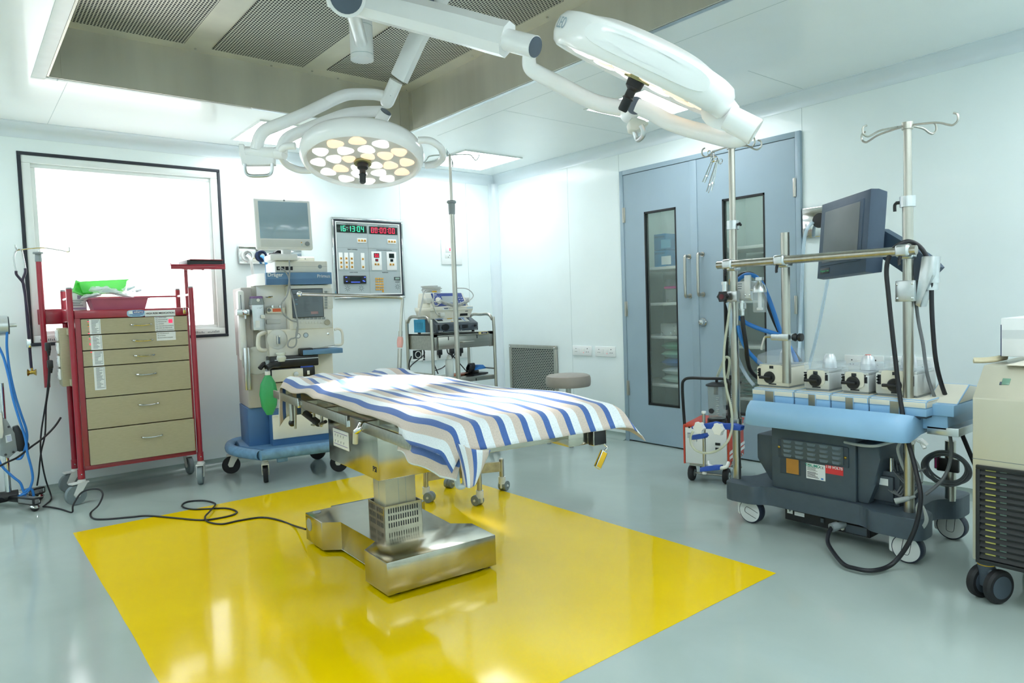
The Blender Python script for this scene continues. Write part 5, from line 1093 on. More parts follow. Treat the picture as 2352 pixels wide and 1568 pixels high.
a, c = lf(766, 981), lf(804, 1036); ly0, ly1 = min(a.y, c.y), max(a.y, c.y); lz1 = (lf(766, 981).z+lf(801, 994).z)/2; lz0 = (lf(768, 1022).z+lf(804, 1037).z)/2
b.box(sx0-.005, sx0, ly0, ly1, lz0, lz1, .003); b.m(mat('violet_line', '8a7ab0', .5)).box(sx0-.0056, sx0-.005, ly0+.015, ly1-.015, lz1-.018, lz1-.015).box(sx0-.0056, sx0-.005, ly0+.015, ly1-.015, lz0+.014, lz0+.017); b.m(INK)
for r in (.35, .68):
    for k in range(4):
        y = ly1-.03-(ly1-ly0-.06)*k/4; z = lz0+(lz1-lz0)*r; b.box(sx0-.0056, sx0-.005, y-.008, y, z, z+.003).box(sx0-.0056, sx0-.005, y-.003, y, z-.008, z+.003)
b.make('control_label', hb)
q = lf(861, 1078); B(INKD).text('PSI', .034, (sx0-.0008, q.y, q.z), Rl, bold=.0004).make('maker_mark', hb)
# table top, rails, cushion
b = B(TSTEEL, Tt); b.box(-.25, .25, L0+.06, L1-.08, TZ-.115, TZ-.07, .004); b.make('top_frame', tb)
b = B(mat('black_cushion', '23262b', .5, 0, .1, 20), Tt); b.box(-HW+.01, HW-.01, L0+.01, L1-.01, TZ-.07, TZ-.034, .016, 3); b.make('cushion', tb)
def tl(px, py, u=-.325):      # point on the vertical plane of the near side rail
    M = wm(tb) @ Tt; n = M.to_3x3() @ V((1, 0, 0)); p0 = M @ V((u, 0, 0)); d = ray(px, py); t = (p0-CAM).dot(n)/d.dot(n); return M.inverted() @ (CAM+d*t)
b = B(STEELH, Tt)
for (pa, pb) in (((632, 905), (690, 938)), ((700, 938), (803, 968)), ((836, 980), (952, 1013))):
    v0, v1 = tl(*pa).y, tl(*pb).y; b2 = B(STEELH, Tt); b2.box(-.335, -.325, v1, v0, TZ-.115, TZ-.075, .001); b2.m(CHROME).box(-.338, -.322, v1, v1+.012, TZ-.12, TZ-.072, .002); b2.make('side_rail', tb)
b.box(.325, .335, L0+.1, L1-.15, TZ-.115, TZ-.075, .001); b.make('side_rail', tb)
b = B(STEELH, Tt)
for v in (-.7, -.2, .3, .62):
    for s_ in (-1, 1): B(STEELH, Tt).box(s_*.25, s_*.326, v-.015, v+.015, TZ-.105, TZ-.085).make('rail_spacer', tb)
b = B(CHROME, Tt); q = tl(829, 975, -.345); b.box(q.x-.01, q.x+.02, q.y-.012, q.y+.012, q.z-.02, q.z+.01, .003); b.tube([q, tl(825, 985, -.36), tl(817, 992, -.37)], .011, 10, 3); b.m(COLM).tube([tl(817, 992, -.37), tl(816, 1018, -.37)], .0105, 12, 0); b.make('crank_handle', tb)
b = B(BLACK, Tt); b.tube([tl(681, 934, -.2), tl(732, 972, -.2)], .018, 14, 0); b.m(CHROME).tube([tl(732, 972, -.2), tl(738, 976, -.2)], .01, 10, 0); b.make('gas_strut', tb)
b = B(STEEL, Tt); a, c = tl(668, 930, -.3), tl(671, 966, -.3); b.tube([a+V((0,0,.06)), c], .012, 12, 0); a, c = tl(678, 935, -.3), tl(678.5, 984, -.3); b.tube([a+V((0,0,.05)), c], .0065, 10, 0)
for a, c in (((722, 938), (721, 977)), ((739, 948), (739, 974))): b.tube([tl(*a, -.2)+V((0, 0, .03)), tl(*c, -.2)], .008, 10, 0)
b.tube([tl(716, 975, -.2), tl(746, 970, -.2)], .006, 10, 0); b.m(BLACK).ball(tl(671, 971, -.3), .019).tube([tl(738, 972, -.2), tl(748, 968, -.2)], .009, 10, 0); b.make('linkage', tb)
b = B(TSTEEL, Tt)
b2 = b; b.box(.11, .245, L0-.0, L0+.2, TZ-.125, TZ-.08, .002); b.m(BLACK).box(.19, .245, L0-.03, L0, TZ-.128, TZ-.077, .003); b.make('foot_end_socket', tb); B(BLACK, Tt).box(-.29, -.25, L0-.02, L0, TZ-.125, TZ-.08, .003).make('foot_end_socket', tb)
b = B(CHROME, Tt); b.tube([(.23, L0-.035, TZ-.125), (.235, L0-.045, TZ-.135), (.228, L0-.04, TZ-.145)], .003, 6, 3); b.m(YELLOW); Tk = Tt @ Matrix.Translation((.222, L0-.045, TZ-.145)) @ Matrix.Rotation(rad(32), 4, 'Y'); b.T = Tk; b.box(-.014, .014, -.006, .006, -.062, 0, .004); b.make('yellow_tag', tb)
q0 = wm(tb) @ Tt
b = B(mat('frosted_loop', 'b7bfbd', .3, 0, .05, 20), Tt); b.tube([(-.29, L0+.03, TZ-.08), (-.294, L0+.02, TZ-.17), (-.288, L0+.02, TZ-.19), (-.272, L0+.02, TZ-.19), (-.266, L0+.02, TZ-.17), (-.27, L0+.03, TZ-.08)], .009, 10, 5); b.make('drain_loop', tb)

# ------------------------------------------------------------------ striped sheet
k = N('striped_cotton'); uvn = k.n('ShaderNodeUVMap'); uvn.uv_map = 'cloth'
sp_ = k.n('ShaderNodeSeparateXYZ'); k.l(uvn.outputs[0], sp_.inputs[0])
md = k.n('ShaderNodeMath', operation='DIVIDE'); md.inputs[1].default_value = .0825; k.l(sp_.outputs['X'], md.inputs[0])
fr_ = k.n('ShaderNodeMath', operation='FRACT'); k.l(md.outputs[0], fr_.inputs[0])
cw, cb_, ct = lin('e2e9ea'), lin('4a6aa6'), lin('cdbfb2')
base = k.ramp(fr_.outputs[0], [(0, cb_), (.27, cw), (.63, ct)], True)
nz = k.n('ShaderNodeTexNoise', Scale=220.0, Detail=3.0); mp_ = k.n('ShaderNodeMapping'); mp_.inputs['Scale'].default_value = (1, 1, 1); k.l(uvn.outputs[0], mp_.inputs[0]); k.l(mp_.outputs[0], nz.inputs['Vector'])
mxx = k.n('ShaderNodeMix', data_type='RGBA', blend_type='MULTIPLY'); mxx.inputs[0].default_value = .6
k.l(base, mxx.inputs[6]); k.l(k.ramp(nz.outputs['Fac'], [(.3, (.72, .72, .74)), (.7, (1, 1, 1))]), mxx.inputs[7]); k.l(mxx.outputs[2], k.b.inputs['Base Color'])
k.b.inputs['Roughness'].default_value = .85; k.b.inputs['Sheen Weight'].default_value = .2; k.b.inputs['Specular IOR Level'].default_value = .2
bp = k.n('ShaderNodeBump', Strength=.15, Distance=.002); k.l(nz.outputs['Fac'], bp.inputs['Height']); k.l(bp.outputs[0], k.b.inputs['Normal'])
CLOTH = k.m
def drop(d, amax, r=.05, n=24):
    if d <= 0: return 0, 0
    o = z = 0; st = d/n
    for i in range(n):
        a = amax*min(1, (i+.5)*st/r); o += cos(a)*st; z += sin(a)*st
    return o, z
bm = bmesh.new(); uvl = bm.loops.layers.uv.new('cloth')
def sheet(s, t):
    oL, zL = drop(-HW+.02-s, rad(58), .05); oR, zR = drop(s-HW+.02, rad(72), .05); oF, zF = drop(L0+.03-t, rad(62), .06); oH, zH = drop(t-L1+.03, rad(84), .05)
    u = max(-HW+.02, min(HW-.02, s))-oL+oR; v = max(L0+.03, min(L1-.03, t))-oF+oH
    z = -(zL+zR+zF+zH)
    c_ = max(0, oF)*max(0, oR); 
    if c_: u += c_*9; v -= c_*5; z += min(zR, zF)*.55
    c_ = max(0, oF)*max(0, oL)
    if c_: u += c_*4; v += c_*5; z += min(zL, zF)*.3
    fl = max(0, 1-(zL+zR+zF+zH)*9)
    n = noise.noise(V((s*5.5+t*1.2, t*2.2, 3)))*.016+noise.noise(V((s*13, t*5.5, 7)))*.008
    hd = math.exp(-((t-.62)/.35)**2)
    n += hd*.02*sin(s*38+t*14+3*noise.noise(V((s*4, t*4, 1))))*max(0, noise.noise(V((s*2.4, t*3, 9)))+.35)
    hang = (zL+zR+zF+zH)
    w = noise.noise(V((t*6, s*6, 5)))*.012*min(1, hang*12)
    return V((u-w*(zL > 0), v+w*(zF > 0), TZ+.004+z+n*fl*1.0))
NS, NT = 74, 150
S0, S1, T0, T1 = -.357, .405, L0-.085, L1+.2
gv = [[None]*(NT+1) for _ in range(NS+1)]; gu = {}
Mw = Matrix.Translation(TC) @ Matrix.Rotation(rad(-6.8), 4, 'Z')
for i in range(NS+1):
    for j in range(NT+1):
        s, t = S0+(S1-S0)*i/NS, T0+(T1-T0)*j/NT
        s *= 1+(0 if s > 0 else .13*min(1, max(0, (-.6-t)*6)))
        if i == 0: s += -.012*max(0, (t-.55))+.006*noise.noise(V((t*4, 0, 0)))
        v = bm.verts.new(Mw @ sheet(s, t)); gv[i][j] = v; gu[v] = (s, t)
def quad(a):
    f = bm.faces.new(a); f.smooth = True
    for lp in f.loops: lp[uvl].uv = gu[lp.vert]
for i in range(NS):
    for j in range(NT): quad([gv[i][j], gv[i+1][j], gv[i+1][j+1], gv[i][j+1]])
# the doubled flap hanging below the foot corner
NF, NG = 20, 14
fv = []
for i in range(NF+1):
    row = []
    for j in range(NG+1):
        a, c = i/NF, j/NG      # a along the side towards the foot, c downwards
        v_ = -.60-.40*a+.02*c; u_ = -.326-.012*c+.012*sin(a*9+c)+(.10*max(0, a-.8)*5*(.3)); z = TZ-.05-(.085+.02*a)*c-.012*a+.004*sin(a*14)
        p = bm.verts.new(Mw @ V((u_, v_, z))); gu[p] = (-.44+.0-.09*c, v_); row.append(p)
    fv.append(row)
for i in range(NF):
    for j in range(NG): quad([fv[i][j], fv[i+1][j], fv[i+1][j+1], fv[i][j+1]])
fv = []
for i in range(11):
    row = []
    for j in range(13):
        a, c = i/10, j/12
        u_ = -.322+.02*c+a*(.10-.075*c)-.02*sin(a*3); v_ = L0-.045-.03*sin(a*pi)-.02*a; z = TZ-.045-.125*c*(1-.25*a)-.03*a
        p = bm.verts.new(Mw @ V((u_, v_, z))); gu[p] = (-.40+a*.16-.05*c, v_-c*.2); row.append(p)
    fv.append(row)
for i in range(10):
    for j in range(12): quad([fv[i][j], fv[i+1][j], fv[i+1][j+1], fv[i][j+1]])
me = bpy.data.meshes.new('striped_sheet'); bm.transform(Matrix.Translation(-TC)); bm.to_mesh(me); bm.free(); me.materials.append(CLOTH)
sh = bpy.data.objects.new('striped_sheet', me); COL.objects.link(sh); sh.location = TC
tag(sh, 'blue, white and beige striped cotton sheet spread over the operating table', 'sheet')
md_ = sh.modifiers.new('thick', 'SOLIDIFY'); md_.thickness = .0022; md_.offset = -1

# ------------------------------------------------------------------ L-shaped screen rod at the far side of the table
q = V((-2.215, -2.1, 0)); 
zR = up_at(q, 683); qa = V((q.x, q.y, zR))
n_ = (Mw.to_3x3() @ V((1, 0, 0)))
rd = thing('anaesthesia_screen_rod', 'L-shaped steel rod with pink tape rising behind the table head', 'screen rod', (q.x, q.y, 0))
end = None
M_ = Matrix.Translation(q)
pln = lambda px, py: at('y', q.y, px, py)
b = B(STEEL); b.tube([pln(919, 795), pln(921, 740), pln(924, 695), pln(923.5, 686), pln(919, 683), pln(905, 682), pln(800, 678.5), pln(692, 675.5)], .0085, 10, 3); b.make('bent_rod', rd, True)
b = B(CHROME); b.ball(pln(688, 675), .014); b.make('rod_end', rd, True)
b = B(STEEL); b.tube([pln(918.5, 800), pln(916.5, 860), pln(914, 930)], .012, 12, 0); b.cyl(pln(920, 760), pln(919.7, 772), .0115); b.make('outer_tube', rd, True)
b = B(mat('pink_tape', 'dba59a', .6, 0, .06, 30)); b.tube([pln(919.6, 773), pln(919.2, 780), pln(918.8, 790), pln(918.4, 798)], lambda t: .0135+.0045*sin(t*pi), 12, 3); b.make('pink_tape', rd, True)
b = B(STEEL); p_ = pln(914, 930); b.box(p_.x-.14, p_.x+.02, p_.y-.02, p_.y+.02, p_.z-.03, p_.z+.015, .003); b.make('rail_clamp', rd, True)

# ------------------------------------------------------------------ surgical lamps
LW = mat('lamp_white_enamel', 'fafbfa', .3, 0, .01, 8, coat=.5)
LPL = mat('lamp_lens_plate', 'dddbd4', .3, 0, .03, 10)
CAPG = mat('grey_blue_cap', '53606e', .35, 0, .05, 14)
WARM = mat('warm_led_lens', 'ffe6cf', .2, emit=LED_E, ecol='ffdcb8'); COOL = mat('cool_led_lens', 'fdfdfd', .2, emit=LED_E*1.25, ecol='f6f6f6')
def head_parts(e, axis, xdir, R0, dome=True, sidegrips=(1, -1)):
    z_ = -V(axis).normalized(); x_ = V(xdir); x_ = (x_-z_*x_.dot(z_)).normalized(); y_ = z_.cross(x_)
    M = Matrix(((x_.x, y_.x, z_.x, 0), (x_.y, y_.y, z_.y, 0), (x_.z, y_.z, z_.z, 0), (0, 0, 0, 1)))
    s = R0/.3
    b = B(LW, M); pr = [(.262, .004), (.268, -.012), (.276, -.016), (.288, -.008), (.297, .012), (.3, .035), (.296, .06), (.284, .078), (.262, .086), (.22, .094), (.17, .108), (.1, .115), (.001, .117)]
    b.lathe([(r*s, z*s) for r, z in pr], n=56); sh_ = b.make('lamp_housing', e)
    b = B(LPL, M); b.lathe([(.001, -.002*s), (.25*s, -.002*s), (.266*s, .004*s), (.266*s, .01*s), (.001, .01*s)], n=48); b.make('lens_plate', e)
    kk = 0
    for n_, rr_, ph in ((12, .212, .1), (8, .135, .35), (4, .07, .6)):
        for i in range(n_):
            a = 2*pi*i/n_+ph; c, sn = cos(a), sin(a); w_, d_ = (.04, .036) if rr_ > .1 else (.034, .03)
            o = []
            for q in range(18):
                th = 2*pi*q/18; r1 = 1+.10*cos(3*th)
                rx, ry = d_*r1*cos(th), w_*r1*sin(th); o.append((rr_*c+rx*c-ry*sn, rr_*sn+rx*sn+ry*c))
            b = B((WARM, COOL, COOL, WARM, COOL)[(kk*3+kk//5) % 5], M); kk += 1
            b.loft([[(x*s, y*s, -.002*s) for x, y in o], [(x*s, y*s, -.006*s) for x, y in o], [((rr_*c+(x-rr_*c)*.7)*s, (rr_*sn+(y-rr_*sn)*.7)*s, -.009*s) for x, y in o]])
            b.make('led_lens', e)
    b = B(mat('olive_collar', '9a9468', .3, .6, .06, 14), M); b.lathe([(.001, -.014*s), (.042*s, -.013*s), (.044*s, -.003*s), (.001, -.002)]); hd_ = b.make('handle_collar', e)
    b = B(BLACK, M); b.lathe([(.001, -.112*s), (.012*s, -.112*s), (.0155*s, -.107*s), (.0155*s, -.075*s), (.019*s, -.07*s), (.015*s, -.065*s), (.015*s, -.045*s), (.026*s, -.035*s), (.028*s, -.014*s), (.001, -.013*s)], n=20); b.make('sterile_handle', e)
    for sg in sidegrips:
        b = B(LW, M); b.tube([(sg*.29*s, -.13*s, .03*s), (sg*.345*s, -.12*s, .03*s), (sg*.385*s, -.06*s, .028*s), (sg*.392*s, .0, .028*s), (sg*.385*s, .06*s, .028*s), (sg*.345*s, .12*s, .03*s), (sg*.29*s, .13*s, .03*s)], .017*s, 12, 5); b.make('side_grip', e)
    return M, s
# left lamp
DL = 3.17
cL = dp(833, 371, DL)
vd = (cL-CAM).normalized()
dn = (-UP - vd*(-UP).dot(vd)).normalized()
axL = dn*.895-vd*.446
s1_ = thing('surgical_lamp', 'round white surgical lamp facing down over the table head, many lit lenses', 'surgical lamp', cL, 0, 'ceiling surgical lamps')
M, s = head_parts(s1_, axL, RT+UP*.03, .281)
def tubeW(par, m, L, r, name='yoke_arm', n=16, kk=6, closed=False):
    b = B(m); b.tube([dp(*p) for p in L], r, n, kk); return b.make(name, par, True)
tubeW(s1_, LW, [(884, 222, 3.34), (862, 217, 3.33), (835, 216, 3.3), (800, 217, 3.26), (772, 226, 3.22), (735, 244, 3.18), (700, 261, 3.14), (660, 278, 3.12), (630, 290, 3.11), (608, 300, 3.11), (595, 318, 3.11), (589, 345, 3.11)], .027)
tubeW(s1_, LW, [(880, 256, 3.32), (860, 256, 3.3), (830, 257, 3.27), (795, 262, 3.22), (760, 274, 3.18), (725, 288, 3.14), (690, 302, 3.11), (665, 314, 3.1), (652, 328, 3.1), (646, 350, 3.1)], .026)
b = B(LW); b.cyl(dp(556, 350, 3.13), dp(633, 352, 3.11), .027, n=22); b.cyl(dp(634, 352, 3.11), dp(654, 353, 3.1), .026, n=22); b.m(CAPG).cyl(dp(554.5, 350, 3.13), dp(556, 350, 3.13), .0265, n=22)
b.make('pivot_joint', s1_, True)
def plane_poly(par, L, d, th, m, name, bev=.003):
    b = B(m); a = [dp(x, y, d) for x, y in L]; t = FW*th
    vs = a+[p+t for p in a]; n = len(a); b.add(vs, [tuple(range(n)), tuple(range(n, 2*n))[::-1]]+[(i, n+i, n+(i+1) % n, (i+1) % n) for i in range(n)], bev, 1); return b.make(name, par, True)
plane_poly(s1_, [(547, 330), (560, 331), (562, 357), (628, 357), (630, 378), (555, 379)], 3.1, .03, LW, 'hand_plate')
tubeW(s1_, ALU, [(562, 376, 3.1), (563, 390, 3.1), (567, 399, 3.1), (576, 403.5, 3.1), (594, 404, 3.1), (612, 403, 3.1), (621, 399, 3.1), (624.5, 390, 3.1), (625, 375, 3.1)], .0075, 'steel_grip', 10, 4)
b = B(LW); b.cyl(dp(889, 234, 3.34), dp(910, 186, 3.30), .033, n=22); b.ball(dp(889, 233, 3.34), .033); b.m(INK).ball(dp(897, 219, 3.3), .004, n=8); b.make('yoke_socket', s1_, True)
b = B(LW); b.cyl(dp(866, 292, 3.24), dp(886, 257, 3.2), .029, n=22); b.m(CAPG); a_, c_ = dp(866, 292, 3.24), dp(886, 257, 3.2); d_ = (c_-a_).normalized(); b.cyl(c_, c_+d_*.003, .0262, n=24); b.make('head_socket', s1_, True)
def arm_box(par, L, w, h, m, name='spring_arm'):
    b = B(m); P_ = [dp(*p) for p in L]; d_ = (P_[-1]-P_[0]).normalized(); s_ = d_.cross(V((0, 0, 1))).normalized(); u_ = s_.cross(d_); rings = []
    for p, k in zip(P_, [1]*len(P_)):
        rings.append([p+s_*w*a*k+u_*h*c*k for a, c in ((.5, .5), (.5, 1), (-.5, 1), (-1, .5), (-1, -.5), (-.5, -1), (.5, -1), (1, -.5), (1, .5))][1:])
    b.loft(rings); return b.make(name, par, True)
arm_box(s1_, [(1016, -18, 3.12), (958, 90, 3.2), (917, 180, 3.27)], .032, .045, LW)
# right lamp
DR = 2.1
cR = dp(1466, 176, DR)
ax_i = V((-.425, -.9))
vR = (cR-CAM).normalized(); dR = RT*(-.425)-UP*.9; dR = (dR-vR*dR.dot(vR)).normalized()
axR = (dR*.993-vR*.055).normalized(); lng = (RT*.9-UP*.43)
s2_ = thing('surgical_lamp', 'large white surgical lamp tilted nearly edge-on at upper right above the table foot', 'surgical lamp', cR, 0, 'ceiling surgical lamps')
M2, sR = head_parts(s2_, axR, lng, .292, sidegrips=())
b = B(LW); zz = -axR
far_ = -FW
for r_, off_ in ((.075, 0),):
    Ms = M2; t = []
    # oval moulding on the side of the housing that faces the room
    side = (Ms.transposed() @ (CAM-cR)); a0 = math.atan2(side.y, side.x); rings = []
    for lay, k_ in ((.285, 1.0), (.306, .93), (.309, .6)):
        ring = []
        for q in range(28):
            th = 2*pi*q/28; ca, sa = cos(th), sin(th); da = .72*k_*(abs(ca)**.6)*(1 if ca > 0 else -1); dz = .04+.034*k_*(abs(sa)**.7)*(1 if sa > 0 else -1)
            ring.append(Ms @ V((lay*sR*cos(a0+da), lay*sR*sin(a0+da), dz*sR)))
        rings.append(ring)
    b.loft(rings); b.make('side_moulding', s2_)
side_pt = lambda da, r, z: cR+(M2 @ V((r*sR*cos(a0+da), r*sR*sin(a0+da), z*sR)))
n_ = (M2 @ V((cos(a0-1.05), sin(a0-1.05), 0))).normalized(); y_ = (M2 @ V((0, 0, 1))); x_ = y_.cross(n_)
sgn = 1 if x_.dot(RT) > 0 else -1
p_ = side_pt(-1.0 if sgn > 0 else 1.0, .3015, .036)
def brand():
    best = None
    for da in (-1.12, 1.12):
        p = side_pt(da, .3, .036)
        q = p-CAM; px = IW/2+FPX*q.dot(RT)/q.dot(FW)
        if best is None or px < best[0]: best = (px, da)
    da = best[1]; n_ = (M2 @ V((cos(a0+da), sin(a0+da), 0))).normalized(); y_ = (M2 @ V((0, 0, 1))).normalized(); x_ = y_.cross(n_); o = side_pt(da, .3005, .036)-cR
    Rm = Matrix(((x_.x, y_.x, n_.x, 0), (x_.y, y_.y, n_.y, 0), (x_.z, y_.z, n_.z, 0), (0, 0, 0, 1)))
    B(mat('pale_grey_print', '9fb0ba', .6)).text('LEO', .045, o, Rm, sx=.8).make('lettering', s2_)
brand()
tubeW(s2_, LW, [(1216, 118, 2.3), (1215, 140, 2.31), (1219, 156, 2.32), (1235, 168, 2.33), (1275, 189, 2.36), (1320, 213, 2.39), (1352, 229, 2.41), (1380, 239, 2.42), (1415, 246, 2.42), (1448, 252, 2.42)], lambda t: .022+.006*min(1, t*2.2))
tubeW(s2_, LW, [(1462, 244, 2.3), (1495, 258, 2.29), (1530, 277, 2.27), (1570, 292, 2.24), (1610, 303, 2.2), (1645, 312, 2.16), (1672, 318, 2.12), (1695, 318, 2.08), (1712, 308, 2.06), (1716, 300, 2.05)], .027)
b = B(LW); c_ = dp(1735, 303, 2.04); a_ = dp(1672, 270, 2.06); b.cyl(a_, c_, .038, .04, n=26); b.m(LPL).lathe([(.001, 0), (.037, 0), (.038, .002), (.001, .003)], c_, c_-a_, 26); b.make('head_socket', s2_, True)
b = B(LW); b.loft([[a_+V(q) for q in [tuple((RT*cos(t)*.03+UP*sin(t)*.045)) for t in [2*pi*k/16 for k in range(16)]]], [dp(1655, 258, 2.07)+(RT*cos(t)*.06+UP*sin(t)*.05) for t in [2*pi*k/16 for k in range(16)]]]); b.make('head_neck', s2_, True)
b = B(LW); a_, c_ = dp(1444, 262, 2.42), dp(1459, 243, 2.29); b.cyl(a_, c_, .031, n=24); b.m(CAPG); d_ = (c_-a_).normalized(); b.cyl(c_, c_+d_*.004, .0285, n=26); b.make('pivot_joint', s2_, True)
plane_poly(s2_, [(1444, 279), (1455, 266), (1483, 277), (1492, 282), (1480, 288), (1476, 290), (1463, 301), (1448, 297)], 2.33, .05, mat('ivory_plastic', 'e6e6dc', .4), 'hand_plate')
tubeW(s2_, ALU, [(1457, 296, 2.35), (1460, 310, 2.35), (1464, 320, 2.345), (1469, 320, 2.33), (1477, 311, 2.3), (1478, 300, 2.29), (1473, 288, 2.29)], .0085, 'steel_grip', 10, 4)
b = B(LW); a_, c_ = dp(1166, 92, 2.33), dp(1229, 108, 2.27); b.cyl(a_, c_, .036, n=26); b.m(CAPG).cyl(c_, c_+(c_-a_).normalized()*.003, .033, n=24); b.make('yoke_socket', s2_, True)
arm_box(s2_, [(770, -14, 2.62), (900, 21, 2.54), (1060, 62, 2.42), (1140, 85, 2.36), (1165, 91, 2.335)], .045, .055, LW)
b = B(LW); a_, c_ = dp(800, -15, 2.7), dp(795, -8, 2.5); b.cyl(a_, c_, .07, n=26); b.m(CAPG).cyl(c_, c_+(c_-a_).normalized()*.003, .058, n=26); b.make('arm_pivot', s2_, True)
# central ceiling column that carries both arms
hb = dp(832, 138, 3.2); cm = thing('lamp_ceiling_column', 'white round column under the steel canopy carrying both lamp arms', 'lamp mount', (hb.x, hb.y, hb.z))
b = B(LW); b.cyl((hb.x, hb.y, hb.z), (hb.x, hb.y, ZT), .053, n=28); b.m(JOINT).cyl((hb.x, hb.y, hb.z+.02), (hb.x, hb.y, hb.z+.022), .0535, n=28).cyl((hb.x, hb.y, hb.z+.15), (hb.x, hb.y, hb.z+.152), .0535, n=28); b.make('column', cm, True)
b = B(LW); b.tube([(hb.x, hb.y, hb.z+.07), dp(822, 70, 3.0), dp(808, 20, 2.75), dp(799, -8, 2.64)], .03, 14, 3); b.make('link_arm', cm, True)
j2 = dp(1016, -22, 3.1)
b = B(LW); b.tube([(hb.x, hb.y, hb.z+.28), (hb.x+.06, hb.y+.02, hb.z+.285), (j2.x-.03, j2.y, max(j2.z+.02, hb.z+.2)), j2], .03, 14, 3); b.m(CAPG).cyl(dp(982, 5, 3.06), dp(982, 5, 3.1), .03, n=20); b.make('link_arm', cm, True)
b = B(LW); b.lathe([(.001, ZT-.05), (.09, ZT-.05), (.14, ZT-.03), (.145, ZT-.001), (.001, ZT-.001)], (hb.x, hb.y, 0), n=36); b.make('ceiling_cover', cm, True)
# ------------------------------------------------------------------ heart-lung machine
hl = thing('heart_lung_machine', 'heart-lung machine with sky blue console, four roller pumps and steel poles', 'medical machine', (-1.275, -3.475, 0), -90); f = Fr(hl)
SLATE = mat('slate_plastic', '47545f', .5, 0, .05, 24, bump=.05); SLATE2 = mat('slate_plastic_dark', '3b4752', .5, 0, .06, 24)
def rnd(poly, r, n=5):       # round the corners of a polygon
    out = []; m = len(poly)
    for i in range(m):
        p, a, c = V(poly[i]), V(poly[i-1]), V(poly[(i+1) % m]); q = min(r, (a-p).length*.45, (c-p).length*.45)
        s, e = p+(a-p).normalized()*q, p+(c-p).normalized()*q
        for k in range(n+1):
            t = k/n; out.append(tuple(s*(1-t)**2+p*2*t*(1-t)+e*t*t))
    return out
DX = .935
pts = [(0, 0), (.17, 0), (.21, .055), (.69, .055), (.73, 0), (DX, 0), (DX, .15), (.86, .2), (.86, .38), (DX, .43), (DX, .6), (.73, .6), (.69, .55), (.21, .55), (.17, .6), (0, .6), (0, .43), (.06, .38), (.06, .2), (0, .15)]
b = B(SLATE); b.prism(rnd(pts, .05), 'z', .118, .21, .014, 3); b.make('base_deck', hl)
DISC = mat('white_caster_disc', 'e4e6e4', .4, 0, .02, 10); RIM = mat('navy_tyre', '2a3344', .5, 0, .06, 20)
for x, y, a in ((.11, .075, 200), (.86, .06, 100), (.88, .5, 95), (.09, .53, 200)):
    b = B(WHITE); b.box(x-.075, x+.01, y-.01, y+.03, .03, .122, .015); b.cyl((x-.03, y+.01, .1), (x-.03, y+.01, .125), .02); c_ = b.make('caster', hl)
    b = B(RIM); b.lathe([(.001, -.012), (.058, -.012), (.0625, -.006), (.0625, .03), (.058, .036), (.001, .036)], (x, y, .0625), (0, 1, 0), 40); b.m(DISC).lathe([(.001, -.0145), (.05, -.0145), (.0575, -.011), (.0575, 0), (.001, 0)], (x, y, .0625), (0, 1, 0), 40)
    b.m(INKD)
    T = Matrix.Translation((x, y-.0148, .0625)) @ Matrix.Rotation(rad(a), 4, 'Y')
    pth = [(-.045, -.016), (.012, -.016), (.024, -.008), (.024, .008), (.012, .016), (-.045, .016)]
    b.T = T; b.tube([(u, 0, v) for u, v in pth], .0012, 6, 4); b.make('wheel', c_)
# cabinet under the console
cz1 = .5
b = B(SLATE)
xa, za = f(1772, 992, .075); xb, zb = f(1965, 1022, .075)
b.box(xa, xb, .075, .5, .21, cz1+.05, .004)
xl0, zl0 = f(1738, 995, .12); b.prism([(xa, .21), (xa-.04, .23), (xl0, .33), (xl0, zl0), (xa, zl0)], 'y', .12, .48, .008)
xr1, zr1 = f(2030, 1034, .12); b.prism([(xb, .21), (xb+.05, .21), (xr1-.02, .3), (xr1, .42), (xr1, cz1-.015), (xb, cz1-.015)], 'y', .085, .42, .012)
b.make('cabinet', hl)
VENT = mat('vent_panel_grey', '4a575d', .5, 0, .05, 20)
b = B(SLATE2); ax_, az_ = f(1787, 998, .074); bx_ = f(1950, 1047, .074)[0]; az_ = (f(1787, 999, .074)[1]+f(1950, 1022, .074)[1])/2; bz_ = az_-.108
b.box(ax_, bx_, .068, .08, bz_+.0, az_-.012, .008); b.m(VENT).box(ax_+.02, bx_-.02, .064, .07, bz_+.012, az_-.01, .004); vp = b.make('vent_panel', hl)
b = B(mat('louvre_grey', '66767f', .4))
for i in range(5):
    for j in range(4):
        x = ax_+.035+(bx_-ax_-.07)*i/4.6; z = az_-.022-j*.0225; b.loft([[(x, .064, z-.006), (x+.035, .064, z-.006), (x+.04, .064, z+.006), (x-.004, .064, z+.006)], [(x+.004, .058, z-.006), (x+.03, .058, z-.006), (x+.032, .06, z), (x+.002, .06, z)]])
b.make('louvre', vp); b = B(GOLD)
for x, z in ((ax_+.01, (az_+bz_)/2), (bx_-.012, (az_+bz_)/2-.005)): b.ball((x, .064, z), .007, (1, .5, 1), 10)
b.make('screw', vp)
b = B(SLATE2); x0, z1 = f(1792, 1036, .075); x1, z0 = f(1838, 1093, .075); b.box(x0, x1, .071, .08, z0, z1, .003); b.m(mat('orange_board', 'b27d34', .6, 0, .12, 16)); f.rect(b, 1806, 1042, 1835, 1090, .0712, .002, 0); b.make('inspection_window', hl)
b = B(PAPER); x0, z1 = f(1852, 1062, .0748); x1, z0 = f(1896, 1105, .0748); b.box(x0, x1, .0736, .0752, z0, z1); w_, h_ = x1-x0, z1-z0
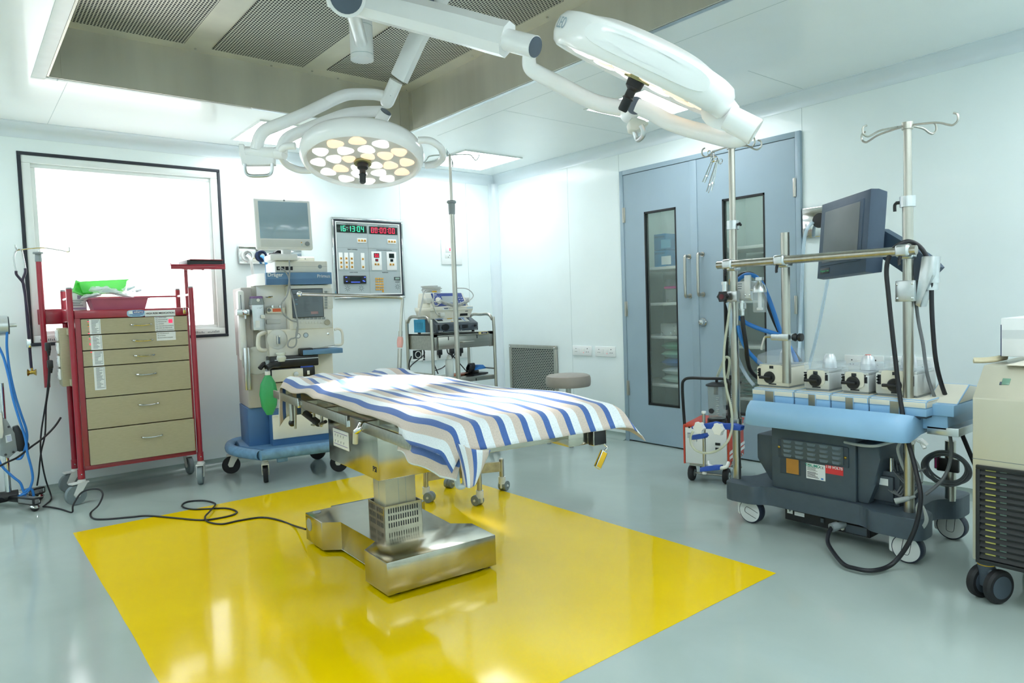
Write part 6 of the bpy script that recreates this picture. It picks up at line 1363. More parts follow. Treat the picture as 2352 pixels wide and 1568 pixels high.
b.m(mat('teal_print', '2f9a86', .6)).text('TERUMO', .018, (x0+w_*.34, .0732, z1-h_*.14), bold=.0005); b.m(mat('red_print', 'c0392b', .6)).prism([(x0+w_*.04, z1-h_*.14), (x0+w_*.14, z1-h_*.06), (x0+w_*.2, z1-h_*.07), (x0+w_*.1, z1-h_*.13)], 'y', .0731, .0736)
b.m(INKD).text('CE', .016, (x0+w_*.82, .0732, z1-h_*.18)); lines(b, x0+w_*.05, x0+w_*.72, z1-h_*.24, 5, h_*.05, .0736); lines(b, x0+w_*.05, x0+w_*.68, z1-h_*.54, 6, h_*.066, .0736, w=.45)
b.m(BLUEC).box(x0+w_*.78, x0+w_*.9, .0731, .0736, z0+h_*.06, z0+h_*.16); b.make('rating_label', hl)
xq_ = x1; b = B(mat('signal_red_label', 'd9363e', .5)); _, z1 = f(1897, 1070, .0748); x1, z0 = f(1937, 1093, .0748); x0 = xq_+.001; z1 = z0+.062; b.box(x0, x1, .0736, .0752, z0, z1); b.m(PAPER).text('110 VOLTS', .0165, ((x0+x1)/2, .0732, (z0+z1)/2), bold=.0004); b.make('voltage_label', hl)
# console apron
def fz(px, py, d): return f(px, py, d)[1]
xA, xB = f(1702, 960, -.06)[0], f(2079, 990, -.06)[0]
zb0 = (fz(1705, 974, -.06)+fz(2010, 1012, -.06))/2; zb1 = zb0+.07; ztp_ = (fz(1745, 922, .12)+fz(2060, 948, .12))/2
prof = [(-.055, zb0), (-.06, zb0+.01), (-.055, zb1-.01), (-.04, zb1+.02), (-.01, zb1+.045), (.05, ztp_-.004), (.12, ztp_+.004), (.4, ztp_+.004), (.4, zb0+.03), (.1, zb0+.02)]
b = B(SKYB); rings = []
for x, k, dy_ in ((xA, .9, .05), (xA+.01, .96, .02), (xA+.045, 1, 0), (xB-.06, 1, 0), (xB-.018, .97, .015), (xB, .92, .04)):
    rings.append([(x, y+(dy_ if y < .1 else 0), zb0+(z-zb0)*k) for y, z in prof])
b.loft(rings); b.box(xA+.1, DX+.06, .12, .46, zb0+.04, ztp_+.05, .006); cs_ = b.make('console', hl)
b = B(SLATE2); b.box(xA+.06, DX+.0, .06, .4, ztp_, ztp_+.03); b.make('console_gap', hl)
b = B(ALU); x0, z0 = f(2122, 1008, .3); b.box(DX-.02, DX+.1, .12, .46, zb0+.02, zb0+.055, .003); b.make('accessory_rail', hl)
# pump trays and pumps
LIDM = clear('clear_pump_lid', 'e6eef2', .22, .05); PCREAM = mat('pump_cream', 'dedbcb', .4, 0, .02, 12); PSILV = mat('pump_silver', 'c9cccb', .34, .35, .04, 20)
trays = [(1727, 1823, 893, 919, 1758, 1779), (1824, 1907, 897, 927, 1857, 1874), (1908, 1995, 905, 937, 1942, 1961), (1996, 2117, 913, 950, 2044, 2067)]
DT = .05
zt0 = []
for (p0, p1, q0, q1, c0, c1) in trays:
    x0, x1 = f(p0+1, q0, DT)[0], f(p1-1, q0, DT)[0]; zt_a = fz((p0+p1)/2, (q0+q1)/2-14, DT); zt_b = fz((p0+p1)/2, (q0+q1)/2+13, DT); zt0.append((x0, x1, zt_a))
zA = sum(z for _, _, z in zt0)/4; zB_ = zA-.068
for k, (p0, p1, q0, q1, c0, c1) in enumerate(trays):
    x0, x1, _ = zt0[k]; x1e = x1+(.0 if k < 3 else .02)
    b = B(SKYB); b.box(x0, x1e, DT, DT+.36, zB_, zA-.034, .003); b.m(PCREAM).prism([(x0, zA-.034), (x1e, zA-.034), (x1e, zA-.006), (x0, zA-.006)], 'y', DT-.003, DT+.36, .003); b.box(x0, x1e, DT+.012, DT+.34, zA-.014, zA, .004)
    cx0_, cx1_ = f(c0, q0, DT)[0], f(c1, q0, DT)[0]; b.m(mat('bronze_catch', '8f8a78', .35, .6, .05, 20)).box(cx0_, cx1_, DT-.006, DT+.004, zB_-.0, zA-.01, .002)
    if k == 3: b.m(PCREAM).prism([(DT+.1, zA-.02), (DT+.36, zA-.02), (DT+.36, zA+.03), (DT+.24, zA+.05)], 'x', x1-.02, x1+.1, .004); b.m(SKYB).box(x1-.02, x1+.1, DT+.06, DT+.36, zB_, zA-.02, .004)
    b.make('pump_tray', hl)
pumps = [(1738, 1812, 846, 890, 1769, 870, 'orange'), (1846, 1905, 858, 893, 1874, 872, None), (1932, 1996, 862, 901, 1961, 879, 'red'), (2010, 2108, 872, 915, 2056, 891, None)]
for k, (p0, p1, q0, q1, kx, ky, cap) in enumerate(pumps):
    x0, x1 = f(p0, ky, DT+.05)[0], f(p1, ky, DT+.05)[0]; h_ = .105 if k in (0, 3) else .09; zt_ = zA+.008+h_; y0 = DT+.05; dp_ = .2
    b = B(PCREAM if k == 0 else PSILV); b.box(x0, x1, y0, y0+dp_, zA+.008, zt_-.012, .008); b.m(PSILV).box(x0+.012, x1-.004, y0+.004, y0+dp_, zt_-.014, zt_, .004); b.m(MIDG).box(x0+.006, x1-.006, y0+.01, y0+dp_-.01, zA-.001, zA+.01); pm = b.make('roller_pump', hl)
    xm = (x0+x1)/2; w_ = x1-x0
    b = B(PCREAM); b.prism(rnd([(x0+w_*.16, zA+.03), (x1-w_*.16, zA+.03), (x1-w_*.16, zt_), (x0+w_*.16, zt_)], .018), 'y', y0-.006, y0+.01); b.m(INKD).box(xm-.013, xm+.011, y0-.0075, y0-.005, zt_-.02, zt_-.004, .001).box(xm-.02, xm+.02, y0-.001, y0+.001, zA+.014, zA+.02)
    for sx in (x0+w_*.1, x1-w_*.13):
        b.box(sx-.007, sx+.009, y0-.001, y0+.002, zA+.05, zt_-.02)
        for j in range(3): b.box(sx-.011, sx+.002, y0-.001, y0+.002, zA+.054+j*.013, zA+.06+j*.013)
    b.make('front_plate', pm)
    kz = f(kx, ky, y0)[1]; kxx = f(kx, ky, y0)[0]; kz = zA+.05
    b = B(BLACK); b.lathe([(.001, .012), (.026, .012), (.03, .006), (.03, 0), (.001, 0)], (kxx, y0-.005, kz), (0, -1, 0), 26); b.box(kxx-.045, kxx+.018, y0-.03, y0-.015, kz-.007, kz+.007, .003); b.make('clamp_knob', pm)
    b = B(LIDM); o = rnd([(x0-.004, y0-.004), (x1+.004, y0-.004), (x1+.012, y0+dp_*.6), (xm+w_*.3, y0+dp_+.03), (xm-w_*.3, y0+dp_+.03), (x0-.012, y0+dp_*.6)], .03); hh = .045 if k == 0 else .03
    tilt = .02 if k == 0 else 0
    b.loft([[(x, y, zt_+.001) for x, y in o], [(x, y, zt_+hh*.7+tilt*(y-y0)/dp_) for x, y in o], [(xm+(x-xm)*.96, y0+.09+(y-y0-.09)*.96, zt_+hh+tilt*(y-y0)/dp_) for x, y in o]]); b.make('clear_lid', pm)
    b = B(mat('silver_dome', 'dfe4e8', .25, .3, .03, 20)); b.lathe([(.033, zt_+.002), (.031, zt_+.03), (.026, zt_+.055), (.018, zt_+.068), (.001, zt_+.07)], (xm+.01, y0+dp_*.55, 0), n=24)
    if cap: b.m(mat(cap+'_cap', {'orange': 'e8703a', 'red': 'd98d85'}[cap], .5)).lathe([(.001, .003), (.012, .002), (.013, -.004), (.001, -.004)], (xm+.01, y0+dp_*.55, zt_+.07))
    b.make('rotor_dome', pm)
# poles and crossbar
PX0, PX1, PY = .018, .853, .1
zc0 = f(1680, 335, PY)[1]; 
PR_ = .0205
zb = f(1683, 517, PY)[1]; zcr = (f(1660, 611, PY)[1]+f(2100, 573, PY)[1])/2; zt2 = f(2083, 288, PY)[1]; zb2 = f(2085, 463, PY)[1]
b = B(STEEL); b.cyl((PX0, PY, .2), (PX0, PY, zb), PR_, n=22); b.cyl((PX0, PY, zb), (PX0, PY, zc0), PR_*.78, n=20); b.make('pole', hl)
b = B(STEEL); b.cyl((PX1, PY, .2), (PX1, PY, zb2), PR_, n=22); b.cyl((PX1, PY, zb2), (PX1, PY, zt2), PR_*.76, n=20); b.make('pole', hl)
q = f(2183, 1150, .43); b = B(STEEL); b.cyl((.9, .43, .2), (.9, .43, f(2181, 1012, .43)[1]), .022, n=22); b.make('pole', hl)
for x, z in ((PX0, zb), (PX1, zb2)): B(ALU).lathe([(.001, -.022), (.03, -.022), (.03, .022), (.001, .022)], (x, PY, z)).make('pole_collar', hl)
def lever(p, d, l=.035):
    p = V(p); d = V(d).normalized(); b = B(BLACK); b.cyl(p, p+d*.018, .007); b.tube([p+d*.014, p+d*.022+V((.0, 0, -.008)), p+d*.024+V((.002, 0, -l))], .0065, 8, 3); return b.make('lever', hl)
lever((PX0+.028, PY, zb+.0), (.9, -.3, .2), .01); lever((PX1-.028, PY, zb2-.0), (-1, -.2, 0), .035)
CBY = PY-.045
b = B(STEEL); b.cyl((-.045, CBY, zcr), (PX1+.05, CBY, zcr), .0195, n=24); b.make('crossbar', hl)
hx = f(1805, 650, CBY-.04)[0]; hz1, hz0 = f(1804, 534, PY)[1], f(1806, 879, PY)[1]; hx = f(1805, 700, PY)[0]
b = B(STEEL); b.cyl((hx, PY, hz0), (hx, PY, hz1), .0205, n=22); b.make('hanging_pole', hl)
for x in (PX0, hx, PX1):
    b = B(ALU); b.box(x-.028, x+.028, CBY-.026, CBY+.026, zcr-.026, zcr+.026, .012, 3); b.box(x-.027, x+.027, PY-.027, PY+.027, zcr-.034, zcr+.02, .01, 3); b.make('clamp_block', hl)
    lever((x-.005, CBY-.02, zcr-.022), (-.1, -.2, -1), .012)
def hooks(x, z, dirs):
    for a, L in dirs:
        a = rad(a); d_ = V((cos(a), sin(a), 0)); c_ = V((x, PY, z)); b = B(STEEL)
        b.tube([c_, c_+d_*L*.7+V((0, 0, -.012)), c_+d_*L+V((0, 0, -.03)), c_+d_*(L+.018)+V((0, 0, -.034)), c_+d_*(L+.034)+V((0, 0, -.02)), c_+d_*(L+.032)+V((0, 0, .004)), c_+d_*(L+.018)+V((0, 0, .012))], .0042, 8, 4); b.make('hook', hl)
    b = B(STEEL); b.lathe([(.001, -.016), (.022, -.016), (.022, .012), (.001, .012)], (x, PY, z)); b.make('hook_hub', hl)
hooks(PX0, zc0, ((195, .12), (-12, .12), (25, .11))); hooks(PX1, zt2, ((178, .155), (222, .14), (2, .15), (60, .1)))
# pole-mounted monitor with bracket
x0, z1 = f(1866, 480, .26); xq, zq = f(1876, 636, .26); xs_, zs_ = f(2000, 446, .3); xe, ze = f(2045, 612, .34)
mw = .335; mcx, mcy = f(1940, 543, .26)
T = Matrix.Translation((mcx, .27, mcy)) @ Matrix.Rotation(rad(-33), 4, 'Z') @ Matrix.Rotation(rad(-2), 4, 'Y') @ Matrix.Rotation(rad(-6), 4, 'X')
MON = mat('monitor_slate', '3d5064', .5, 0, .05, 20, bump=.04)
b = B(MON, T); b.loft([[(sx*(w/2), y, sz*(h/2)) for sx, sz in ((-1, -1), (1, -1), (1, 1), (-1, 1))] for y, w, h in ((-.022, .36, .345), (-.015, .395, .37), (.02, .4, .375), (.065, .385, .36), (.078, .35, .33))]); b.prism([(-.165, -.13), (.165, -.13), (.165, .15), (-.165, .15)], 'y', -.026, -.018, .003); mon = b.make('monitor', hl)
b = B(mat('dead_grey_screen', '6a7073', .4, 0, .12, 4), T); b.box(-.142, .142, -.029, -.025, -.115, .138, .002); b.make('screen', mon)
b = B(BLACK, T); b.box(-.16, -.08, -.0235, -.018, -.168, -.14, .001); b.m(mat('green_print', '57b27f', .5)).text('Maquet one', .016, (-.12, -.0245, -.154)); b.make('name_badge', mon)
b = B(MON); p_ = T @ V((.1, .1, -.02)); b.tube([p_, (p_+V((.09, -.02, -.06))), (PX1-.0, PY+.12, zcr-.06), (PX1+.05, PY+.1, zcr-.11)], .045, 12, 4, sq=(.03, .055)); b.make('monitor_arm', hl)
b = B(ALU); zz = f(2085, 668, PY)[1]; b.box(PX1-.04, PX1+.036, PY-.03, PY+.03, zz-.044, zz+.044, .003); b.prism([(PX1+.03, zz-.06), (PX1+.05, zz-.07), (PX1+.06, zz-.02), (PX1+.1, zz+.06), (PX1+.105, zz+.14), (PX1+.055, zz+.14), (PX1+.04, zz+.02)], 'y', PY-.01, PY+.06, .004); b.cyl((PX1+.085, PY+.03, zz+.03), (PX1+.085, PY+.03, zz+.13), .022); b.cyl((PX1+.07, PY+.04, zz-.0), (PX1+.07, PY+.04, zz+.03), .03); b.m(CHROME)
for sx in (-.032, .028):
    for sz in (-.03, .03): b.ball((PX1+sx, PY-.031, zz+sz), .006, (1, .6, 1), 8)
b.make('arm_bracket', hl)
# gas blender, flow bottle, hoses
gz = f(1663, 681, PY-.03)[1]
b = B(ALU); b.box(PX0-.035, PX0+.035, PY-.03, PY+.03, gz-.027, gz+.027, .004); x0, z1 = f(1690, 647, PY); x1, z0 = f(1727, 690, PY); b.m(mat('blender_white', 'd5dadb', .35)).box(x0, x1, PY+.0, PY+.09, z0, z1, .006); b.box(x1-.035, x1+.0, PY-.012, PY+.0, z0+.01, z1+.03, .003); b.m(INK); lines(b, x0+.012, x0+.04, z1-.01, 3, .012, PY-.0002); b.m(CHROME)
for px in (1712, 1722): x_, z_ = f(px, 677, PY-.013); b.ball((x_, PY-.013, z_), .006, (1, .6, 1), 8)
b.make('gas_blender', hl)
b = B(BLACK); c_ = f.p(1661, 681, PY-.06); o = []
for q in range(36):
    th = 2*pi*q/36; r_ = .026+.0045*cos(6*th); o.append((c_.x+r_*cos(th), c_.z+r_*sin(th)))
b.prism(o, 'y', PY-.075, PY-.05, .003); b.m(mat('maroon_insert', '5a1622', .4)).lathe([(.001, .002), (.013, .002), (.014, 0), (.001, 0)], (c_.x, PY-.075, c_.z), (0, -1, 0)); b.make('star_knob', hl)
b = B(CHROME); p_ = f.p(1665, 660, PY-.03); b.cyl(p_+V((0, 0, -.02)), p_+V((0, 0, .02)), .014); b.cyl(p_+V((0, 0, .015)), p_+V((0, 0, .03)), .018); b.make('gas_fitting', hl); b = B(CHROME); p2 = f.p(1705, 690, PY-.02); b.cyl(p2, p2+V((0, 0, -.05)), .012); b.cyl(p2+V((0, 0, -.012)), p2+V((0, 0, -.042)), .018, n=8); b.cyl(p2+V((0, 0, -.05)), p2+V((0, 0, -.075)), .009); b.make('gas_fitting', hl); B(YELLOW).box(PX0+.0-.03, PX0-.005, PY+.0, PY+.04, gz+.06, gz+.09, .003).make('yellow_valve', hl)
b = B(ALU); c_ = f.p(1745, 676, PY-.02); t_ = f.p(1745, 655, PY-.02).z
b.lathe([(.001, t_+.04), (.02, t_+.04), (.02, t_+.025), (.009, t_+.022), (.012, t_+.012), (.026, t_), (.033, t_-.022), (.034, t_-.035), (.001, t_-.035)], (c_.x, c_.y, 0)); b.cyl((c_.x-.05, c_.y, t_-.02), (c_.x-.02, c_.y, t_-.022), .006); fb = b.make('flow_bottle', hl)
zb_ = f(1745, 717, PY-.02)[1]
B(LIDM).lathe([(.001, zb_), (.03, zb_), (.033, zb_+.006), (.034, t_-.03)], (c_.x, c_.y, 0)).make('clear_bowl', fb); B(WHITE).cyl((c_.x, c_.y, zb_+.02), (c_.x, c_.y, t_-.03), .009).box(c_.x-.012, c_.x+.012, c_.y-.012, c_.y+.012, zb_+.01, zb_+.024, .003).make('inner_tube', fb)
def hp(L, r, m, nm, n=10):
    b = B(m); b.tube([f.p(*p) for p in L], r, n, 7); return b.make(nm, hl)
hp([(1694, 645, .2), (1702, 637, .2), (1718, 630, .2), (1738, 637, .2), (1755, 660, .2), (1775, 710, .22), (1790, 755, .25), (1797, 768, .26), (1810, 790, .3), (1828, 825, .3), (1832, 850, .3)], .011, BLUEC, 'blue_gas_hose')
hp([(1693, 638, .24), (1708, 628, .24), (1728, 630, .24), (1745, 648, .24), (1760, 690, .26), (1780, 740, .28), (1795, 770, .3), (1815, 800, .32), (1838, 830, .32)], .011, BLACK, 'black_gas_hose')
hp([(1696, 728, .14), (1715, 742, .15), (1745, 755, .18), (1780, 766, .22), (1800, 772, .26)], .011, BLUEC, 'blue_gas_hose')
hp([(1695, 748, .1), (1702, 775, .1), (1715, 802, .12), (1735, 825, .16), (1750, 838, .2)], .011, BLUEC, 'blue_gas_hose')
hp([(1705, 726, PY-.02), (1708, 755, .08), (1714, 795, .1), (1716, 820, .12), (1722, 846, .16), (1735, 863, .2), (1750, 872, .22)], .011, BLACK, 'black_gas_hose')
hp([(1677, 696, .05), (1673, 730, .04), (1667, 770, .03), (1663, 810, .02), (1663, 850, .01), (1668, 890, 0), (1678, 930, -.01), (1682, 965, -.02), (1680, 990, -.03), (1670, 1015, -.05), (1650, 1033, -.06), (1625, 1040, -.06), (1602, 1036, -.06), (1589, 1022, -.06), (1586, 1004, -.06), (1592, 990, -.06)], .0065, HSE, 'clear_tube')
hp([(1671, 695, .06), (1677, 720, .06), (1680, 780, .1), (1692, 815, .14), (1702, 840, .16), (1718, 868, .16), (1732, 885, .16)], .0095, CLH, 'blue_tint_tube')
# blue oxygenator holder with white star knobs, hanging off the left pole
hz_ = f(1650, 980, PY-.08)[1]
BLH = mat('holder_blue', '2a55b8', .4, 0, .05, 14)
b = B(BLH); D_ = PY-.08
b.prism([f(*p, D_) for p in ((1592, 978), (1640, 968), (1660, 972), (1685, 972), (1706, 978), (1704, 988), (1680, 986), (1660, 984), (1640, 984), (1592, 984))], 'y', D_-.015, D_+.02, .003); b.prism([f(*p, D_) for p in ((1590, 999), (1620, 994), (1624, 1001), (1620, 1006), (1592, 1009))], 'y', D_-.02, D_+.02, .003); b.prism([f(*p, D_) for p in ((1612, 1072), (1640, 1068), (1656, 1068), (1656, 1078), (1630, 1080), (1612, 1082))], 'y', D_-.02, D_+.02, .003); ho = b.make('reservoir_holder', hl)
b = B(STEEL); b.cyl(f.p(1616.5, 946, D_), f.p(1618, 1086, D_), .0085, n=14); b.m(WHITE).cyl(f.p(1616.3, 944, D_), f.p(1616.4, 949, D_), .012); b.cyl(f.p(1618, 1082, D_), f.p(1618, 1088, D_), .012); b.cyl(f.p(1596, 1008, D_), f.p(1596, 1014, D_), .012); b.make('holder_rod', ho)
for px, py in ((1607, 982), (1651, 985)):
    b = B(WHITE); c_ = f.p(px, py, D_-.04); o = [(c_.x+(.029+.005*cos(6*t))*cos(t), c_.z+(.029+.005*cos(6*t))*sin(t)) for t in [2*pi*q/36 for q in range(36)]]
    b.prism(o, 'y', D_-.055, D_-.03, .004); b.cyl((c_.x, D_-.03, c_.z), (c_.x, D_, c_.z), .012); b.make('white_star_knob', ho)
b = B(WHITE); b.tube([f.p(1628, 1060, D_+.03), f.p(1630, 1069, D_+.01), f.p(1650, 1074, D_), f.p(1668, 1072, D_), f.p(1673, 1062, D_+.03)], .009, 10, 4); b.make('cradle', ho)
b = B(STEEL); b.lathe([(.001, -.014), (.03, -.014), (.03, .014), (.001, .014)], (PX0, PY, f(1690, 966, PY)[1])); b.make('pole_collar', hl)
# small clamp with bent rod on the hanging pole
cz_ = f(1806, 774, PY)[1]
b = B(ALU); b.box(hx-.025, hx+.025, PY-.028, PY+.028, cz_-.016, cz_+.016, .002); b.box(hx-.075, hx-.025, PY-.012, PY+.012, cz_-.016, cz_+.014, .002); b.m(STEEL).tube([(hx-.075, PY, cz_), (hx-.1, PY, cz_), (hx-.115, PY-.002, cz_-.006), (hx-.13, PY-.006, cz_-.065)], .006, 8, 4); b.m(BLACK).lathe([(.001, 0), (.016, 0), (.02, .012), (.012, .022), (.02, .032), (.019, .045), (.001, .046)], (hx+.035, PY, cz_), (1, 0, 0)); b.make('rod_clamp', hl)
# power supply box under the deck, cables
b = B(BLACK); x0, z1 = f(1803, 1170, .1); x1, z0 = f(1998, 1220, .1); b.box(x0, x1+.0, .1, .4, .052, .12, .003); b.m(PAPER).box(x0+.012, x0+.04, .0992, .1, .085, .112).box(x0+.05, x0+.1, .0992, .1, .082, .1); b.m(INK).prism([(x0+.016, .108), (x0+.036, .108), (x0+.026, .092)], 'y', .0988, .0992); b.m(DARKG).box(x0+.18, x0+.2, .094, .1, .075, .1, .003).box(x0+.3, x0+.4, .09, .1, .058, .1, .003); b.m(CREAM)
for z in (.072, .092): b.cyl((x0+.285, .1, z), (x0+.285, .092, z), .009)
b.make('power_supply', hl)
pq = f.p(1914, 1210, .05); b = B(MIDG); b.cyl((pq.x+.03, .1, pq.z+.01), (pq.x, .045, pq.z), .016, n=12); b.cyl((pq.x+.01, .07, pq.z+.004), (pq.x-.004, .038, pq.z-.002), .02, n=12); b.make('cable_gland', hl)
b = B(CBL); b.tube([V((p_.x, p_.y, max(p_.z, .013))) for p_ in [pq+V((-.004, -.01, -.002))]+[f.p(*p) for p in ((1902, 1228, 0), (1904, 1252, -.05))]+[wm(hl).inverted() @ at('z', .02, a, c) for a, c in ((1935, 1293), (1965, 1305), (2000, 1310), (2035, 1303))]+[f.p(*p) for p in ((2060, 1285, -.07), (2085, 1250, -.06), (2103, 1210, -.05), (2113, 1165, -.04), (2114, 1130, -.03), (2106, 1090, 0), (2096, 1050, .02), (2085, 1010, .03), (2075, 960, .04), (2064, 890, .05), (2056, 820, .05), (2047, 740, .05), (2040, 670, .05), (2036, 625, .05), (2040, 595, .05), (2052, 572, .05), (2068, 560, .06), (2086, 554, .08), (2104, 560, .1), (2120, 575, .11), (2132, 600, .12), (2139, 640, .12), (2140, 700, .13), (2143, 760, .14), (2150, 830, .16), (2165, 890, .2), (2190, 950, .26), (2215, 1010, .32), (2245, 1080, .36), (2275, 1140, .36))]], .0092, 10, 6); b.make('power_cable', hl)
GRC = mat('grey_cable', '74797c', .5, 0, .06, 20); LGC = mat('light_grey_cable', 'a9b0ae', .5, 0, .05, 20)
b = B(GRC); b.tube([f.p(*p) for p in ((2103, 690, .14), (2110, 740, .15), (2120, 790, .16), (2130, 860, .17), (2150, 920, .2), (2170, 960, .22), (2182, 1000, .24), (2185, 1040, .24), (2178, 1075, .22), (2165, 1100, .2), (2145, 1120, .18), (2125, 1135, .16))], .0075, 8, 6)
cq = f.p(2180, 1072, .41)
for k in range(5): b.tube([V((cq.x+(.075+.006*k)*cos(t), cq.y-.03+.01*sin(t*2+k), cq.z+(.058+.005*((k*2) % 5))*sin(t))) for t in [2*pi*j/18 for j in range(18)]], .0045, 8, 3, closed=True)
b.make('coiled_cable', hl)
b = B(BLACK); b.box(.855, .945, .39, .41, cq.z-.02, cq.z+.04, .006); b.m(mat('magenta_strap', 'b0306e', .5)).box(.85, .865, .38, .42, cq.z-.01, cq.z+.045, .004); b.make('cable_holder', hl)
b = B(WHITE)
tq = f.p(2088, 1013, PY-.02)
for k in range(5): b.tube([tq+V((-.06+.025*k, 0, .006*(-1)**k)), tq+V((-.048+.025*k, -.012, .014)), tq+V((-.03+.025*k, -.004, -.006*(-1)**k))], .009, 8, 4)
b.tube([tq+V((.05, 0, 0)), tq+V((.065, -.01, -.02))], .008, 8, 2); b.make('cotton_tie', hl)
b = B(LGC); b.tube([f.p(*p) for p in ((1940, 1015, .06), (1975, 1022, .02), (2010, 1024, 0), (2045, 1016, .02), (2068, 1012, .06), (2062, 1030, .06), (2068, 1055, .08), (2080, 1085, .1), (2088, 1100, .12))], .0065, 8, 6)
b.tube([f.p(*p) for p in ((2095, 1045, .16), (2110, 1070, .16), (2118, 1095, .16), (2112, 1120, .16), (2098, 1135, .14))], .005, 8, 6); b.make('grey_cable', hl)
b = B(GRC)
for k in range(9):
    x0_, y0_ = 2020+k*9, 1055+9*(k % 4); b.tube([f.p(x0_-16, y0_-15, .2), f.p(x0_-8, y0_+20, .16), f.p(x0_+8, y0_+55-4*k, .13), f.p(x0_+35-3*k, y0_+78-6*k, .12), f.p(x0_+50-2*k, y0_+60-5*k, .14)], .0028+.0006*(k % 3), 6, 6)
b.make('tangled_cables', hl)
b = B(LGC)
cc = f.p(2113, 1170, .03)
for k in range(6): b.tube([cc+V((.0, 0, .035)), cc+V((-.012-.002*k, .004*k, .0)), cc+V((-.008, .003*k, -.05-.003*k)), cc+V((.008, .002*k, -.065-.003*k)), cc+V((.02+.002*k, 0, -.035)), cc+V((.012, 0, .02))], .003, 6, 5)
b.m(BLUEC).box(cc.x-.004, cc.x+.012, cc.y-.01, cc.y, cc.z+.03, cc.z+.04); b.make('coiled_leads', hl)
p_ = f.p(2067, 1150, .06); b = B(LGC); b.cyl(p_+V((-.02, 0, -.006)), p_+V((.03, .02, .014)), .013, .01, 14); b.cyl(p_+V((.03, .02, .014)), p_+V((.05, .03, .024)), .008, .005, 10); b.make('grey_plug', hl)
b = B(DARKG); b.box(.64, .8, .14, .34, .21, .36, .004); b.box(.66, .78, .12, .14, .23, .34, .003); b.m(CHROME)
for k in range(2): b.cyl((.72+k*.04, .15, .36), (.72+k*.04, .15, .42), .009)
b.m(PAPER).box(.7, .76, .119, .12, .3, .33).box(.665, .685, .119, .12, .24, .28); b.make('interface_box', hl)
# forceps hung on the left pole's hook
FC = [('scissor-handled steel forceps hooked over the left pump pole hook', (1633, 352), (1640, 362), (1618, 420), (1614, 418)), ('steel forceps hanging straight down among the three on the hook', (1640, 366), (1646, 374), (1627, 443), (1623, 440)), ('steel forceps with ring handles turned right on the hook', (1650, 368), (1648, 374), (1634, 438), (1629, 436))]
for i, (lab, r0, piv, t0, t1) in enumerate(FC):
    D_ = PY-.02-.012*i; o_ = wm(hl) @ f.p(*piv, D_)
    e = thing('steel_forceps', lab, 'forceps', o_, 0, 'forceps hanging on the pole hook')
    b = B(CHROME)
    for s_ in (-1, 1):
        c_ = f.p(r0[0]+s_*(3.5 if i < 2 else 2)+(0 if i < 2 else 3*s_), r0[1]+(0 if i < 2 else 3*s_), D_+.004*s_)
        b.tube([c_+V((.0105*cos(t), .004*sin(t)*s_, .0135*sin(t))) for t in [2*pi*j/14 for j in range(14)]], .0022, 6, 2, closed=True)
        pv = f.p(*piv, D_); en = f.p(*(t0 if s_ > 0 else t1), D_+.004*s_); b.tube([c_+V((0, 0, -.013)), pv+V((.003*s_, 0, .01)), pv.lerp(en, .5)+V((.003*s_, 0, 0)), en], .0028, 6, 4)
    pv = f.p(*piv, D_).lerp(f.p(*t0, D_), .72); b.cyl(pv+V((0, -.006, 0)), pv+V((0, .006, 0)), .005, n=10); b.make('forceps_body', e, world=False)
    for ch in e.children: ch.data.transform(wm(e).inverted() @ wm(hl))

# ------------------------------------------------------------------ heater-cooler unit at the right edge
hc = thing('heater_cooler_unit', 'stainless steel cooling unit with black louvred grille at the right edge', 'medical machine', (-1.42, -4.64, 0), -90); f = Fr(hc)
HS = mat('olive_tinted_steel', 'cdc9b6', .36, .45, .07, 3, (1, 1, .3), rvar=.06)
HW2 = .62; HZ0 = .15; HZ1 = f(2232, 912, 0)[1]; HZ2 = f(2282, 838, .13)[1]
b = B(HS); b.prism([(0, HZ0), (0, HZ1), (.12, HZ2), (.62, HZ2), (.62, HZ0)], 'x', 0, HW2, .006); zsm = f(2234, 1052, 0)[1]; b.m(INK).box(0, HW2, -.0006, .001, zsm-.001, zsm+.001); b.make('cabinet', hc)
x0, z1 = f(2243, 1066, 0); _, z0 = f(2243, 1288, 0)
GB = mat('black_grille', '1d2022', .45, 0, .1, 20)
b = B(GB); frame_rect(b, x0, x0+.5, z0, z1, .014, -.012, .0, .002); b.box(x0, x0+.5, -.002, .0, z0, z1); gr = b.make('grille_frame', hc)
b = B(GB); ns = 15
for k in range(ns):
    z = z0+.02+(z1-z0-.03)*k/ns; b.prism([(-.012, z), (-.008, z+.002), (-.001, z+.013), (-.004, z+.013)], 'x', x0+.012, x0+.49)
b.box(x0+.155, x0+.162, -.013, -.002, z0+.01, z1-.01).box(x0+.32, x0+.327, -.013, -.002, z0+.01, z1-.01); b.make('louvre_blades', gr)
b = B(mat('yellow_core', 'c2bb62', .5))
for k in range(ns): z = z0+.02+(z1-z0-.03)*k/ns; b.box(x0+.03, x0+.062, -.0065, -.0015, z+.0145, z+.0195)
b.m(mat('grey_green_core', '5d6f68', .5))
for k in range(ns): z = z0+.02+(z1-z0-.03)*k/ns; b.box(x0+.075, x0+.095, -.0065, -.0015, z+.0145, z+.0195)
b.make('radiator_core', gr)
Tm = Matrix.Translation((0, .06, (HZ1+HZ2)/2)) @ Matrix.Rotation(math.atan2(.12, HZ2-HZ1), 4, 'X'); Tm = Matrix.Translation((0, .06, (HZ1+HZ2)/2)) @ Matrix.Rotation(-math.atan2(.12, HZ2-HZ1), 4, 'X')
b = B(mat('dim_display', '6b8f7c', .25), Tm); b.box(.075, .1, -.002, .001, -.012, .018, .001); b.m(DARKG).box(.07, .077, -.0022, .001, -.014, .0); b.make('level_window', hc)
b = B(DARKG); CX, CY = .035, .035
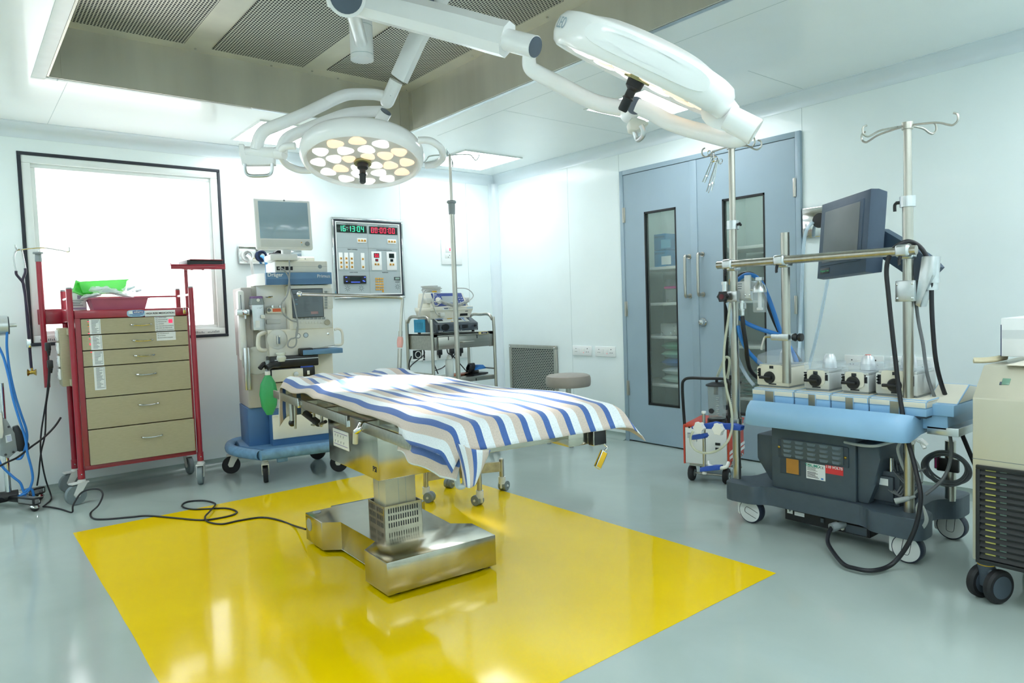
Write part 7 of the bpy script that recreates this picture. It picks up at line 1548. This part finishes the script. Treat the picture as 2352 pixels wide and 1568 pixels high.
b.box(CX-.02, CX+.03, CY-.025, CY+.025, .05, .125, .012); b.cyl((CX, CY, .1), (CX, CY, .152), .028); b.m(YELLOW).lathe([(.0285, .132), (.0292, .132), (.0292, .135), (.0285, .135)], (CX, CY, 0)); c_ = b.make('caster', hc)
for sg in (-1, 1):
    b = B(RUBBER); cxx = CX+.005+sg*.024+.012*(sg > 0); b.lathe([(.001, -.016), (.052, -.016), (.062, -.008), (.0625, .008), (.054, .015), (.001, .016)], (cxx, CY-.01*sg, .0625), (.9, -.42, 0), 36); b.m(DARKG).lathe([(.001, -.0175), (.042, -.0165), (.042, .0165), (.001, .0175)], (cxx, CY-.01*sg, .0625), (.9, -.42, 0), 30); b.make('wheel', c_)
for x, y in ((HW2-.06, .06), (.06, .54), (HW2-.06, .54)):
    b = B(RUBBER); b.lathe([(.001, -.03), (.055, -.03), (.0625, -.02), (.0625, .02), (.055, .03), (.001, .03)], (x, y, .0625), (1, 0, 0), 30); b.m(DARKG).box(x-.02, x+.02, y-.02, y+.02, .1, .152); b.make('caster', hc)
o_ = wm(hc) @ V((.13, .3, HZ2))
e = thing('white_carton', 'white carton on the cloth on top of the steel cooling unit at right', 'box', wm(hc) @ V((.3, .32, HZ2+.028)), -90)
xx0, zz1 = f(2299, 726, .2); xx0b, zz0 = f(2297, 800, .2); bw = .3-xx0
b = B(PAPER); b.box(-bw, .3, -.12, .2, 0, .145, .003); b.m(mat('pale_grey_tape', 'cfd4d6', .4)).box(-bw-.0006, .3, -.1206, .0, .068, .1); b.m(NAVY).box(-bw-.0008, -bw+.002, -.121, -.119, .0, .12); b.make('carton', e)  # pale grey tape across the carton's front and left side
b = B(mat('ivory_cloth', 'dcd8c9', .8, 0, .05, 20, bump=.2)); soft(b, .075, .6, .1, .55, HZ2-.022, HZ2+.03, 3, .006); o = b.make('folded_cloth'); o.data.transform(wm(hc)); o.data.transform(Matrix.Translation(-o_)); o.location = o_; tag(o, 'ivory folded cloth lying on top of the steel cooling unit under the carton', 'cloth')
b = B(mat('beige_tube', 'cfc5a6', .5, 0, .05, 14)); b.tube([f.p(2236, 826, .16), f.p(2255, 826, .17), f.p(2280, 824, .2), f.p(2310, 818, .3)], .009, 12, 4); b.tube([f.p(2236, 829, .14), f.p(2258, 829, .16), f.p(2285, 827, .2), f.p(2310, 822, .3)], .008, 12, 4)
o = b.make('latex_tubing'); o.data.transform(wm(hc)); q_ = wm(hc) @ f.p(2260, 826, .17); o.data.transform(Matrix.Translation(-q_)); o.location = q_; tag(o, 'pair of beige latex tubes sticking out from the cloth on the cooling unit', 'tube')
# ------------------------------------------------------------------ light
w_ = bpy.data.worlds.new('daylight'); SC.world = w_; w_.use_nodes = True
bg = w_.node_tree.nodes['Background']; bg.inputs[0].default_value = (.97, .99, 1, 1); bg.inputs[1].default_value = SKY
pl = bpy.data.lights.new('window_portal', 'AREA'); pl.shape = 'RECTANGLE'; pl.size = wx1-wx0; pl.size_y = wz1-wz0; pl.cycles.is_portal = True
po = bpy.data.objects.new('window_portal', pl); COL.objects.link(po); po.location = ((wx0+wx1)/2, .1, (wz0+wz1)/2); po.rotation_euler = (-pi/2, 0, 0)
for (c, ax, pw, tgt) in ((cL, axL, SPOT, V((-2.72, -2.62, TZ))), (cR, axR, SPOT*.25, None)):
    L = bpy.data.lights.new('lamp_beam', 'SPOT'); L.energy = pw; L.spot_size = rad(26); L.spot_blend = .9; L.shadow_soft_size = .2; L.color = (1, .96, .9)
    o = bpy.data.objects.new('lamp_beam', L); COL.objects.link(o); a = V(ax).normalized(); o.location = c+a*.16
    d = (tgt-o.location) if tgt is not None else a
    o.rotation_euler = d.to_track_quat('-Z', 'Y').to_euler()
SC.view_settings.view_transform = 'Standard'; SC.view_settings.look = 'None'; SC.view_settings.gamma = 1; SC.view_settings.use_curve_mapping = False
SC.view_settings.exposure = EXPO
SC.cycles.max_bounces = 8; SC.cycles.diffuse_bounces = 5; SC.cycles.glossy_bounces = 4; SC.cycles.transparent_max_bounces = 16; SC.cycles.transmission_bounces = 6
SC.cycles.sample_clamp_indirect = 6; SC.cycles.use_denoising = True; SC.cycles.caustics_reflective = False; SC.cycles.caustics_refractive = False
